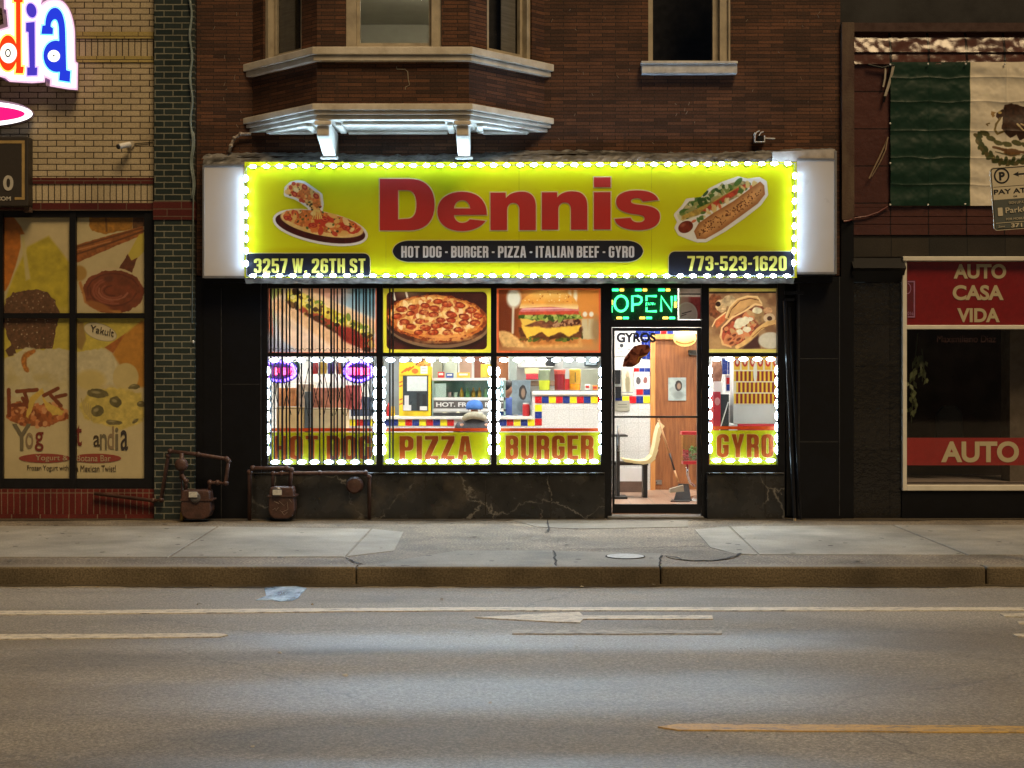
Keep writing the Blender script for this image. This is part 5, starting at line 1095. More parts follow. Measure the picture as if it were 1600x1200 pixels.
p = Print(624, 590, 629, 640, 4, (250, 214, 60), 32)
for b in (598, 604, 625, 632): p.line([(624, b), (629, b-2)], 2, (206, 90, 60))
p.build('side_picture', y+.015, M_iprint, fm)
# glass warmer case
wc = thing('warming_case', 'glass warming case of bottles and food with a white lettered HOT FRESH strip', 'display case', P(722, 645, CY+.15))
y = CY+.15
mb = MB(); mb.pbox(676, 790, 590.5, 594.5, y, y+.45); mb.pbox(676, 790, 621, 625.5, y, y+.45); mb.pbox(676, 790, 638.5, 643, y, y+.45); mb.build('shelf', M_white, wc)
mb = MB(); mb.pbox(675, 677.5, 594.5, 650, y, y+.04); mb.pbox(787, 790, 594.5, 650, y, y+.04); mb.pbox(675, 790, 594.5, 643, y+.45, y+.47); mb.build('frame', mat('grey_green_steel', S(150, 176, 168), 0.4, metal=.3, bmp=0), wc)
mb = MB(); mb.pbox(676.5, 790, 626, 638.2, y+.004, y+.02); o = mb.build('sign_strip', mat('charcoal_strip', S(92, 88, 86), 0.5, bmp=0), wc)
mb = MB(); text(mb, 'HOT. FRESH. FAST', 681.5, 628.6, 786, 635.6, y+.001, bold=0.03, shear=.0); mb.build('lettering', M_white, o)
mb = MB(); mb.pbox(677, 697, 599, 620.8, y+.05, y+.055); mb.build('card', M_white, wc)
mb = MB(); mb.pbox(677.6, 787, 594.6, 620.9, y+.01, y+.014); mb.build('glass', mat_glass('case_glass', (0.88, 0.95, 0.92), 0.05), wc)
BC = {'amber_bottle': S(206, 150, 60), 'green_bottle': S(120, 160, 110), 'pink_cup': S(224, 170, 170), 'pale_cup': S(220, 220, 200)}
rng = random.Random(3)
for k in range(11):
    px = 684+k*9.3; kind = ['pale_cup', 'pink_cup', 'pink_cup', 'pale_cup', 'amber_bottle', 'green_bottle', 'amber_bottle', 'amber_bottle', 'green_bottle', 'pale_cup', 'green_bottle'][k]
    h = 0.14 if 'bottle' in kind else 0.075; b = P(px, 620.9, y+.22); r = 0.028
    mb = MB(); mb.lathe([(0.001, 0), (r, 0), (r, h*.55), (r*.45, h*.78), (r*.45, h), (0.001, h)] if 'bottle' in kind else [(0.001, 0), (r*.8, 0), (r*1.1, h), (0.001, h)], b, 12)
    o = mb.build('bottle' if 'bottle' in kind else 'cup', mat(kind, BC[kind], 0.3, var=.2, bmp=0), smooth=False)
    tag(o, {'amber_bottle': 'amber sauce bottle standing in the glass warming case', 'green_bottle': 'pale green bottle standing in the glass warming case', 'pink_cup': 'small pink cup in the glass warming case', 'pale_cup': 'small pale cup in the glass warming case'}[kind], 'bottle' if 'bottle' in kind else 'cup', {'amber_bottle': 'amber bottles in the warming case', 'green_bottle': 'green bottles in the warming case', 'pink_cup': 'pink cups in the warming case', 'pale_cup': 'pale cups in the warming case'}[kind])
tr = thing('food_tray', 'dark tray with food scraps on the counter below the warming case', 'tray', P(690, 649, CY+.1))
mb = MB(); mb.pbox(677, 735, 645, 650, CY+.05, CY+.14); mb.build('tray', mat('dark_tray', (0.03, 0.03, 0.03), 0.5), tr)
mb = MB(); mb.ellipsoid(P(695, 646, CY+.08), .05, .03, .018); mb.ellipsoid(P(716, 645.5, CY+.08), .03, .03, .02); mb.build('food', mat('pale_food', S(220, 214, 180), 0.6, bmp=0), tr, smooth=True)
# kitchen back wall: hood, pipes, menu sheets
for (name, label, cat, x0, x1, t, q, yy, colr) in (
    ('wall_cabinet', 'dark topped wall cabinet behind the warming case', 'cabinet', 676, 691, 562, 592, 5.2, (150, 150, 128)), ('fridge', 'tall pale steel fridge behind the warming case', 'fridge', 693, 714, 520, 640, 5.3, (186, 192, 172)),
    ('door_panel', 'pinkish wooden door panel behind the warming case', 'panel', 718, 737, 520, 640, 5.5, (196, 160, 136)), ('door_panel', 'brown wooden door panel behind the person in the blue cap', 'panel', 741, 757, 520, 640, 5.6, (140, 84, 62)),
    ('menu_sheet', 'yellow menu sheet hanging behind the warming case', 'menu sheet', 751, 768, 569, 590, 5.0, (238, 216, 80)), ('wooden_post', 'brown wooden door beside the kitchen worker', 'door', 776, 794, 520, 640, 5.8, (168, 106, 62)),
    ('steel_post', 'grey steel post behind the kitchen worker', 'post', 796, 807, 520, 640, 5.6, (150, 160, 152)), ('white_cabinet', 'white kitchen cabinet behind the drink jars', 'cabinet', 809, 866, 560, 574, 6.0, (232, 232, 224)),
    ('black_hood', 'black kettle hanging behind the red drink jar', 'kettle', 853, 867, 558, 572, 5.7, (40, 40, 42)), ('red_box', 'red carton on the back shelf behind the green drink jar', 'carton', 822, 841, 584.5, 593, 5.2, (196, 52, 64)),
    ('pale_box', 'pale carton on the back shelf above the red carton', 'carton', 820, 842, 575, 584, 5.3, (222, 214, 160)), ('brown_shelf', 'brown shelf behind the drink jars', 'shelf', 818, 868, 595, 603, 5.3, (150, 120, 96)),
    ('picture_board', 'pale framed board behind the orange drink jar', 'board', 880, 938, 556, 575, 6.0, (196, 204, 200)), ('wall_panel', 'cream painted panel right of the drink jars', 'panel', 908, 938, 577, 612, 4.6, (222, 228, 204))):
    mb = MB(); mb.pbox(x0, x1, t, q, yy, yy+(.35 if 'fridge' in name or 'cabinet' in name or 'box' in name else .05)); o = mb.build(name, mat(name+label[:6].replace(' ', '_'), S(*colr), 0.5, var=0.15, scale=4, bmp=0), bevel=.004); tag(o, label, cat)
pb = thing('framed_picture', 'pale blue framed picture hanging above the cream panel', 'picture', P(925, 571, 5.9))
mb = MB(); mb.pbox(913, 934, 556, 572, 5.93, 5.96); mb.build('frame', mat('grey_frame', S(96, 110, 116), 0.5, bmp=0), pb); mb = MB(); mb.pbox(915, 932, 556, 570, 5.91, 5.929); mb.build('picture', mat('pale_blue_print', S(196, 214, 224), 0.5, bmp=0), pb)
# drink jars on the raised counter
for (x0, x1, t, q, lev, cL, cG, label) in ((841.5, 860, 574.5, 609, 592, (196, 206, 56), (198, 210, 180), 'tall clear jar of lime green drink on the raised counter'), (865.5, 883.5, 574.5, 608.5, 582, (128, 24, 34), (236, 120, 104), 'tall jar of dark red drink with a red lid on the raised counter'), (889.5, 907.5, 574.5, 609, 597, (240, 150, 30), (244, 206, 90), 'tall yellow jar of orange drink on the raised counter')):
    y = CY+.25; c = P((x0+x1)/2, q, y); c.z = Z(611.5, CY)+.001; r = (X(x1, y)-X(x0, y))/2; h = (q-t)*(D0+y)/F; hl = (q-lev)*(D0+y)/F
    j = thing('drink_jar', label, 'drink jar', c, 'drink jars on the counter')
    mb = MB(); mb.lathe([(.001, 0), (r*.86, 0), (r*.9, .012), (r*.95, hl), (.001, hl)], c, 20); mb.build('drink', mat('drink_%d_%d' % cL[:2], S(*cL), 0.2, var=0.05, bmp=0), j, smooth=False)
    mb = MB(); mb.lathe([(r*.955, hl+.001), (r, h*.93), (r*.98, h*.94), (r*.935, hl+.001)], c, 20); mb.build('jar', mat_film('jar_%d_%d' % cG[:2], S(*cG), 0.6), j, smooth=False)
    mb = MB(); mb.lathe([(.001, h*.93), (r*1.03, h*.93), (r*1.03, h*.985), (r*.8, h), (.001, h)], c, 20); mb.build('lid', mat('lid_%d_%d' % cG[:2], S(*cG), 0.4, var=.05, bmp=0), j)
    if cL[0] == 240:
        mb = MB(); mb.tube([c+Vector((0, -r-.003, hl+.02)), c+Vector((0, -r-.003, h*.85))], .006); mb.build('tap_rod', mat('jar_scale', S(110, 96, 40), .5, bmp=0), j)
mb = MB(); mb.pbox(836, 936, 609.6, 611.4, CY+.02, CY+.5); o = mb.build('steel_tray', mat('steel_tray', (0.4, 0.4, 0.38), 0.3, metal=.7, bmp=0)); tag(o, 'flat steel tray under the drink jars on the raised counter', 'tray')
# portrait sheet and red canister on the low counter
def portrait(px0, py0, px1, py1, y, label, bg, seed, k=3):
    p = Print(px0, py0, px1, py1, k, bg, seed); w, h = px1-px0, py1-py0; cx = (px0+px1)/2
    p.put(np.clip(.5+p.n(6)*1.5, 0, 1), tuple(c*.82 for c in bg), alpha=.6)
    p.ell(cx+w*.08, py0+h*.36, w*.20, h*.22, (54, 50, 48), wob=1); p.ell(cx+w*.10, py0+h*.37, w*.11, h*.14, (150, 124, 104), soft=1.5); p.ell(cx+w*.05, py0+h*.76, w*.28, h*.16, tuple(c*.7 for c in bg), soft=3, alpha=.7)
    o = p.build('portrait_sheet', y, M_iprint, thick=.003); tag(o, label, 'poster'); return o
portrait(800, 594, 829, 648, CY+.3, 'bluish portrait sheet with clipped corners standing on the low counter', (138, 154, 164), 41)
rc = thing('red_canister', 'small red canister with a pale lid on the low counter', 'canister', P(822, 650, CY+.2)); c = P(822, 649, CY+.2); c.z = Z(650.5, CY)+.001
mb = MB(); mb.lathe([(.001, 0), (.05, 0), (.05, .15), (.04, .165), (.001, .165)], c, 16); mb.build('body', mat('red_plastic', S(200, 40, 44), .4, bmp=0), rc); mb = MB(); mb.lathe([(.001, .166), (.045, .166), (.045, .185), (.001, .185)], c, 16); mb.build('lid', M_white, rc)
# tiled wall and wooden door seen through the glass door
WY = 3.62
tw_ = thing('tiled_wall', 'white tiled partition wall with coloured tiles seen through the glass door', 'wall', (X(985, WY), WY, FZ))
mb = MB(); mb.box(xc+.005, X(1016, WY), WY, WY+.15, FZ, 3.29); mb.box(X(1016, WY), 3.49, WY+.12, WY+.16, FZ, 3.29); mb.build('wall_face', M_wtile, tw_)
def trow(pat, px0, px1, t, q): tiles('coloured_tile', pat, X(px0, WY), X(px1, WY), Z(q, WY), Z(t, WY), WY-.004, tw_)
trow('bbbb', 993, 1032, 516.5, 527); trow('rb', 1032, 1052, 516.5, 527); trow('bbb', 1002, 1016, 529, 545); trow('bb', 1003, 1016, 547, 561)
trow('rbb', 990, 1016, 575, 588); trow('rb', 994, 1016, 606, 617); trow('byrby', 961, 1016, 619, 630)
wd_ = thing('wooden_door', 'brown wooden door with an orange frame at the back of the shop', 'door', (X(1053, WY), WY, FZ))
M_wood = mat('brown_door_wood', S(150, 94, 54), 0.4, col2=S(118, 70, 38), scale=5, sc3=(6, 1, 0.5), bmp=.05); M_wood2 = mat('orange_frame_wood', S(214, 150, 84), 0.4, col2=S(190, 124, 62), scale=5, sc3=(6, 1, .5), bmp=.05)
mb = MB(); mb.pbox(1024, 1100, 530, 765, WY+.02, WY+.1); mb.build('leaf', M_wood, wd_)
mb = MB(); mb.box(X(1016.5, WY-.03), X(1024, WY-.03), WY-.03, WY+.1, FZ, Z(522, WY-.03)); mb.box(X(1024, WY-.03), X(1110, WY-.03), WY-.03, WY+.1, Z(530, WY-.03), Z(522, WY-.03)); mb.build('door_frame', M_wood2, wd_)
mb = MB(); mb.pbox(1076, 1090, 547, 555, WY-.05, WY+.018); mb.build('door_closer', mat('dark_bronze', (0.06, 0.05, 0.04), .4, metal=.5, bmp=0), wd_)
mb = MB(); mb.pbox(1025, 1034, 750, 757, WY+.005, WY+.019); mb.build('kick_plate', mat('steel', (0.5, 0.5, 0.5), 0.3, metal=1.0, bmp=0), wd_)
portrait(1044, 590, 1072, 626, WY+.012, 'pale blue sheet with an oval portrait taped to the wooden door', (172, 182, 176), 42)
bg_ = thing('burger_lamp', 'glowing yellow burger shaped lamp above the wooden door', 'lamp', P(1070, 540, WY-.2))
mb = MB(); mb.ellipsoid(P(1070, 529, WY-.2), .165, .08, .115, 20, 10); mb.build('bun', mat_emit('burger_glow', (1.0, 0.86, 0.34), 0.55, S(244, 220, 110)), bg_, smooth=True)
mb = MB(); pts = [P(1056+28*k/8, 533+3.5*math.sin(math.pi*k/8), WY-.275) for k in range(9)]; mb.tube(pts, .012); mb.build('filling', mat('burger_line', S(190, 130, 40), .5, bmp=0), bg_)
# notices on the tiled wall
for (label, x0, x1, t, q, colr, seed) in (('white notice with two small pictures on the coloured tiles', 991, 1015, 581, 608, (226, 226, 222), 51), ('pale picture of a standing figure on the tiled wall', 971, 989, 575, 617, (222, 216, 190), 52), ('grey card below the pictures on the tiled wall', 961, 984, 626, 642.5, (160, 158, 142), 53), ('white sheet with drawings at the top of the tiled wall', 960, 988, 533, 556, (224, 222, 212), 54)):
    p = Print(x0, t, x1, q, 3, colr, seed); w, h = x1-x0, q-t
    if seed == 51: p.ell(x0+w*.26, t+h*.5, w*.15, h*.22, (90, 84, 84), wob=1); p.ell(x0+w*.72, t+h*.5, w*.14, h*.2, (150, 96, 90), wob=1); p.line([(x0+3, t+4), (x1-3, t+4)], 1, (150, 150, 150))
    elif seed == 52: p.ell(x0+w*.55, t+h*.55, w*.2, h*.36, (150, 140, 110), wob=1, soft=2); p.ell(x0+w*.55, t+h*.25, w*.1, h*.07, (206, 170, 140)); p.line([(x0, q-4), (x1, q-4)], 1.5, (140, 140, 150))
    elif seed == 53: p.line([(x0+5, t+6), (x1-5, t+6)], 1, (96, 96, 88)); p.line([(x0+4, t+10), (x1-4, t+10)], 1, (110, 110, 100))
    else: p.ell(x0+w*.4, t+h*.3, 3, 3, (60, 60, 64)); p.line([(x0+6, t+12), (x0+14, t+9), (x1-4, t+14)], 1, (130, 130, 126), wob=1); p.line([(x0+4, t+18), (x0+12, t+16)], 1, (130, 130, 126))
    o = p.build('wall_notice', WY-.012, M_iprint, thick=.002); tag(o, label, 'notice')
ph = thing('wall_phone', 'black wall phone and box on the tiled wall behind the glass door', 'phone', P(965, 620, WY-.05))
mb = MB(); mb.pbox(961, 969.5, 578, 600, WY-.06, WY-.013); mb.build('box', M_blackmetal, ph); mb = MB(); mb.pbox(961.5, 970.5, 604, 622, WY-.07, WY-.013); mb.build('body', M_blackmetal, ph)
# table, moulded seat, dustpan, gumball machine
M_bench = mat('black_seat_frame', (0.014, 0.014, 0.015), .45, bmp=0); M_shell = mat('cream_moulded_plastic', S(232, 214, 160), .35, var=.06, bmp=0)
st = thing('moulded_seat', 'cream moulded plastic seat on a black frame behind the glass door', 'seat', P(1000, 765, 2.2)); y = 2.2
mb = MB(); prof = [(972, 717), (985, 719), (1000, 721), (1012, 719), (1019, 712), (1023, 698), (1026, 680), (1029, 668), (1033, 661)]
pa = [P(a, b, y) for a, b in prof]; pb2 = [P(a+4.5, b+3.5, y) for a, b in prof]
for k in range(len(pa)-1): mb.extrude([pa[k], pa[k+1], pb2[k+1]+Vector((.01, 0, -.01)), pb2[k]+Vector((.0, 0, -.012))], (0, .42, 0))
mb.build('shell', M_shell, st, smooth=False)
mb = MB(); mb.pbox(958, 1013, 722, 727, y+.08, y+.34); mb.box(X(1006, y), X(1013, y), y+.1, y+.3, FZ, Z(727, y+.08)); mb.box(X(962, y), X(968, y), y+.1, y+.3, FZ, Z(727, y+.08)); mb.build('seat_frame', M_bench, st)
tb = thing('cafe_table', 'small black pedestal table left of the cream moulded seat', 'table', P(965, 740, 2.0)); y = 2.0
mb = MB(); mb.box(X(955, y), X(981, y), y, y+.5, Z(682.5, y), Z(680, y)); mb.build('top', M_bench, tb); mb = MB(); mb.box(X(965, y), X(970.5, y), y+.2, y+.26, FZ+.03, Z(682.5, y)); mb.build('pedestal', M_bench, tb); mb = MB(); mb.box(X(955, y), X(981, y), y+.05, y+.45, FZ, FZ+.028); mb.build('base', M_bench, tb)
wb = thing('low_partition', 'low white panel with a dark base behind the black seat frame', 'partition', P(975, 760, 3.2)); mb = MB(); mb.pbox(957, 1003, 731, 752, 3.2, 3.25); mb.build('panel', M_white, wb); mb = MB(); mb.box(X(957, 3.2), X(1003, 3.2), 3.19, 3.25, FZ, Z(752, 3.2)); mb.build('plinth', mat('dark_plinth', S(96, 74, 62), .5, bmp=0), wb)
dp = thing('lobby_dustpan', 'dark long handled dustpan leaning on the seat behind the glass door', 'dustpan', P(1065, 770, 1.7)); y = 1.75
mb = MB(); mb.tube([P(1029, 656, y+.15), P(1046, 708, y+.08)], .013, 8); mb.build('handle', mat('tan_handle', S(206, 160, 110), .5, bmp=0), dp, smooth=True)
mb = MB(); mb.tube([P(1046, 708, y+.08), P(1054, 735, y+.04)], .012, 8); mb.build('handle_sleeve', M_bench, dp, smooth=True)
mb = MB(); mb.tube([P(1054, 735, y+.04), P(1060, 753, y)], .012, 8); mb.tube([P(1026, 661, y+.15), P(1029, 652, y+.15), P(1033, 661, y+.15)], .007, 6); mb.build('handle_end', mat('tan_handle', S(206, 160, 110), .5, bmp=0), dp, smooth=True)
mb = MB(); a = P(1046, 774, y-.05); zf = FZ+.002
mb.extrude([(X(1046, y), y-.12, zf), (X(1076, y), y-.12, zf), (X(1080, y), y+.12, zf), (X(1052, y), y+.12, zf)], (0, 0, .012)); mb.extrude([(X(1053, y), y+.0, zf+.013), (X(1080, y), y+.0, zf+.013), (X(1078, y), y+.12, Z(757, y)), (X(1062, y), y+.12, Z(757, y))], (0, .02, 0)); mb.build('pan', mat('black_pan_plastic', (0.02, 0.02, 0.022), .35, bmp=0), dp)
mb = MB(); mb.extrude([P(1047, 764, y-.1), P(1068, 758, y-.1), P(1069, 768, y-.1), P(1046, 770, y-.1)], (0, .08, 0)); mb.build('brush', mat('grey_bristle', S(176, 170, 150), .8, bmp=0), dp)
gm = thing('gumball_machine', 'red topped gumball machine on a chrome stand behind the glass door', 'gumball machine', P(1080, 762, 1.9)); y = 1.9; cx = X(1077, y)
mb = MB(); mb.box(X(1064, y), X(1092, y), y-.1, y+.1, Z(679, y), Z(674, y)); mb.box(X(1066, y), X(1092, y), y-.09, y+.09, Z(725, y), Z(720, y)); mb.build('lid', mat('red_enamel', S(206, 34, 56), .3, bmp=0), gm)
mb = MB(); mb.box(X(1065.5, y), X(1091, y), y-.09, y+.09, Z(719.5, y), Z(679.3, y)); mb.build('globe', mat_glass('candy_glass', (0.86, 0.86, 0.86), .06), gm)
def balls(name, x0, x1, t, q, m_, seed):
    rng = random.Random(seed); mb = MB()
    for _ in range(26): mb.ellipsoid((rng.uniform(X(x0, y), X(x1, y)), rng.uniform(y-.07, y+.05), rng.uniform(Z(q, y), Z(t, y))), .018, .018, .018, 8, 6)
    mb.build(name, m_, gm, smooth=True)['kind'] = 'stuff'
balls('red_candy', 1068, 1075, 704, 717, mat('red_candy', S(206, 30, 54), .3, bmp=0), 1); balls('green_candy', 1078, 1088, 698, 717, mat('green_candy', S(130, 190, 110), .3, bmp=0), 2)
mb = MB(); mb.tube([P(1074, 725, y), P(1074, 742, y), P(1078, 754, y), P(1086, 760, y)], .016, 8); mb.build('stand', mat('chrome', (0.7, 0.7, 0.7), .15, metal=1.0, bmp=0), gm, smooth=True)
mb = MB(); mb.lathe([(.001, 0), (.16, 0), (.14, .03), (.03, .06), (.001, .06)], (X(1088, y), y, FZ), 20); mb.build('foot', mat('chrome', (0.7, 0.7, 0.7), .15, metal=1.0, bmp=0), gm)
# narrow window: stacked fry cartons, white wrap, red crates, waste bin
y = 1.5
fc = thing('fry_carton_stack', 'red and yellow striped stack of fry cartons in the gyro window', 'cartons', P(1178, 632, y))
rng = random.Random(9)
p = Print(1146, 556, 1216, 632, 3, (240, 226, 196), 61)
for r in range(3):
    t = 580+r*17.5
    for k in range(11):
        a = 1147+k*6.6+(3.3 if r % 2 else 0)
        for s_, cc in ((0, (244, 200, 44)), (3.0, (140, 34, 24))): p.poly([(a+s_, t), (a+s_+(3.7 if s_ else 3.0), t), (a+s_+(3.7 if s_ else 3.0), t+15.5), (a+s_, t+15.5)], cc, soft=.6)
for k in range(6): a = 1152+k*12; p.poly([(a-6, 557), (a+5, 557), (a+4, 578), (a-5, 578)], (240, 190, 60)); p.ell(a, 566, 4, 7, (196, 50, 36)); p.ell(a, 565, 2, 4.4, (240, 226, 200))
p.ell(1180, 582, 3, 16, (244, 240, 228))
mb = MB(); mb.pbox(1146, 1216, 556, 632, y+.003, y+.3); mb.build('cartons', M_white, fc); p.build('printed_front', y, M_iprint, fc)
bx = thing('white_carton', 'white wrapped carton under the striped fry cartons', 'carton', P(1180, 660, y-.05)); mb = MB(); mb.pbox(1146, 1216, 632.5, 662, y-.04, y+.3); mb.build('carton', M_white, bx)
cr = thing('red_crate', 'red crate under the white wrapped carton', 'crate', P(1180, 690, y-.06)); mb = MB(); mb.pbox(1153, 1216, 662.5, 700, y-.05, y+.3); mb.build('crate', mat('red_crate_plastic', S(214, 40, 56), .4, bmp=0), cr); mb = MB(); mb.box(X(1150, y), X(1216, y), y-.0, y+.3, FZ, Z(700.5, y-.05)); mb.build('pallet', M_white, cr)
ru = thing('paper_roll', 'white paper roll standing left of the striped cartons', 'paper roll', P(1144, 700, y)); mb = MB(); mb.lathe([(.001, 0), (.055, 0), (.055, .55), (.001, .55)], (X(1143, y), y-.12, FZ+.45), 20); mb.build('roll', M_white, ru); mb = MB(); mb.box(X(1133, y), X(1151, y), y-.2, y-.04, FZ, FZ+.449); mb.build('stand', M_white, ru)
wb_ = thing('waste_bin', 'red and black waste bin in the narrow gyro window', 'bin', P(1126, 760, y)); mb = MB(); mb.box(X(1113, y), X(1124, y), y-.1, y+.3, FZ, Z(612, y)); mb.build('red_panel', mat('red_enamel', S(206, 34, 56), .3, bmp=0), wb_); mb = MB(); mb.box(X(1124.2, y), X(1137, y), y-.1, y+.3, FZ, Z(616, y)); mb.build('body', mat('black_pan_plastic', (0.02, 0.02, 0.022), .35, bmp=0), wb_)
mb = MB(); mb.ellipsoid((X(1119, y), y-.1, Z(627, y)), .035, .004, .05, 14, 8); mb.build('emblem', mat('pale_pink', S(226, 150, 150), .5, bmp=0), wb_)
mp = thing('mop', 'thin white handled mop leaning on the waste bin', 'mop', P(1128, 760, y-.2)); mb = MB(); mb.tube([P(1138, 628, y-.2), P(1122, 680, y-.2), P(1112, 715, y-.25), (X(1100, y), y-.3, FZ+.1)], .007, 6); mb.build('handle', M_white, mp); mb = MB(); mb.ellipsoid((X(1099, y), y-.3, FZ+.07), .1, .07, .07); mb.build('mop_head', M_wallw, mp)
mb = MB(); mb.pbox(1134, 1145, 586, 612, y+.45, y+.5); o = mb.build('wall_tile_panel', M_white); tag(o, 'white tile strip behind the waste bin in the gyro window', 'panel'); 
tp = thing('tile_strip', 'red and blue wall tiles behind the waste bin', 'wall tiles', P(1139, 612, y+.44)); tiles('tile', 'br', X(1135, y+.4), X(1144.5, y+.4), Z(611, y+.4), Z(590, y+.4), y+.4, tp, False); tiles('tile', 'bb', X(1128, y+.4), X(1146, y+.4), Z(585, y+.4), Z(560, y+.4), y+.4, tp)
tw2 = thing('brown_sack', 'brown wrapped bundle at the left of the gyro window', 'bundle', P(1121, 600, y+.4)); mb = MB(); mb.ellipsoid(P(1120, 580, y+.4), .07, .07, .22); mb.build('sack', mat('brown_cloth', S(160, 112, 88), .8, var=.4, scale=20, bmp=0), tw2, smooth=True); mb = MB(); mb.box(X(1114, y+.4), X(1127, y+.4), y+.34, y+.46, FZ, Z(596, y+.4)); mb.build('stand', M_wallw, tw2)

# behind the folding gate: LED ovals, tan boxes, stacked goods
M_bl = mat_emit('blue_led', (0.14, 0.06, 1.0), 6.0); M_rl = mat_emit('red_led', (1.0, 0.03, 0.14), 5.0)
for px, label, wd_x in ((437, 'blurred pink and red LED sign at the left behind the gate', 26), (560, 'oval LED sign with red letters in a blue ring behind the gate', 22)):
    y = 0.42; t = thing('led_sign', label, 'LED sign', P(px, 600, y))
    mb = MB(); mb.prism(ellipse(px, 580, wd_x+4, 19, 28), y+.02, y+.03); mb.build('back_board', mat('dark_led_board', (0.10, 0.035, 0.20), .5, bmp=0), t)
    mb = MB()
    for k in range(26): q = 2*math.pi*k/26; mb.ellipsoid(P(px+(wd_x-1)*math.cos(q), 580+15*math.sin(q), y), .020, .012, .020, 8, 5)
    mb.build('blue_ring', M_bl, t, smooth=True)
    mb = MB()
    cu_ = [(-17, -4, 5), (-6, -4, 5), (5, -4, 5), (15, -4, 5)]
    for (a, b, h) in cu_:
        for k in range(5): mb.ellipsoid(P(px+a*wd_x/24, 576+k*2.1, y), .017, .008, .014, 6, 4); mb.ellipsoid(P(px+(a+4)*wd_x/24, 576+k*2.1, y), .011, .008, .011, 6, 4)
        mb.ellipsoid(P(px+(a+2)*wd_x/24, 576+(a % 3)*2, y), .011, .008, .011, 6, 4); mb.ellipsoid(P(px+(a+2)*wd_x/24, 584, y), .011, .008, .011, 6, 4)
    mb.build('red_letters', M_rl, t, smooth=True)
def bx1(name, label, cat, x0, x1, t, q, y, colr, dp_=.3, var=.15):
    mb = MB(); mb.pbox(x0, x1, t, q, y, y+dp_); o = mb.build(name, mat(name+'_%d_%d_%d' % colr, S(*colr), .6, var=var, scale=7, bmp=0), bevel=.006); return tag(o, label, cat)
bx1('tan_cabinet', 'tall tan cabinet left of the grey post behind the gate', 'cabinet', 432, 475, 636, 760, 1.3, (226, 190, 130)); bx1('tan_cabinet', 'wide cream cabinet right of the grey post behind the gate', 'cabinet', 486, 541, 638, 760, 1.3, (236, 216, 172)); bx1('grey_post', 'grey post between the two tan cabinets', 'post', 476, 485, 612, 760, 1.25, (96, 104, 108), .1)
bx1('goods_carton', 'orange carton on the tan cabinet behind the gate', 'carton', 434, 462, 606, 635, 1.3, (226, 150, 90), var=.5); bx1('goods_carton', 'pale carton between the pink and orange cartons', 'carton', 463, 488, 600, 635, 1.35, (226, 206, 180), var=.5)
bx1('goods_carton', 'pink carton behind the gate under the oval sign', 'carton', 540, 561, 602, 640, 1.4, (226, 110, 110), var=.5); bx1('goods_carton', 'salmon carton on the cream cabinet behind the gate', 'carton', 489, 538, 606, 637, 1.35, (226, 150, 120), var=.55)
bx1('dark_machine', 'dark machine on the counter end behind the gate', 'machine', 548, 578, 620, 652, 3.3, (50, 60, 84)); bx1('blue_panel', 'pale blue grey panel at the right behind the gate', 'panel', 577, 625, 540, 655, 4.2, (150, 160, 172)); bx1('white_shelf', 'white shelf on the left wall behind the gate', 'shelf', 420, 540, 586, 598, 2.6, (236, 232, 226))

# small goods on the counters, in the kitchen and by the windows
def jug(name, label, cat, px, base, y, r, h, colr, group=None, cone=.0, cap=None):
    c = P(px, base, y); mb = MB(); mb.lathe([(.001, 0), (r, 0), (r*(1-cone*.4), h*.7), (r*(1-cone), h), (.001, h)], c, 14); m_ = mat('%s_%d_%d_%d' % (name, *colr), S(*colr), .35, var=.12, bmp=0)
    if cap is None: o = mb.build(name, m_); return tag(o, label, cat, group)
    t = thing(name, label, cat, c, group); mb.build('body', m_, t); mb = MB(); mb.lathe([(.001, h+.001), (r*.45, h+.001), (r*.2, h+.05), (.001, h+.05)], c, 10); mb.build('cap', mat('cap_%d_%d_%d' % cap, S(*cap), .4, bmp=0), t); return t
CT = 650.4
jug('sauce_bottle', 'red squeeze bottle on the counter left of the yellow framed cabinet', 'sauce bottle', 607, CT, CY+.12, .03, .14, (190, 30, 30), cone=.3, cap=(220, 60, 50)); jug('sauce_bottle', 'yellow squeeze bottle on the counter left of the yellow framed cabinet', 'sauce bottle', 614, CT, CY+.15, .03, .14, (236, 196, 40), cone=.3, cap=(236, 210, 90))
jug('cup_stack', 'tall stack of white paper cups on the low counter by the red canister', 'cup stack', 806, CT, CY+.36, .035, .30, (232, 230, 222), cone=.1); jug('cup_stack', 'short stack of white paper cups on the kitchen unit', 'cup stack', 872, 633.5, 5.9, .05, .32, (230, 228, 220), cone=.1)
jug('cup_stack', 'stack of red paper cups on the kitchen unit behind the drink jars', 'cup stack', 886, 633.5, 5.9, .05, .42, (196, 46, 44), cone=.12); jug('steel_pot', 'steel pot on the kitchen unit behind the low counter', 'pot', 818, 633.5, 5.9, .14, .22, (170, 176, 176)); jug('steel_pot', 'dark pot on the kitchen unit left of the steel pot', 'pot', 801, 633.5, 5.95, .11, .18, (60, 62, 64))
def crate(name, label, cat, x0, x1, t, q, y, colr, dp_=.2, txt_=None):
    mb = MB(); mb.pbox(x0, x1, t, q, y, y+dp_); m_ = mat('%s_%d_%d_%d' % (name, *colr), S(*colr), .5, var=.12, scale=12, bmp=0)
    r = thing(name, label, cat, P((x0+x1)/2, q, y)); mb.build('body', m_, r, bevel=.004)
    mb = MB(); w, h = x1-x0, q-t; mb.pbox(x0+w*.15, x1-w*.15, t+h*.2, t+h*.55, y-.004, y-.001); mb.build('printed_band', mat('band_%s' % name, S(*(txt_ or (240, 236, 226))), .5, var=.3, scale=60, bmp=0), r); return r
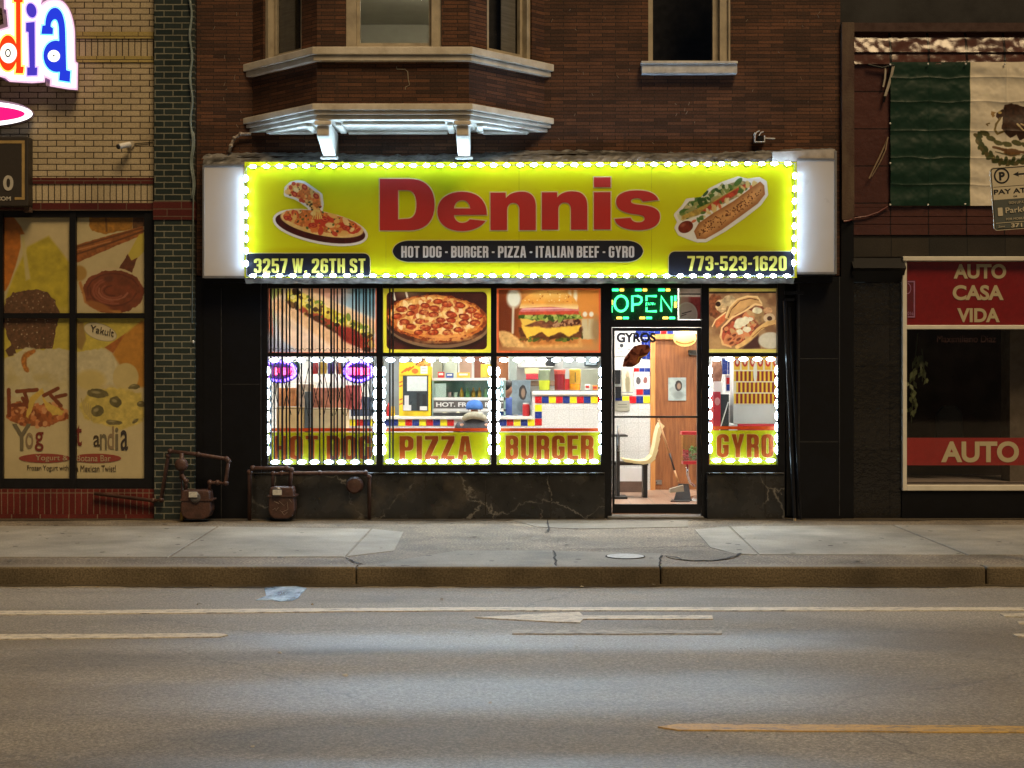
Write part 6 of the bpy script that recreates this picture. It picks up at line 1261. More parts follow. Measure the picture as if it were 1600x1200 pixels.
crate('cash_register', 'grey cash register at the counter end behind the gate', 'cash register', 585, 603, 633, 650.4, CY+.1, (120, 126, 130), .3, (40, 90, 70)); crate('napkin_box', 'steel napkin box on the counter under the warming case', 'napkin box', 744, 756, 642, 650.4, CY+.06, (176, 178, 176), .1)
crate('snack_box', 'small red snack box on top of the warming case', 'snack box', 684, 694, 581, 590.3, CY+.2, (196, 40, 36), .12); crate('snack_box', 'small blue snack box on top of the warming case', 'snack box', 697, 708, 583, 590.3, CY+.2, (52, 84, 160), .12, (240, 220, 120)); crate('snack_box', 'wide yellow snack box on top of the warming case', 'snack box', 714, 734, 582, 590.3, CY+.2, (232, 190, 60), .12, (196, 50, 40))
crate('price_card', 'white price card standing on the raised counter right of the drink jars', 'price card', 914, 922, 600, 611.3, CY+.15, (236, 234, 224), .01, (190, 50, 44)); crate('price_card', 'orange price card standing on the raised counter at its right end', 'price card', 926, 934, 602, 611.3, CY+.2, (232, 140, 50), .01)
crate('bread_bag_box', 'brown carton of buns on the kitchen unit right of the red cups', 'carton', 898, 934, 615, 633.5, 5.9, (176, 130, 84), .3)
for k, (x0, x1, colr, lb_) in enumerate(((486, 497, (206, 60, 54), 'red snack bag hanging behind the gate'), (499, 510, (240, 190, 60), 'yellow snack bag hanging behind the gate'), (512, 523, (90, 60, 150), 'purple snack bag hanging behind the gate'), (525, 535, (226, 120, 60), 'orange snack bag hanging behind the gate'), (458, 468, (60, 120, 80), 'green snack bag hanging behind the gate'))):
    mb = MB(); mb.prism([(x0, 566), (x1, 565), (x1+.6, 574), (x1, 584), (x0+.5, 584.5), (x0-.6, 575)], 1.1, 1.13); o = mb.build('snack_bag', mat('bag_%d' % k, S(*colr), .3, var=.4, scale=30, bmp=0), bevel=.006); tag(o, lb_, 'snack bag')
ra = thing('snack_rail', 'thin steel rail holding the snack bags behind the gate', 'rail', P(497, 565, 1.1)); mb = MB(); mb.tube([P(452, 563.5, 1.115), P(540, 563.5, 1.115)], .006, 6); mb.build('rod', MATS['steel'], ra)
# ================================================================== people
def skin_mesh(name, verts, edges, radii, m, parent, sub=2):
    me = bpy.data.meshes.new(name); bm = bmesh.new(); L = bm.verts.layers.skin.verify(); bv = []
    for k, v in enumerate(verts):
        q = bm.verts.new(v); r = radii[k]; q[L].radius = r if isinstance(r, tuple) else (r, r); q[L].use_root = (k == 0); bv.append(q)
    for a, b in edges: bm.edges.new((bv[a], bv[b]))
    bm.to_mesh(me); bm.free(); o = bpy.data.objects.new(name, me); COL.objects.link(o); attach(o, parent)
    sk = o.modifiers.new('skin', 'SKIN'); sk.use_smooth_shade = True; sk.branch_smoothing = 0.3
    ss = o.modifiers.new('sub', 'SUBSURF'); ss.levels = sub; ss.render_levels = sub
    me.materials.append(m); return o
M_skin = mat('warm_skin', S(176, 124, 96), .55, var=.08, bmp=0)
def figure(root, J, f, jacket, trousers):
    """J: joint positions; f: facing direction (unit, horizontal)"""
    side = Vector((f.y, -f.x, 0))
    V = [J['pelvis'], J['waist'], J['chest'], J['neck'], J['jaw'], J['head'], J['crown']]; R = [(.12, .09), (.10, .08), (.10, .075), .042, (.062, .07), (.074, .088), (.05, .06)]
    E = [(0, 1), (1, 2), (2, 3), (3, 4), (4, 5), (5, 6)]
    V.append(J['head']+f*.095+Vector((0, 0, -.012))); R.append(.016); E.append((5, 7))       # nose
    arms = []
    for s_ in 'lr':
        sh, el, wr = J['sh'+s_], J['el'+s_], J['wr'+s_]; k = len(V); V += [sh, el, wr]; R += [.052, .042, .028]; E += [(2, k), (k, k+1), (k+1, k+2)]
        d = (wr-el).normalized(); palm = wr+d*.06; V.append(palm); R.append((.034, .016)); E.append((k+2, k+3)); across = d.cross(Vector((0, 0, 1))); across = across.normalized() if across.length > .1 else side
        for q, ln in zip((-1.5, -.5, .5, 1.5), (.065, .078, .074, .058)):
            n0 = len(V); V += [palm+d*.03+across*q*.017, palm+d*(.03+ln*.5)+across*q*.02+Vector((0, 0, -.004)), palm+d*(.03+ln)+across*q*.021+Vector((0, 0, -.02))]; R += [.010, .009, .007]; E += [(k+3, n0), (n0, n0+1), (n0+1, n0+2)]
        n0 = len(V); V += [wr+d*.03+across*.03, wr+d*.07+across*.055+Vector((0, 0, -.01))]; R += [.012, .009]; E += [(k+2, n0), (n0, n0+1)]
    for s_ in 'lr':
        hp, kn, an, toe = J['hp'+s_], J['kn'+s_], J['an'+s_], J['to'+s_]; k = len(V); V += [hp, kn, an, toe]; R += [.085, .058, .04, .035]; E += [(0, k), (k, k+1), (k+1, k+2), (k+2, k+3)]
    skin_mesh('body', V, E, R, M_skin, root)
    V = [J['pelvis']+Vector((0, 0, -.02)), J['waist'], J['chest'], J['neck']-Vector((0, 0, .02))]; R = [(.165, .125), (.165, .125), (.18, .14), .10]; E = [(0, 1), (1, 2), (2, 3)]
    for s_ in 'lr':
        k = len(V); sh, el, wr = J['sh'+s_], J['el'+s_], J['wr'+s_]; V += [sh, el, el+(wr-el)*.9]; R += [.082, .066, .05]; E += [(2, k), (k, k+1), (k+1, k+2)]
    skin_mesh('jacket', V, E, R, jacket, root)
    V = [J['pelvis']]; R = [(.15, .12)]; E = []
    for s_ in 'lr':
        k = len(V); hp, kn, an = J['hp'+s_], J['kn'+s_], J['an'+s_]; V += [hp, kn, kn+(an-kn)*.95]; R += [.10, .075, .06]; E += [(0, k), (k, k+1), (k+1, k+2)]
    skin_mesh('trousers', V, E, R, trousers, root)
    for s_ in 'lr':
        mb = MB(); a = J['an'+s_]; t = J['to'+s_]; c = (a+t)/2; mb.ellipsoid((c.x, c.y, min(a.z, t.z)-.005), .055 if abs(f.y) > .5 else .14, .14 if abs(f.y) > .5 else .055, .05); mb.build('shoe', M_black, root, smooth=True)
    h = J['head']
    for q in (-1, 1):
        mb = MB(); mb.ellipsoid(h+f*.086+side*q*.032+Vector((0, 0, .014)), .010, .010, .007, 8, 6); mb.build('eye', M_ink, root, smooth=True)
        mb = MB(); mb.ellipsoid(h+side*q*.079+Vector((0, 0, -.005)), .014, .022, .032, 10, 8); mb.build('ear', M_skin, root, smooth=True)
    mb = MB(); mb.ellipsoid(h+f*.083+Vector((0, 0, -.05)), .024, .01, .006, 10, 6); mb.build('mouth', mat('lip', S(150, 84, 76), .5, bmp=0), root, smooth=True)
# seated customer seen from behind
y = 2.45; cx = X(741, y); f = Vector((0, 1, 0)); b0 = Vector((cx, y, 0))
pr = thing('person', 'person in a blue cap and dark hooded jacket sitting with back to window', 'person', (cx, y, FZ))
o3 = lambda a, b, c: b0+Vector((a, b, c))
J = dict(pelvis=o3(0, 0, .56), waist=o3(0, .02, .74), chest=o3(0, .04, .95), neck=o3(0, .07, 1.10), jaw=o3(0, .10, 1.155), head=o3(0, .11, 1.235), crown=o3(0, .10, 1.31),
         shl=o3(-.20, .05, 1.0), ell=o3(-.26, .16, .74), wrl=o3(-.17, .38, .66), shr=o3(.20, .05, 1.0), elr=o3(.26, .16, .74), wrr=o3(.17, .38, .66),
         hpl=o3(-.10, .03, .54), knl=o3(-.14, .45, .53), anl=o3(-.14, .45, .13), tol=o3(-.15, .58, .09), hpr=o3(.10, .03, .54), knr=o3(.14, .45, .53), anr=o3(.14, .45, .13), tor=o3(.15, .58, .09))
M_jack = mat('dark_grey_jacket', S(64, 66, 72), .8, var=.3, scale=12, bmp=.2, bscale=20); M_jean = mat('dark_jeans', S(48, 54, 72), .85, bmp=0)
figure(pr, J, f, M_jack, M_jean)
mb = MB(); mb.lathe([(.108, 0), (.116, .02), (.113, .055), (.096, .095), (.055, .122), (.004, .13)], o3(0, .10, 1.215), 20); mb.build('cap', mat('blue_cap_cloth', S(62, 112, 186), .8, var=.25, scale=14, bmp=.2), pr, smooth=True)
V = [o3(-.15, .04, 1.08), o3(-.09, -.02, 1.125), o3(0, -.03, 1.145), o3(.09, -.02, 1.125), o3(.15, .04, 1.08)]
skin_mesh('hood', V, [(0, 1), (1, 2), (2, 3), (3, 4)], [.035, .05, .06, .05, .035], mat('grey_hood_cloth', S(176, 172, 150), .85, var=.25, scale=18, bmp=.2), pr)
bn_ = thing('bench', 'dark bench under the person in the blue cap', 'bench', (cx, y, FZ)); mb = MB(); mb.box(cx-.4, cx+.4, y-.2, y+.22, .40, .435); mb.build('seat', M_bench, bn_)
for a, b in ((-.35, -.15), (.35, -.15), (-.35, .17), (.35, .17)): mb = MB(); mb.box(cx+a-.02, cx+a+.02, y+b-.02, y+b+.02, FZ, .399); mb.build('leg', M_bench, bn_)
# kitchen worker behind the low counter, turned to the right
y = 4.35; cx = X(788.5, y); f = Vector((.75, -.66, 0)).normalized(); s_ = Vector((f.y, -f.x, 0)); b0 = Vector((cx, y, 0))
o3 = lambda a, b, c: b0+s_*a+f*b+Vector((0, 0, c))
kw = thing('person', 'kitchen worker with dark hair and a blue shirt standing behind the low counter', 'person', (cx, y, FZ))
J = dict(pelvis=o3(0, 0, .88), waist=o3(0, 0, 1.04), chest=o3(0, .0, 1.22), neck=o3(0, .03, 1.38), jaw=o3(0, .07, 1.43), head=o3(0, .08, 1.51), crown=o3(0, .06, 1.585),
         shl=o3(-.19, 0, 1.30), ell=o3(-.23, .06, 1.06), wrl=o3(-.12, .26, 1.04), shr=o3(.19, 0, 1.30), elr=o3(.23, .06, 1.06), wrr=o3(.12, .26, 1.04),
         hpl=o3(-.09, 0, .86), knl=o3(-.10, .02, .48), anl=o3(-.10, 0, .13), tol=o3(-.10, .13, .09), hpr=o3(.09, 0, .86), knr=o3(.10, .02, .48), anr=o3(.10, 0, .13), tor=o3(.10, .13, .09))
figure(kw, J, f, mat('blue_shirt_cloth', S(84, 108, 176), .85, var=.2, scale=12, bmp=0), M_jean)
mb = MB(); h = o3(0, .06, 1.535); mb.ellipsoid((h.x, h.y, h.z), .094, .098, .082, 16, 10); mb.build('hair', mat('dark_hair', (0.012, 0.010, 0.009), .5, bmp=.3), kw, smooth=True)
mb = MB(); a = [o3(-.13, .135, .70), o3(.13, .135, .70), o3(.12, .15, 1.06), o3(-.12, .15, 1.06)]; mb.extrude(a, tuple(f*.02)); mb.build('apron', M_black, kw)

# ================================================================== folding security gate behind the left window
GYD = 0.070
gt = thing('folding_gate', 'black folding scissor gate bunched behind the left shop window', 'gate', P(503, 726, GYD))
bars = [423, 428.5, 434.5, 441, 447.5, 452.5, 465, 471, 483, 487.5, 499.5, 505.5, 517.5, 522, 527, 534.5, 539, 551, 556.5, 561, 568, 572, 578, 583]
for k, px in enumerate(bars):
    w = 2.2 if k % 3 else 3.1; off = 0.0 if k % 2 else .012
    mb = MB(); mb.pbox(px-w/2, px+w/2, 450.5, 725.5, GYD+off-.006, GYD+off+.004); mb.build('bar', M_blackmetal, gt)
lat = random.Random(4)
for a, b, t, q in [(424, 436, 585, 640), (436, 424, 585, 640), (441, 455, 580, 648), (455, 441, 580, 648), (466, 482, 575, 650), (482, 466, 575, 650), (486, 501, 588, 648), (501, 486, 588, 648), (506, 520, 580, 650), (520, 506, 580, 650), (524, 537, 585, 648), (537, 524, 585, 648), (541, 556, 590, 650), (556, 541, 590, 650), (560, 573, 585, 648), (573, 560, 585, 648), (428, 441, 560, 600), (456, 470, 560, 600), (489, 503, 560, 600), (522, 536, 560, 600), (575, 584, 600, 660), (584, 575, 600, 660)]:
    mb = MB(); mb.tube([P(a, t, GYD+.010), P(b, q, GYD+.010)], .0042, 6); mb.build('lattice_strap', M_blackmetal, gt)
mb = MB()
for px in range(424, 586, 8): mb.tube([P(px+3.4*math.cos(q), 548+3.4*math.sin(q), GYD+.012) for q in [math.pi+math.pi*k/6 for k in range(7)]], .003, 5)
mb.tube([P(421, 638, GYD+.011), P(585, 640, GYD+.011)], .0035, 6); mb.build('scroll_trim', M_blackmetal, gt)
g2 = thing('folding_gate', 'two upright gate bars at the left edge of the pizza window', 'gate', P(610, 726, GYD))
for px in (609, 614): mb = MB(); mb.pbox(px-1.3, px+1.3, 450.5, 725.5, GYD-.004, GYD+.004); mb.build('bar', M_blackmetal, g2)

# ================================================================== gas meters and pipes
def meter_body(mb, cx, y, zt, zb, w):
    pts = [(cx-w*.42, zt), (cx+w*.42, zt), (cx+w*.46, zt-.05), (cx+w*.5, zb+.1), (cx+w*.42, zb+.03), (cx+w*.25, zb), (cx-w*.25, zb), (cx-w*.42, zb+.03), (cx-w*.5, zb+.1), (cx-w*.46, zt-.05)]
    mb.extrude([(a, y, b) for a, b in pts], (0, .2, 0))
def elbow(mb, pts, r):
    mb.tube(pts, r, 10)
    for p in pts[1:-1]: mb.ellipsoid(p, r*1.45, r*1.45, r*1.45, 10, 8)
M_brass = mat('old_brass', (0.36, 0.24, 0.06), .4, metal=.6, bmp=.1); M_tagw = mat('white_tag', (0.6, 0.6, 0.58), .5, var=.3, scale=40, bmp=0)
g1 = thing('gas_meter', 'maroon painted gas meter leaning out from the green brick pier with looped pipes', 'gas meter', (X(306, -.4), -.4, 0)); y = -.42
mb = MB(); meter_body(mb, X(305.5, y), y, Z(766, y), .03, X(331, y)-X(283, y)); mb.build('meter_body', M_pipe, g1, bevel=.014)
mb = MB(); mb.pbox(281.5, 332, 780, 782.5, y-.012, y+.21); mb.build('seam_flange', M_pipe, g1)
mb = MB(); mb.lathe([(.001, 0), (.055, 0), (.06, .02), (.04, .03), (.001, .03)], (X(306, y), y-.0, Z(777, y)), 16, 'y'); mb.build('index_dial', mat('dull_dial_glass', (0.10, 0.09, 0.09), .25, bmp=0), g1)
mb = MB(); mb.pbox(295, 308, 768.5, 777, y-.045, y-.035); mb.build('number_tag', M_tagw, g1)
mb = MB(); elbow(mb, [P(290, 766, y+.1), P(291, 752, y+.1), P(284, 742, y+.12)], .022); elbow(mb, [P(327, 766, y+.1), P(328, 754, y+.1), P(340, 754, y+.1), P(353, 755, y+.1), P(357, 720, y+.1), P(354, 717, y+.1), P(310, 710, y+.15), P(266, 705, y+.22), P(263, 712, y+.24), P(252, 781, y+.25), (X(242, -.03), -.10, Z(781)), (X(150, -.03), -.09, Z(770))], .022)
mb.build('pipe', M_pipe, g1, smooth=True)
mb = MB(); mb.lathe([(.001, -.03), (.05, -.03), (.075, 0), (.075, .03), (.045, .05), (.001, .05)], P(284, 726, y+.14), 16, 'y'); mb.tube([P(284, 708, y+.16), P(284, 748, y+.16)], .025, 10); mb.build('regulator', M_pipe, g1, smooth=True)
mb = MB(); mb.tube([P(284, 748, y+.16), (X(280, y), y+.16, .10)], .012, 8); mb.build('service_pipe', M_pipe, g1); mb = MB(); mb.tube([(X(280, y), y+.16, .10), (X(279, y), y+.16, .0)], .026, 10); mb.build('service_valve', M_brass, g1)
g2_ = thing('gas_meter', 'upright maroon gas meter with scratched marks in front of the black marble base', 'gas meter', (X(440, -.35), -.35, 0)); y = -.36
mb = MB(); meter_body(mb, X(439.5, y), y, Z(761, y), .03, X(460, y)-X(419, y)); mb.build('meter_body', M_pipe, g2_, bevel=.014)
mb = MB(); mb.pbox(418, 461.5, 774, 776.5, y-.012, y+.21); mb.build('seam_flange', M_pipe, g2_)
mb = MB(); mb.lathe([(.001, 0), (.05, 0), (.055, .02), (.04, .03), (.001, .03)], (X(433, y), y, Z(768, y)), 16, 'y'); mb.build('index_dial', mat('dull_dial_glass', (0.10, 0.09, 0.09), .25, bmp=0), g2_)
mb = MB(); mb.pbox(426, 440, 765.5, 773.5, y-.045, y-.034); mb.build('number_tag', M_tagw, g2_)
mb = MB(); elbow(mb, [P(426, 762, y+.1), P(427, 740, y+.1), P(440, 739.5, y+.1), P(500, 739, y+.17), P(571, 738.5, y+.2), P(577, 745, y+.2), (X(577, y+.2), y+.2, .0)], .021); elbow(mb, [P(453, 762, y+.1), P(455, 734, y+.1), P(448, 731.5, y+.1), P(395, 731.5, y+.12), P(390, 738, y+.14), (X(390, y+.14), y+.14, .0)], .023)
mb.build('pipe', M_pipe, g2_, smooth=True)
mb = MB(); mb.lathe([(.001, -.1), (.095, -.1), (.10, 0), (.08, .03), (.03, .04), (.001, .04)], P(554, 758, -.12), 20, 'y'); mb.build('wall_cap', M_pipe, g2_)
mb = MB()
for pts in ([(428, 783), (436, 787)], [(426, 797), (430, 794), (431, 798), (435, 793)], [(436, 783), (444, 790), (449, 784), (450, 796), (441, 800), (436, 796), (441, 791), (446, 793)], [(440, 799), (444, 805), (449, 800)], [(452, 780), (456, 785)]): mb.tube([P(a, b, y-.002) for a, b in pts], .0025, 5)
mb.build('scratched_mark', mat('pale_scratch', (0.34, 0.27, 0.22), .7, bmp=0), g2_)

# ================================================================== small things on the walls
cm = thing('security_camera', 'small white security camera on the cream brick wall', 'camera', P(198, 227, -.05))
mb = MB(); mb.lathe([(.001, 0), (.045, 0), (.04, .025), (.001, .03)], P(205, 226, -.001), 16, 'y'); mb.tube([P(205, 226, -.02), P(201, 227, -.09)], .011); mb.build('bracket', M_trim, cm)
a, b = P(203, 225.5, -.08), P(186, 229, -.17); mb = MB(); mb.tube([a, b], .032, 14); mb.build('housing', M_white, cm, smooth=False); mb = MB(); d = (b-a).normalized(); mb.tube([b+d*.001, b+d*.02], .028, 14); mb.build('lens', M_ink, cm)
mb = MB(); mb.tube([P(208, 225, -.01), P(239, 222, -.01)], .005, 6); mb.build('cable', M_black, cm)
cb = thing('hanging_cable', 'pale plastic wrapped cable hanging down the edge of the green brick pier', 'cable', P(300, 500, -.13)); rng = random.Random(2); mb = MB(); pts = [P(297+3*math.sin(k*.9)*.6+k*.09, -60+k*9.5, -.135+rng.uniform(-.01, .01)) for k in range(40)]; mb.tube(pts, .016, 7, rs=[.010+.007*rng.random() for _ in pts]); mb.tube([p+Vector((.02, -.005, 0)) for p in pts[28:]]+[P(300, 505, -.13)], .008, 6); mb.build('cable', mat('wet_clear_plastic', (0.24, 0.29, 0.28), .15, bmp=.6, bscale=60, spec=.8), cb, smooth=True)
mb = MB(); mb.ellipsoid(P(302, 534, -.12), .014, .012, .02, 10, 8); mb.build('end_plug', M_white, cb, smooth=True)
fb = thing('floodlight_bracket', 'empty white floodlight bracket on the brown brick wall above the shop sign', 'bracket', P(1187, 220, -.05)); M_whb = mat('white_bracket', (0.7, 0.7, 0.7), .4, bmp=0)
mb = MB(); mb.pbox(1179, 1180.5, 207, 222, -.08, -.001); mb.pbox(1180.5, 1194, 220.5, 222, -.08, -.001); mb.pbox(1194, 1195.5, 212, 222, -.08, -.001); mb.tube([P(1195.5, 216, -.05), P(1211, 216.5, -.04)], .007); mb.tube([P(1180, 210, -.07), P(1183, 206, -.07), P(1187, 204.5, -.07)], .007); mb.tube([P(1186, 212, -.07), P(1189, 207, -.07), P(1193, 205.5, -.07)], .007); mb.build('bracket', M_whb, fb); mb = MB(); mb.pbox(1184, 1192, 212, 219, -.06, -.001); mb.build('junction_box', M_blackmetal, fb)
wp = thing('wall_pipe', 'weathered pale pipe bending down beside the white bay underside', 'pipe', P(370, 215, -.05)); mb = MB(); elbow(mb, [P(392, 209, -.06), P(376, 209.5, -.06), P(366, 216, -.06), P(361, 228, -.06), P(358, 238, -.06)], .018); mb.build('pipe', mat('flaking_pale_paint', (0.42, 0.38, 0.34), .7, scale=20, bmp=.6, col2=(0.14, 0.09, 0.06)), wp, smooth=True)
# poles leaning at the right end of the shop front
pl = thing('leaning_pole', 'black pole with a pale tip leaning beside the gyro window', 'pole', (X(1240, -.2), -.2, 0)); mb = MB(); mb.tube([(X(1241.5, -.25), -.25, .03), P(1226, 470, -.05)], .021, 8); mb.build('shaft', M_blackmetal, pl); mb = MB(); mb.tube([(X(1241.8, -.25), -.252, -.002), (X(1241.5, -.25), -.25, .029)], .016, 8); mb.build('tip', mat('pale_wood_tip', (0.55, 0.42, 0.26), .6, bmp=0), pl)
pl = thing('leaning_pole', 'plain thin black pole leaning behind the pole with a pale tip', 'pole', (X(1250, -.1), -.1, 0)); mb = MB(); mb.tube([(X(1251, -.12), -.13, 0), P(1233, 480, -.02)], .013, 8); mb.build('shaft', M_blackmetal, pl)
gh = thing('gate_hinge', 'black hinge bracket of the folded gate beside the gyro poster', 'hinge', P(1238, 470, -.07)); mb = MB(); mb.pbox(1226, 1256, 455, 460, -.075, -.061); mb.pbox(1228, 1242, 466, 470, -.075, .0); mb.build('plate', M_blackmetal, gh); mb = MB(); mb.pbox(1229, 1244, 472, 806, .05, .09); mb.build('folded_leaf', M_blackmetal, gh)
mh = thing('manhole_cover', 'pale round manhole cover in the pavement before the door', 'manhole cover', G(977, 869, 0)); c = G(977, 869.5, .004); mb = MB(); r = X(1008, c.y)-X(977, c.y)
mb.lathe([(.001, 0), (r*.93, 0), (r*.93, .006), (.001, .0062)], c, 36); mb.build('lid', mat('pale_cast_lid', (0.42, 0.43, 0.43), .5, bmp=.6, bscale=25, var=.3, scale=30), mh); mb = MB(); mb.lathe([(r*.94, 0), (r, 0), (r, .005), (r*.94, .005)], c, 36); mb.build('rim', M_crack, mh)

# ================================================================== lit letters on the cream wall
ls = thing('lit_letter_sign', 'lit coloured letters d i a with a white glow on the cream brick wall', 'sign', P(60, 130, -.1)); k = 1/6.0; LY = -.16
def pt(d, **q): return path(d, sx=k, sy=k, **q)
halo = pt('M 60 -20 L 62 70 L 82 80 L 100 270 L 0 300 L -110 330 L -130 520 L -100 650 L -20 690 L 60 712 L 100 745 L 300 757 L 400 750 L 405 690 L 495 735 L 492 790 L 640 815 L 705 820 L 708 605 L 685 590 L 680 300 C 665 150 620 12 510 12 C 440 15 400 50 388 90 L 370 -20 Z')
mb = MB(); fill2d(mb, halo, LY+.11, 0.10, offset=0.042); mb.build('sign_box', mat('lilac_return', (0.45, 0.34, 0.52), .4, bmp=0), ls)
mb = MB(); fill2d(mb, halo, LY-.008, 0.006, offset=0.028); mb.build('pink_edge', mat_emit('pink_glow', (0.80, 0.42, 0.75), 0.7), ls)
mb = MB(); fill2d(mb, halo, LY-.016, 0.004); mb.build('white_face', mat_emit('white_sign_glow', (1.0, 0.98, 1.0), 1.5), ls)
dS = pt('M 130 -20 L 212 -20 L 214 20 L 192 22 L 197 625 L 224 625 L 215 688 L 145 685 L 152 640 L 150 20 L 128 15 Z'); dR = [[(x*k, y_*k) for x, y_ in ellipse(75, 497, 88, 166, 36)], [(x*k, y_*k) for x, y_ in ellipse(80, 498, 78, 94, 30)]]
iS = pt('M 245 215 L 325 205 L 328 635 L 350 632 L 348 705 L 255 708 L 255 632 L 278 632 L 268 300 L 245 295 Z'); iD = [[(x*k, y_*k) for x, y_ in ellipse(295, 97, 46, 68, 28, -.25)]]
aS = pt('M 388 318 L 398 240 L 425 238 C 425 140 465 72 520 72 C 585 80 610 190 612 300 L 622 658 L 660 668 L 655 768 L 555 752 L 562 672 C 470 690 408 610 408 520 C 408 430 475 362 556 385 L 553 300 C 553 220 540 180 515 180 C 490 180 475 215 475 250 L 498 265 L 495 320 Z'); aH = [[(x*k, y_*k) for x, y_ in ellipse(505, 525, 57, 56, 26)]]
for nm, loops, oc, col_, s_ in (('letter_d', dS+dR[:1], (1.0, .80, .10), (.85, .035, .0), .9), ('letter_i', iS+iD, (.45, .30, .85), (.055, .03, .50), .8), ('letter_a', aS, (.10, .80, 1.0), (.004, .03, .62), .9)):
    mb = MB()
    for lp in loops: fill2d(mb, [lp], LY-.021-(.002 if lp is loops[-1] and len(loops) > 1 else 0), .002, offset=.022)
    o = mb.build(nm+'_outline' if False else 'letter_outline', mat_emit('outline_'+nm, oc, 1.0), ls)
    mb = MB()
    for q, lp in enumerate(loops): fill2d(mb, [lp], LY-.026-.003*q, .002)
    mb.build('letter', mat_emit('face_'+nm, col_, s_*1.0, base=(.02, .02, .02)), ls)
M_wf = MATS['white_sign_glow']
for q_ in ([dR[1]], aH): mb = MB(); fill2d(mb, q_, LY-.036, .002); mb.build('letter_counter', mat_emit('cream_counter', (1.0, .96, .80), 1.1), ls)
for q_ in ([[(x*k, y_*k) for x, y_ in ellipse(75, 497, 28, 40, 24)], [(x*k, y_*k) for x, y_ in ellipse(75, 497, 17, 27, 24)]], [[(x*k, y_*k) for x, y_ in ellipse(505, 522, 8, 9, 12)]]): mb = MB(); fill2d(mb, q_, LY-.040, .002); mb.build('counter_mark', mat('slate_mark', (0.10, 0.12, 0.25), .5, bmp=0), ls)
ov = thing('lit_oval_sign', 'lit pink oval sign with a white rim under the coloured letters', 'sign', P(0, 195, -.1))
mb = MB(); fill2d(mb, [ellipse(-50, 178.5, 104, 23, 48)], LY+.11, .10); mb.build('sign_box', MATS['lilac_return'], ov)
mb = MB(); fill2d(mb, [ellipse(-51, 178, 102, 20.5, 48)], LY-.004, .004); mb.build('white_rim', M_wf, ov); mb = MB(); fill2d(mb, [ellipse(-52, 178, 91, 13.5, 48)], LY-.010, .004); mb.build('pink_face', mat_emit('hot_pink_glow', (1.0, .004, .20), .85, base=(.05, .01, .02)), ov)
bs = thing('box_sign', 'dark framed box sign with a gold line and a pale numeral', 'sign', P(10, 322, -.1)); BY = -.16
mb = MB(); mb.pbox(-160, 44, 213, 322, BY, -.001); mb.build('box', mat('dark_brown_box', (0.035, 0.028, 0.022), .5), bs, bevel=.01)
mb = MB(); mb.pbox(36, 48, 198, 331, -.10, -.003) if False else mb.pbox(37, 47, 317, 331, -.09, -.003); mb.build('bracket', M_rust, bs)
M_gold = mat('gold_line', (0.42, 0.29, 0.11), .4, bmp=0)
mb = MB(); mb.pbox(-150, 38.5, 219.5, 224, BY-.003, BY-.001); mb.pbox(34, 38.5, 224.2, 308, BY-.003, BY-.001); mb.pbox(23, 38.5, 308.2, 312, BY-.003, BY-.001); mb.build('gold_border', M_gold, bs)
M_palet = mat('pale_sign_lettering', (0.50, 0.47, 0.40), .5, bmp=0)
mb = MB(); text(mb, '0', 5, 274, 21, 298, BY-.003, bold=.03); text(mb, '.COM', -8, 307, 17, 313.5, BY-.003, bold=.03); mb.build('lettering', M_palet, bs)

# ================================================================== posters in the yogurt shop window
M_wprint = mat_paint('window_print', 0.0, 0.5, gain=1.1)
CR = (206, 190, 146)
def T4(u, v): return (u/6.957, 335+v/6.957)
def T5(u, v): return (u/4.53, 490+v/4.53)
YP = 0.06
p = Print(2, 337, 111, 749, 1.7, CR, 71)
p.put(np.clip(.5+p.n(30)*1.2, 0, 1), (190, 172, 132), alpha=.5)
yel = (186, 168, 40)
p.poly([T4(90, 830), T4(160, 640), T4(300, 350), T4(530, 235), T4(640, 370), T4(750, 520), T4(750, 1060), T4(20, 1060)], yel, soft=4, var=.15, vpx=10); p.poly([T4(230, 220), T4(260, 240), T4(330, 700), T4(280, 720)], (200, 186, 120), soft=3)
p.poly([T4(0, 0), T4(150, 30), T4(225, 130), T4(268, 215), T4(220, 220), T4(225, 350), T4(170, 560), T4(100, 760), T4(60, 830), T4(0, 840)], (182, 96, 22), soft=2, var=.2, vpx=8)
p.poly([(2, 480), (111, 480), (111, 560), (2, 560)], (196, 178, 62), soft=6, var=.1)
cho = [T4(40, 1060), T4(60, 920), T4(150, 850), T4(290, 825), T4(420, 815), T4(520, 850), T4(600, 940), T4(640, 1060), (92, 496), (88, 515), (82, 545), (20, 545), (10, 520), (4, 500)]
mk = p.poly(cho, (84, 52, 36), wob=2, var=.35, vpx=4); p.speck(mk, 120, .8, [(150, 120, 96), (60, 36, 26), (190, 170, 140)]); p.poly([T5(35, 260), T5(90, 215), T5(120, 290), T5(60, 305)], (74, 46, 34), wob=1)
p.poly([(2, 560), (22, 556), T5(100, 285), T5(190, 238), T5(300, 255), T5(420, 245), (111, 548), (111, 620), (2, 620)], (206, 196, 160), wob=2, soft=2, var=.08); p.put(np.clip(.5+p.n(14)*1.5, 0, 1)*np.clip(1-abs(p.y-590)/30, 0, 1), (186, 166, 96), alpha=.5); p.line([T5(240, 265), T5(180, 300), T5(165, 340), T5(190, 400)], 7, (176, 104, 40), wob=2, soft=2, var=.4, vpx=3)
rngp = random.Random(8)
m_ = p.poly([T5(50, 680), T5(120, 620), T5(220, 640), T5(420, 640), T5(480, 700), (108, 655), T5(330, 800), T5(150, 790), T5(45, 740)], (150, 74, 36), wob=3, var=.3, vpx=4); p.speck(m_, 60, 3, [(206, 120, 70), (120, 50, 26), (176, 92, 44), (220, 150, 100)], 1.3)
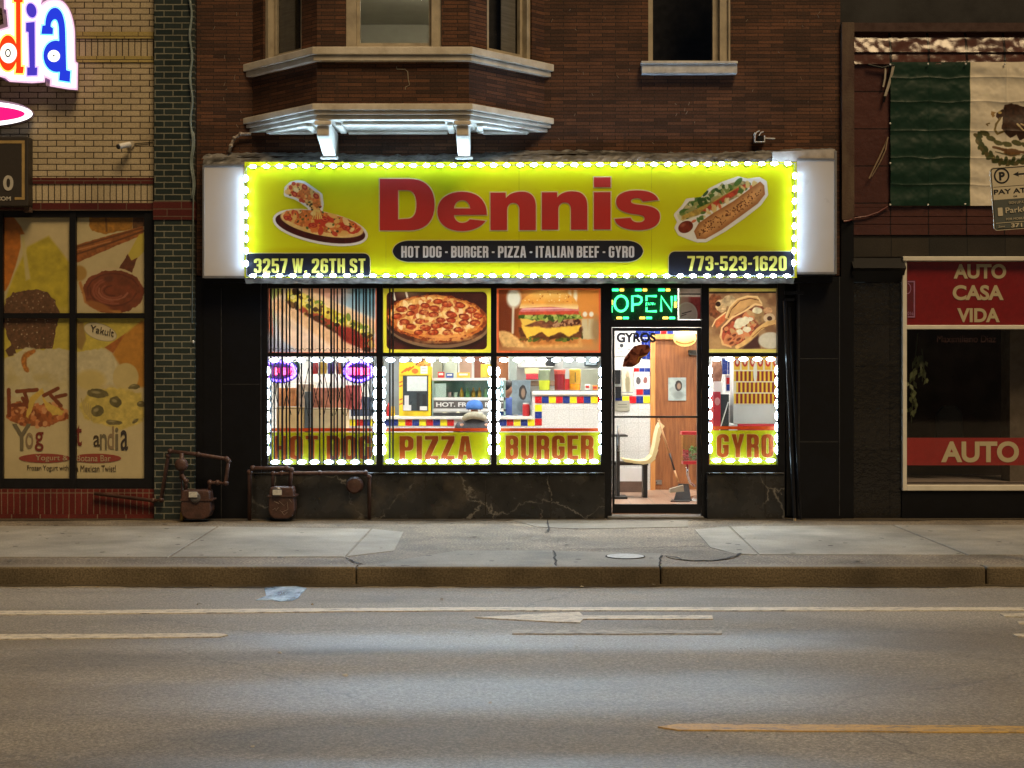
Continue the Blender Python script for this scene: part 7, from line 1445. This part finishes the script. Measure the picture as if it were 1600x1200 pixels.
for a, b, c, d in ((62, 540, 65, 720), (120, 550, 260, 540), (175, 560, 200, 650), (310, 580, 410, 530), (360, 580, 430, 650), (400, 590, 465, 575), (90, 650, 230, 640), (160, 600, 220, 690)): p.line([T5(a, b), T5(c, d)], 6, (110, 46, 26), var=.2, wob=.6)
for pts in ([(215, 590), (300, 530), (310, 560), (250, 620), (200, 740), (180, 730)], [(300, 590), (330, 620), (450, 690), (440, 720), (370, 720), (320, 660)]): p.poly([T5(*q) for q in pts], (214, 178, 76), wob=1.5, soft=1.5, var=.1)
p.c = p.c*.82+np.array(CR)*.18
o1 = p.build('window_poster', YP, M_wprint); tag(o1, 'yogurt window poster with an orange leaf, a chocolate ball and red fruit sticks', 'poster')
p = Print(117, 337, 226, 749, 1.7, CR, 72); p.put(np.clip(.5+p.n(30)*1.2, 0, 1), (190, 172, 132), alpha=.5)
mk = p.poly([T4(975, 20), T4(1440, 20), T4(1435, 160), T4(1150, 215), T4(1000, 180), T4(965, 120)], (160, 104, 30), var=.25, vpx=4, wob=1.5); p.line([T4(1150, 30), T4(1160, 180)], 3, (96, 60, 22), soft=2); p.poly([T4(1445, 20), T4(1600, 20), T4(1600, 120), T4(1440, 160)], (86, 50, 26), var=.3)
p.poly([T4(810, 340), T4(1000, 280), T4(1560, 125), T4(1560, 220), T4(1200, 370), T4(900, 500), T4(810, 540)], (142, 74, 32), var=.3, vpx=4, wob=1); p.line([T4(810, 440), T4(1150, 330), T4(1560, 180)], 2.5, (84, 42, 20), soft=1.5); p.line([T4(850, 350), T4(1200, 250), T4(1540, 150)], 2.5, (90, 46, 20), soft=1.5); p.line([T4(810, 395), T4(1200, 292)], 2, (186, 116, 66), soft=1.5)
p.poly([T4(1390, 440), T4(1510, 220), T4(1570, 200), T4(1570, 400), T4(1490, 480), T4(1430, 505)], (196, 178, 66), soft=1.5); p.poly([T4(1390, 430), T4(1430, 505), T4(1490, 475), T4(1420, 680), T4(1300, 720), T4(1250, 660)], (86, 38, 24), var=.3, wob=1)
cx_, cy2 = T4(1210, 830); p.ell(cx_, cy2, 52, 36, (206, 186, 146), wob=1); m_ = p.ell(cx_+3, cy2+2, 48, 34, (110, 44, 26), wob=2, var=.25, vpx=7)
for r in range(7): q = rngp.uniform(0, 6.28); p.line([(cx_+3+(14+r*4.5)*math.cos(q+a*.45), cy2+(8+r*3.2)*math.sin(q+a*.45)) for a in range(8)], 2.6, rngp.choice([(156, 84, 66), (84, 30, 20), (140, 66, 50)]), soft=1.5, wob=.8)
p.ell(*T4(1180, 700), 8, 5, (84, 34, 24), soft=3); p.line([T4(870, 740), T4(930, 950), T4(1080, 1040), T4(1300, 1060)], 4, (186, 120, 60), soft=2, wob=1); p.ell(cx_-20, cy2+24, 20, 6, (150, 84, 40), rot=20, soft=3); p.ell(*T4(860, 640), 12, 12, (172, 130, 60), soft=3)
p.c[p.y > 489] = CR
p.poly([(117, 490), (226, 490), (226, 520), (160, 545), (117, 560)], (206, 186, 70), soft=5, var=.1); p.poly([T5(820, 200), T5(1000, 50), T5(1030, 60), T5(1030, 520), T5(960, 520), T5(860, 380), T5(800, 290)], (190, 124, 40), soft=4, var=.1); p.poly([T5(740, 240), T5(890, 140), T5(800, 280)], (160, 84, 34), soft=2, var=.2); p.poly([T5(545, 50), T5(590, 60), T5(610, 180), T5(580, 260), T5(545, 240)], (150, 120, 60), soft=3)
p.ell(*T5(710, 130), 27, 13, (150, 140, 106), rot=18); p.ell(*T5(710, 130), 26, 12, (216, 204, 170), rot=18)
p.poly([T5(545, 270), T5(640, 260), T5(720, 245), T5(800, 290), T5(830, 360), T5(800, 500), T5(545, 520)], (210, 200, 164), wob=2.5, soft=2, var=.1, vpx=6); p.ell(*T5(890, 450), 20, 22, (208, 188, 126), soft=2); p.ell(*T5(640, 470), 24, 16, (206, 186, 116), soft=6)
p.poly([T5(560, 660), T5(620, 560), T5(780, 520), T5(1000, 560), T5(1020, 760), T5(860, 820), T5(700, 780), T5(600, 740)], (206, 184, 90), soft=3, wob=3, var=.18, vpx=6)
for a, b, rx, ry, r in ((690, 565, 17, 7, 6), (820, 625, 10, 8, 20), (690, 690, 10, 9, -20), (950, 518, 10, 4, -8), (1000, 640, 7, 5, 0), (960, 760, 6, 3, -40), (800, 770, 13, 4, 4)): p.ell(*T5(a, b), rx, ry, (92, 84, 52), rot=r, wob=1.2, var=.25); p.ell(*T5(a-10, b-8), rx*.4, ry*.3, (150, 140, 100), rot=r, soft=1.5)
for k in range(5): p.line([T5(575+k*16, 600+k*12), T5(600+k*12, 700+k*14)], 1.6, (176, 156, 96), soft=1)
p.c = p.c*.82+np.array(CR)*.18
o2 = p.build('window_poster', YP, M_wprint); tag(o2, 'yogurt window poster with a churro, a bowl of brown noodles and dark fruit', 'poster')
def plain(n_, c, r=.5): return mat(n_, c, r, var=.1, bmp=0)
mb = MB(); fill2d(mb, [ellipse(70, 716, 40.3, 7.2, 30)], YP-.003, .002); mb.build('oval', plain('rose_print', S(156, 66, 52)), o1)
mb = MB(); fill2d(mb, [ellipse(150, 716, 39.5, 7.2, 30)], YP-.003, .002); 
M_pk = plain('pale_pink_print', S(196, 176, 140)); M_bk = plain('brown_print', S(70, 54, 34)); M_rd = plain('red_print', S(126, 46, 34)); M_gr = plain('grey_print', S(120, 110, 84)); M_dk = plain('dark_print', S(52, 46, 46))
mb.build('oval', plain('rose_print', (0, 0, 0)), o2)
mb = MB(); text(mb, 'Yogurt &', 55.5, 711, 106, 722, YP-.006, bold=.0); mb.build('lettering', M_pk, o1); mb = MB(); text(mb, 'Botana Bar', 120, 711, 173, 721, YP-.006); mb.build('lettering', M_pk, o2)
mb = MB(); text(mb, 'Frozen Yogurt with', 42.5, 727, 107, 737.5, YP-.004); mb.build('lettering', M_bk, o1); mb = MB(); text(mb, 'a Mexican Twist!', 119, 727, 181, 737, YP-.004); mb.build('lettering', M_bk, o2)
for s_, r, m_, o in (('Y', (19, 662, 49, 704), M_gr, o1), ('o', (40, 676, 52, 701), plain('tan_print', S(150, 128, 96)), o1), ('g', (54.5, 675, 68, 705), M_rd, o1), ('t', (119, 664, 128, 697), M_rd, o2), ('a', (146, 680, 156, 698), M_bk, o2), ('n', (156, 678, 167, 703), M_gr, o2), ('d', (168, 666, 178, 702), plain('tan_print', S(150, 128, 96)), o2), ('i', (180, 668, 185, 703), M_gr, o2), ('a', (188.5, 672, 200, 704), M_dk, o2)):
    mb = MB(); text(mb, s_, *r, YP-.004, bold=.01); mb.build('letter', m_, o)
mb = MB(); text(mb, 'Yakult', 142, 511, 178, 522, YP-.004, shear=.15); 
mb.v = [(x, y_, z-(x-X(142, .1))*.22+.03) for x, y_, z in mb.v]; mb.build('lettering', M_bk, o2)

# ================================================================== insurance window on the right
M_sgred = mat_film('red_window_sign', S(136, 18, 20), 0.0); M_sgcr = mat('cream_window_lettering', S(206, 190, 150), .5, var=.06, bmp=0)
w1_ = thing('window_sign', 'red panel reading AUTO CASA VIDA in the upper part of the white framed window', 'window sign', P(1500, 508, .06)); WYR = .032
mb = MB(); mb.pbox(1417, 1700, 409, 508, WYR, WYR+.01); mb.build('panel', M_sgred, w1_)
mb = MB(); text(mb, 'AUTO', 1490, 412.5, 1572, 435.5, WYR-.002, bold=.035); text(mb, 'CASA', 1488.5, 445.5, 1568, 469, WYR-.002, bold=.035); text(mb, 'VIDA', 1495.5, 481.5, 1562, 503.5, WYR-.002, bold=.035); mb.build('lettering', M_sgcr, w1_)
w2_ = thing('window_sign', 'red strip reading AUTO along the bottom of the white framed window', 'window sign', P(1550, 727, .06))
mb = MB(); mb.pbox(1417, 1760, 684, 727, WYR, WYR+.01); mb.build('panel', mat_film('red_window_strip', S(156, 32, 30), 0.0), w2_); mb = MB(); text(mb, 'AUTO', 1470.5, 689.5, 1592, 722.5, WYR-.002, bold=.035); mb.build('lettering', M_sgcr, w2_)
nm_ = thing('name_lettering', 'faint dark red lettering under the AUTO CASA VIDA panel', 'lettering', P(1510, 535, .06)); mb = MB(); text(mb, 'Maximiliano Diaz', 1464, 524, 1556, 535, .05, bold=0.0); mb.build('lettering', mat('faint_red_lettering', (0.045, 0.010, 0.009), .6, bmp=0), nm_)
nn = thing('notary_sign', 'small lilac framed sign at the upper left of the white framed window', 'sign', P(1421, 497, .04)); mb = MB(); mb.pbox(1417, 1430.5, 438, 496.5, .026, .029); mb.build('panel', mat('dark_rose_panel', S(110, 30, 44), .4, bmp=0), nn)
M_lil = mat('lilac_line', S(186, 130, 170), .4, bmp=0); mb = MB(); mb.pbox(1418, 1429.5, 439, 441, .0235, .0255); mb.pbox(1427.7, 1429.5, 441, 494, .0235, .0255); mb.pbox(1418, 1429.5, 494, 496, .0235, .0255); mb.tube([P(1418+5*math.cos(q), 451+8*math.sin(q), .0255) for q in [k*.42-1.5 for k in range(11)]], .005, 6); mb.build('line', M_lil, nn); mb = MB(); text(mb, '016', 1418, 487, 1427, 492.5, .0255); mb.build('lettering', M_lil, nn)
gl_ = thing('hanging_plant', 'pale green leafy plant hanging inside the left edge of the insurance window', 'plant', P(1440, 640, .3)); rng = random.Random(12); mb = MB(); y = .35
for k in range(46):
    a = rng.uniform(1422, 1449); b = 548+abs(a-1436)*1.1+rng.uniform(0, 30) if k < 28 else rng.uniform(590, 645); a = a if k < 28 else rng.uniform(1418, 1433); c = P(a, b, y+rng.uniform(-.1, .1)); ang = rng.uniform(-.5, .5); L = rng.uniform(.06, .13)
    d = Vector((math.sin(ang), rng.uniform(-.3, .3), -math.cos(ang))); w = Vector((math.cos(ang), rng.uniform(-.6, .6), math.sin(ang)))*.022
    mb.face([c, c+d*L*.4+w, c+d*L, c+d*L*.4-w])
mb.build('leaves', mat('pale_green_leaf', S(96, 104, 66), .5, var=.4, scale=30, bmp=0), gl_); mb = MB(); mb.tube([P(1434, 520, y), P(1430, 560, y), P(1427, 610, y), P(1424, 660, y)], .006, 6); mb.tube([P(1440, 545, y), P(1444, 570, y), P(1441, 596, y)], .006, 6); mb.build('stem', mat('stem_green', S(60, 66, 40), .6, bmp=0), gl_)
ch_ = thing('office_chair', 'dark chair back behind the insurance window strip', 'chair', P(1485, 690, .7)); mb = MB(); mb.prism([(1462, 690), (1464, 645), (1474, 634), (1494, 634), (1504, 645), (1506, 690)], .75, .82); mb.build('backrest', M_black, ch_, bevel=.02); mb = MB(); mb.box(X(1480, .8), X(1488, .8), .83, .87, .85, Z(670, .8)); mb.build('stem', M_black, ch_)

# ================================================================== flag on the tiled wall
M_flag = mat_paint('flag_cloth', 0.0, 0.5, spec=0.35)
p = Print(1390, 98, 1770, 322, 1.6, (222, 214, 196), 81); GRN = (5, 46, 32)
p.put((p.x < 1515).astype(float), GRN); p.put((p.x > 1640).astype(float), (150, 26, 30)); p.put(np.clip(1.2-abs(p.x-1515), 0, 1), (226, 214, 186))
def E(u, v): return (1500+u/4.29, 90+v/4.29)
br = (58, 36, 24); gn = (70, 78, 40)
for k in range(26):
    q = math.radians(178-k*7.0); r = 30
    cx_, cy2 = 1578+52*math.cos(q)*-1*-1, 212+44*math.sin(q)
    p.ell(cx_, cy2, 6.5, 3.4, gn if k % 2 else (92, 84, 48), rot=-math.degrees(q)+60+(40 if k % 2 else -30), wob=.6)
p.poly([E(290, 320), E(340, 310), E(420, 330), E(520, 360), E(600, 420), E(640, 560), E(560, 600), E(470, 570), E(420, 545), E(390, 560), E(370, 520), E(330, 545), E(300, 520), E(270, 480), E(280, 410)], br, wob=1.2, var=.35, vpx=4)
p.poly([E(240, 375), E(280, 350), E(330, 360), E(340, 385), E(285, 395), E(255, 420), E(235, 400)], br, wob=.8, var=.2); p.ell(*E(262, 372), 3, 2, (190, 170, 110)); p.poly([E(240, 372), E(205, 362), E(200, 385), E(212, 405), E(228, 395), E(222, 380)], (150, 120, 70), wob=.4)
p.line([E(262, 410), E(235, 450), E(225, 490), E(245, 515), E(280, 500)], 3.2, (120, 104, 60), wob=.6); p.line([E(190, 445), E(170, 450), E(180, 460)], 2, (110, 92, 50), wob=.5)
p.line([E(375, 450), E(410, 490), E(440, 500)], 2.5, (206, 190, 150), wob=.6); p.line([E(400, 450), E(460, 480)], 2, (190, 170, 130), wob=.6)
for a, b in ((160, 510), (200, 545), (250, 575), (310, 585), (370, 575), (430, 590), (500, 585)): p.ell(*E(a, b), 8, 4, (84, 84, 46), rot=20, wob=1, var=.2)
p.ell(*E(340, 640), 13, 6, (120, 84, 44), wob=1, var=.3); p.line([E(215, 605), E(300, 625), E(420, 640), E(520, 630)], 4, (104, 74, 44), wob=1); p.line([E(230, 635), E(320, 660), E(430, 655)], 2, (84, 84, 60), wob=.8)
for a, b in ((130, 520), (125, 550), (140, 585), (165, 615), (200, 650), (245, 680), (300, 690), (350, 690), (410, 680), (470, 665)): p.ell(*E(a, b), 5.5, 3, (66, 74, 38), rot=30+a*.2, wob=.6)
def wr(s):
    X_, Y_ = s.x-1390, s.y-98; z = 0.0
    z = z-0.005*np.sin(Y_/42*2*np.pi+1.1*np.sin(X_/50))
    z = z-0.016*s.n(34, 3)-.003*s.n(9, 2)-.006*np.exp(-(np.abs(X_-60)/2.2))-.006*np.exp(-(np.abs(X_-181)/2.2))
    for yy in (24, 62, 107, 150, 192): z = z-.008*np.exp(-np.abs(Y_-yy-2*s.n(30, 1))/2.4)
    return z-.035
fo = p.build('flag', 0.0, M_flag, zfun=wr); tag(fo, 'green, white and red flag with an eagle emblem pinned to the maroon tile wall', 'flag')
mb = MB()
for a, b in ((1391, 101), (1450, 100), (1509, 100), (1391, 193), (1391, 255), (1391, 320), (1450, 320), (1508, 319), (1570, 100), (1640, 100)): mb.ellipsoid(P(a, b, -.06), .012, .01, .012, 10, 6)
mb.build('pin', M_white, fo, smooth=True)
rb_ = thing('torn_ribbon', 'torn black and white ribbon tied at the upper corner of the flag', 'ribbon', P(1388, 150, -.05)); mb = MB(); rng = random.Random(6)
def ribbon(mb, pts, w):
    v = []; 
    for k, (a, b) in enumerate(pts): c = P(a, b, -.05+.01*math.sin(k*1.3)); v += [c+Vector((-w/2, -.01, 0)), c+Vector((w/2, .01, 0))]
    mb.raw(v, [(2*k, 2*k+1, 2*k+3, 2*k+2) for k in range(len(pts)-1)])
ribbon(mb, [(1396, 103), (1393, 118), (1388, 135), (1383, 150)], .035); ribbon(mb, [(1384, 106), (1383, 122), (1380, 136)], .025); mb.build('white_tail', mat('grubby_white_cloth', (0.46, 0.42, 0.35), .8, bmp=0), rb_)
mb = MB(); ribbon(mb, [(1391, 104), (1390, 120), (1385, 140), (1381, 160)], .03); ribbon(mb, [(1356, 100), (1370, 104), (1388, 104), (1397, 102)], .02); mb.tube([P(1356, 101, -.05), P(1378, 106, -.05), P(1396, 102, -.05)], .012, 6); mb.build('black_tail', M_black, rb_)
r2 = thing('torn_ribbon', 'pale twisted ribbon hanging at the left edge of the flag', 'ribbon', P(1372, 270, -.05)); mb = MB(); ribbon(mb, [(1388, 214), (1383, 226), (1374, 246), (1366, 262), (1358, 279)], .022); ribbon(mb, [(1387, 215), (1384, 234), (1376, 252), (1362, 276)], .018); mb.build('ribbon', mat('tan_cloth', (0.40, 0.30, 0.20), .8, bmp=0), r2)
r3 = thing('red_wire', 'dark red wire running from the corner board to the flag', 'wire', P(1350, 335, -.03)); mb = MB(); mb.tube([P(1318, 346, -.09), P(1326, 345, -.08), P(1335, 341, -.03), P(1355, 338, -.03), P(1372, 332, -.03), P(1387, 323, -.03)], .011, 6); mb.build('wire', mat('dark_red_wire', (0.12, 0.012, 0.014), .5, bmp=0), r3)

# ================================================================== parking sign on its post at the kerb
SYK = -3.75; 
ps = thing('parking_sign', 'tilted pay parking sign on a steel post at the kerb', 'sign', (X(1606, SYK), SYK, 0)); ROT = math.radians(4.2)
def rotp(mb):
    c = P(1546, 262, SYK); q = Matrix.Rotation(-ROT, 4, 'Y'); mb.v = [tuple((q @ (Vector(v)-c))+c) for v in mb.v]
M_pscream = mat('cream_sign_face', (0.60, 0.54, 0.40), .4, var=.06, bmp=0); M_psgrey = mat('slate_sign_face', (0.095, 0.105, 0.095), .4, var=.1, bmp=0); M_psink = mat('sign_ink', (0.015, 0.015, 0.015), .4, bmp=0)
mb = MB(); fill2d(mb, [rrect(1546, 262, 1672, 361, 5)], SYK, .006); rotp(mb); mb.build('plate', M_pscream, ps)
mb = MB(); fill2d(mb, [rrect(1547.3, 263.3, 1670.7, 359.7, 4), rrect(1548.6, 264.6, 1669.4, 358.4, 3.4)], SYK-.0055, .002); fill2d(mb, [ellipse(1564, 276, 12.2, 12.4, 32), ellipse(1564, 276, 9.7, 9.9, 32)], SYK-.0055, .002); mb.pbox(1550, 1668, 292.6, 293.4, SYK-.0065, SYK-.0045)
text(mb, 'P', 1560, 270, 1569, 283, SYK-.0055, bold=.04); fill2d(mb, [[(1582, 275), (1591, 271.3), (1590, 274), (1632, 274), (1632, 276.6), (1590, 276.6), (1591, 279)]], SYK-.0055, .002); text(mb, 'PAY AT PAY BOX', 1550, 297, 1668, 304.5, SYK-.0055, bold=.02); text(mb, 'OR', 1580, 308.3, 1586, 310.5, SYK-.0055)
rotp(mb); mb.build('lettering', M_psink, ps)
mb = MB(); mb.pbox(1548.6, 1669.4, 313, 358.4, SYK-.009, SYK-.0065); rotp(mb); mb.build('slate_panel', M_psgrey, ps)
mb = MB(); text(mb, 'SIGN UP AT', 1572, 317, 1598, 321, SYK-.0115); text(mb, 'ParkChicago', 1566, 326, 1640, 337.5, SYK-.0115, bold=.01); text(mb, 'FOR MOBILE PAY', 1566, 342.5, 1606, 346, SYK-.0115); mb.pbox(1549.5, 1668, 349, 349.8, SYK-.0125, SYK-.0095); text(mb, '371 671', 1573, 351.2, 1614, 357.8, SYK-.0115, bold=.03); text(mb, 'Zone', 1553, 353.5, 1563, 356.5, SYK-.0115)
fill2d(mb, [rrect(1554, 325.5, 1561.5, 338.5, 1)], SYK-.0115, .002); rotp(mb); mb.build('pale_lettering', M_pscream, ps)
mb = MB(); mb.box(X(1608, SYK), X(1614.5, SYK), SYK+.01, SYK+.05, -.02, Z(250, SYK)); mb.build('post', mat('galvanised_post', (0.35, 0.35, 0.34), .45, metal=.7), ps)

# ================================================================== litter and fallen leaves on the road and pavement
M_leaf = mat('dry_leaf', (0.30, 0.20, 0.09), .8, var=.5, scale=60, bmp=0); M_litter = mat('pale_litter', (0.5, 0.48, 0.44), .8, bmp=0); rng = random.Random(31)
def scrap(px, py, w, h, m_, name, label, cat, z, grp):
    c = G(px, py, z); d = D0+c.y; W = w*d/F; L = h*3*d/F; mb = MB(); a = rng.uniform(0, 3); pts = []
    for k in range(6): q = a+k*1.047; r = rng.uniform(.6, 1.1); pts.append((c.x+W/2*r*math.cos(q), c.y+L/2*r*math.sin(q), z+.004+.012*rng.random()))
    mb.face(pts); o = mb.build(name, m_); tag(o, label, cat, grp)
for px, py, w, h in ((314, 944, 7, 3), (308, 946, 6, 2), (488, 946, 6, 2), (152, 919, 5, 2), (330, 916.5, 9, 1.5), (690, 938, 5, 2)): scrap(px, py, w, h, M_leaf, 'fallen_leaf', 'small dry leaf on the dark road', 'leaf', ZR, 'dry leaves on the road')
for px, py, w, h in ((437, 1022, 12, 1.4), (540, 1058, 13, 1.4), (435, 1059, 7, 1), (766, 1101, 11, 1.3), (580, 997, 9, 1), (900, 1013, 8, 1.5), (1233, 1025, 8, 1), (1105, 1155, 6, 1.2), (395, 1169, 9, 1.2), (735, 996, 8, 1), (910, 918, 8, 1.5), (1022, 915, 7, 1.6), (30, 921, 8, 2), (1158, 1016, 5, 1), (1090, 1036, 5, 1)): scrap(px, py, w, h, M_litter, 'paint_scrap', 'small pale scrap lying on the dark road', 'scrap', ZR, 'pale scraps on the road')
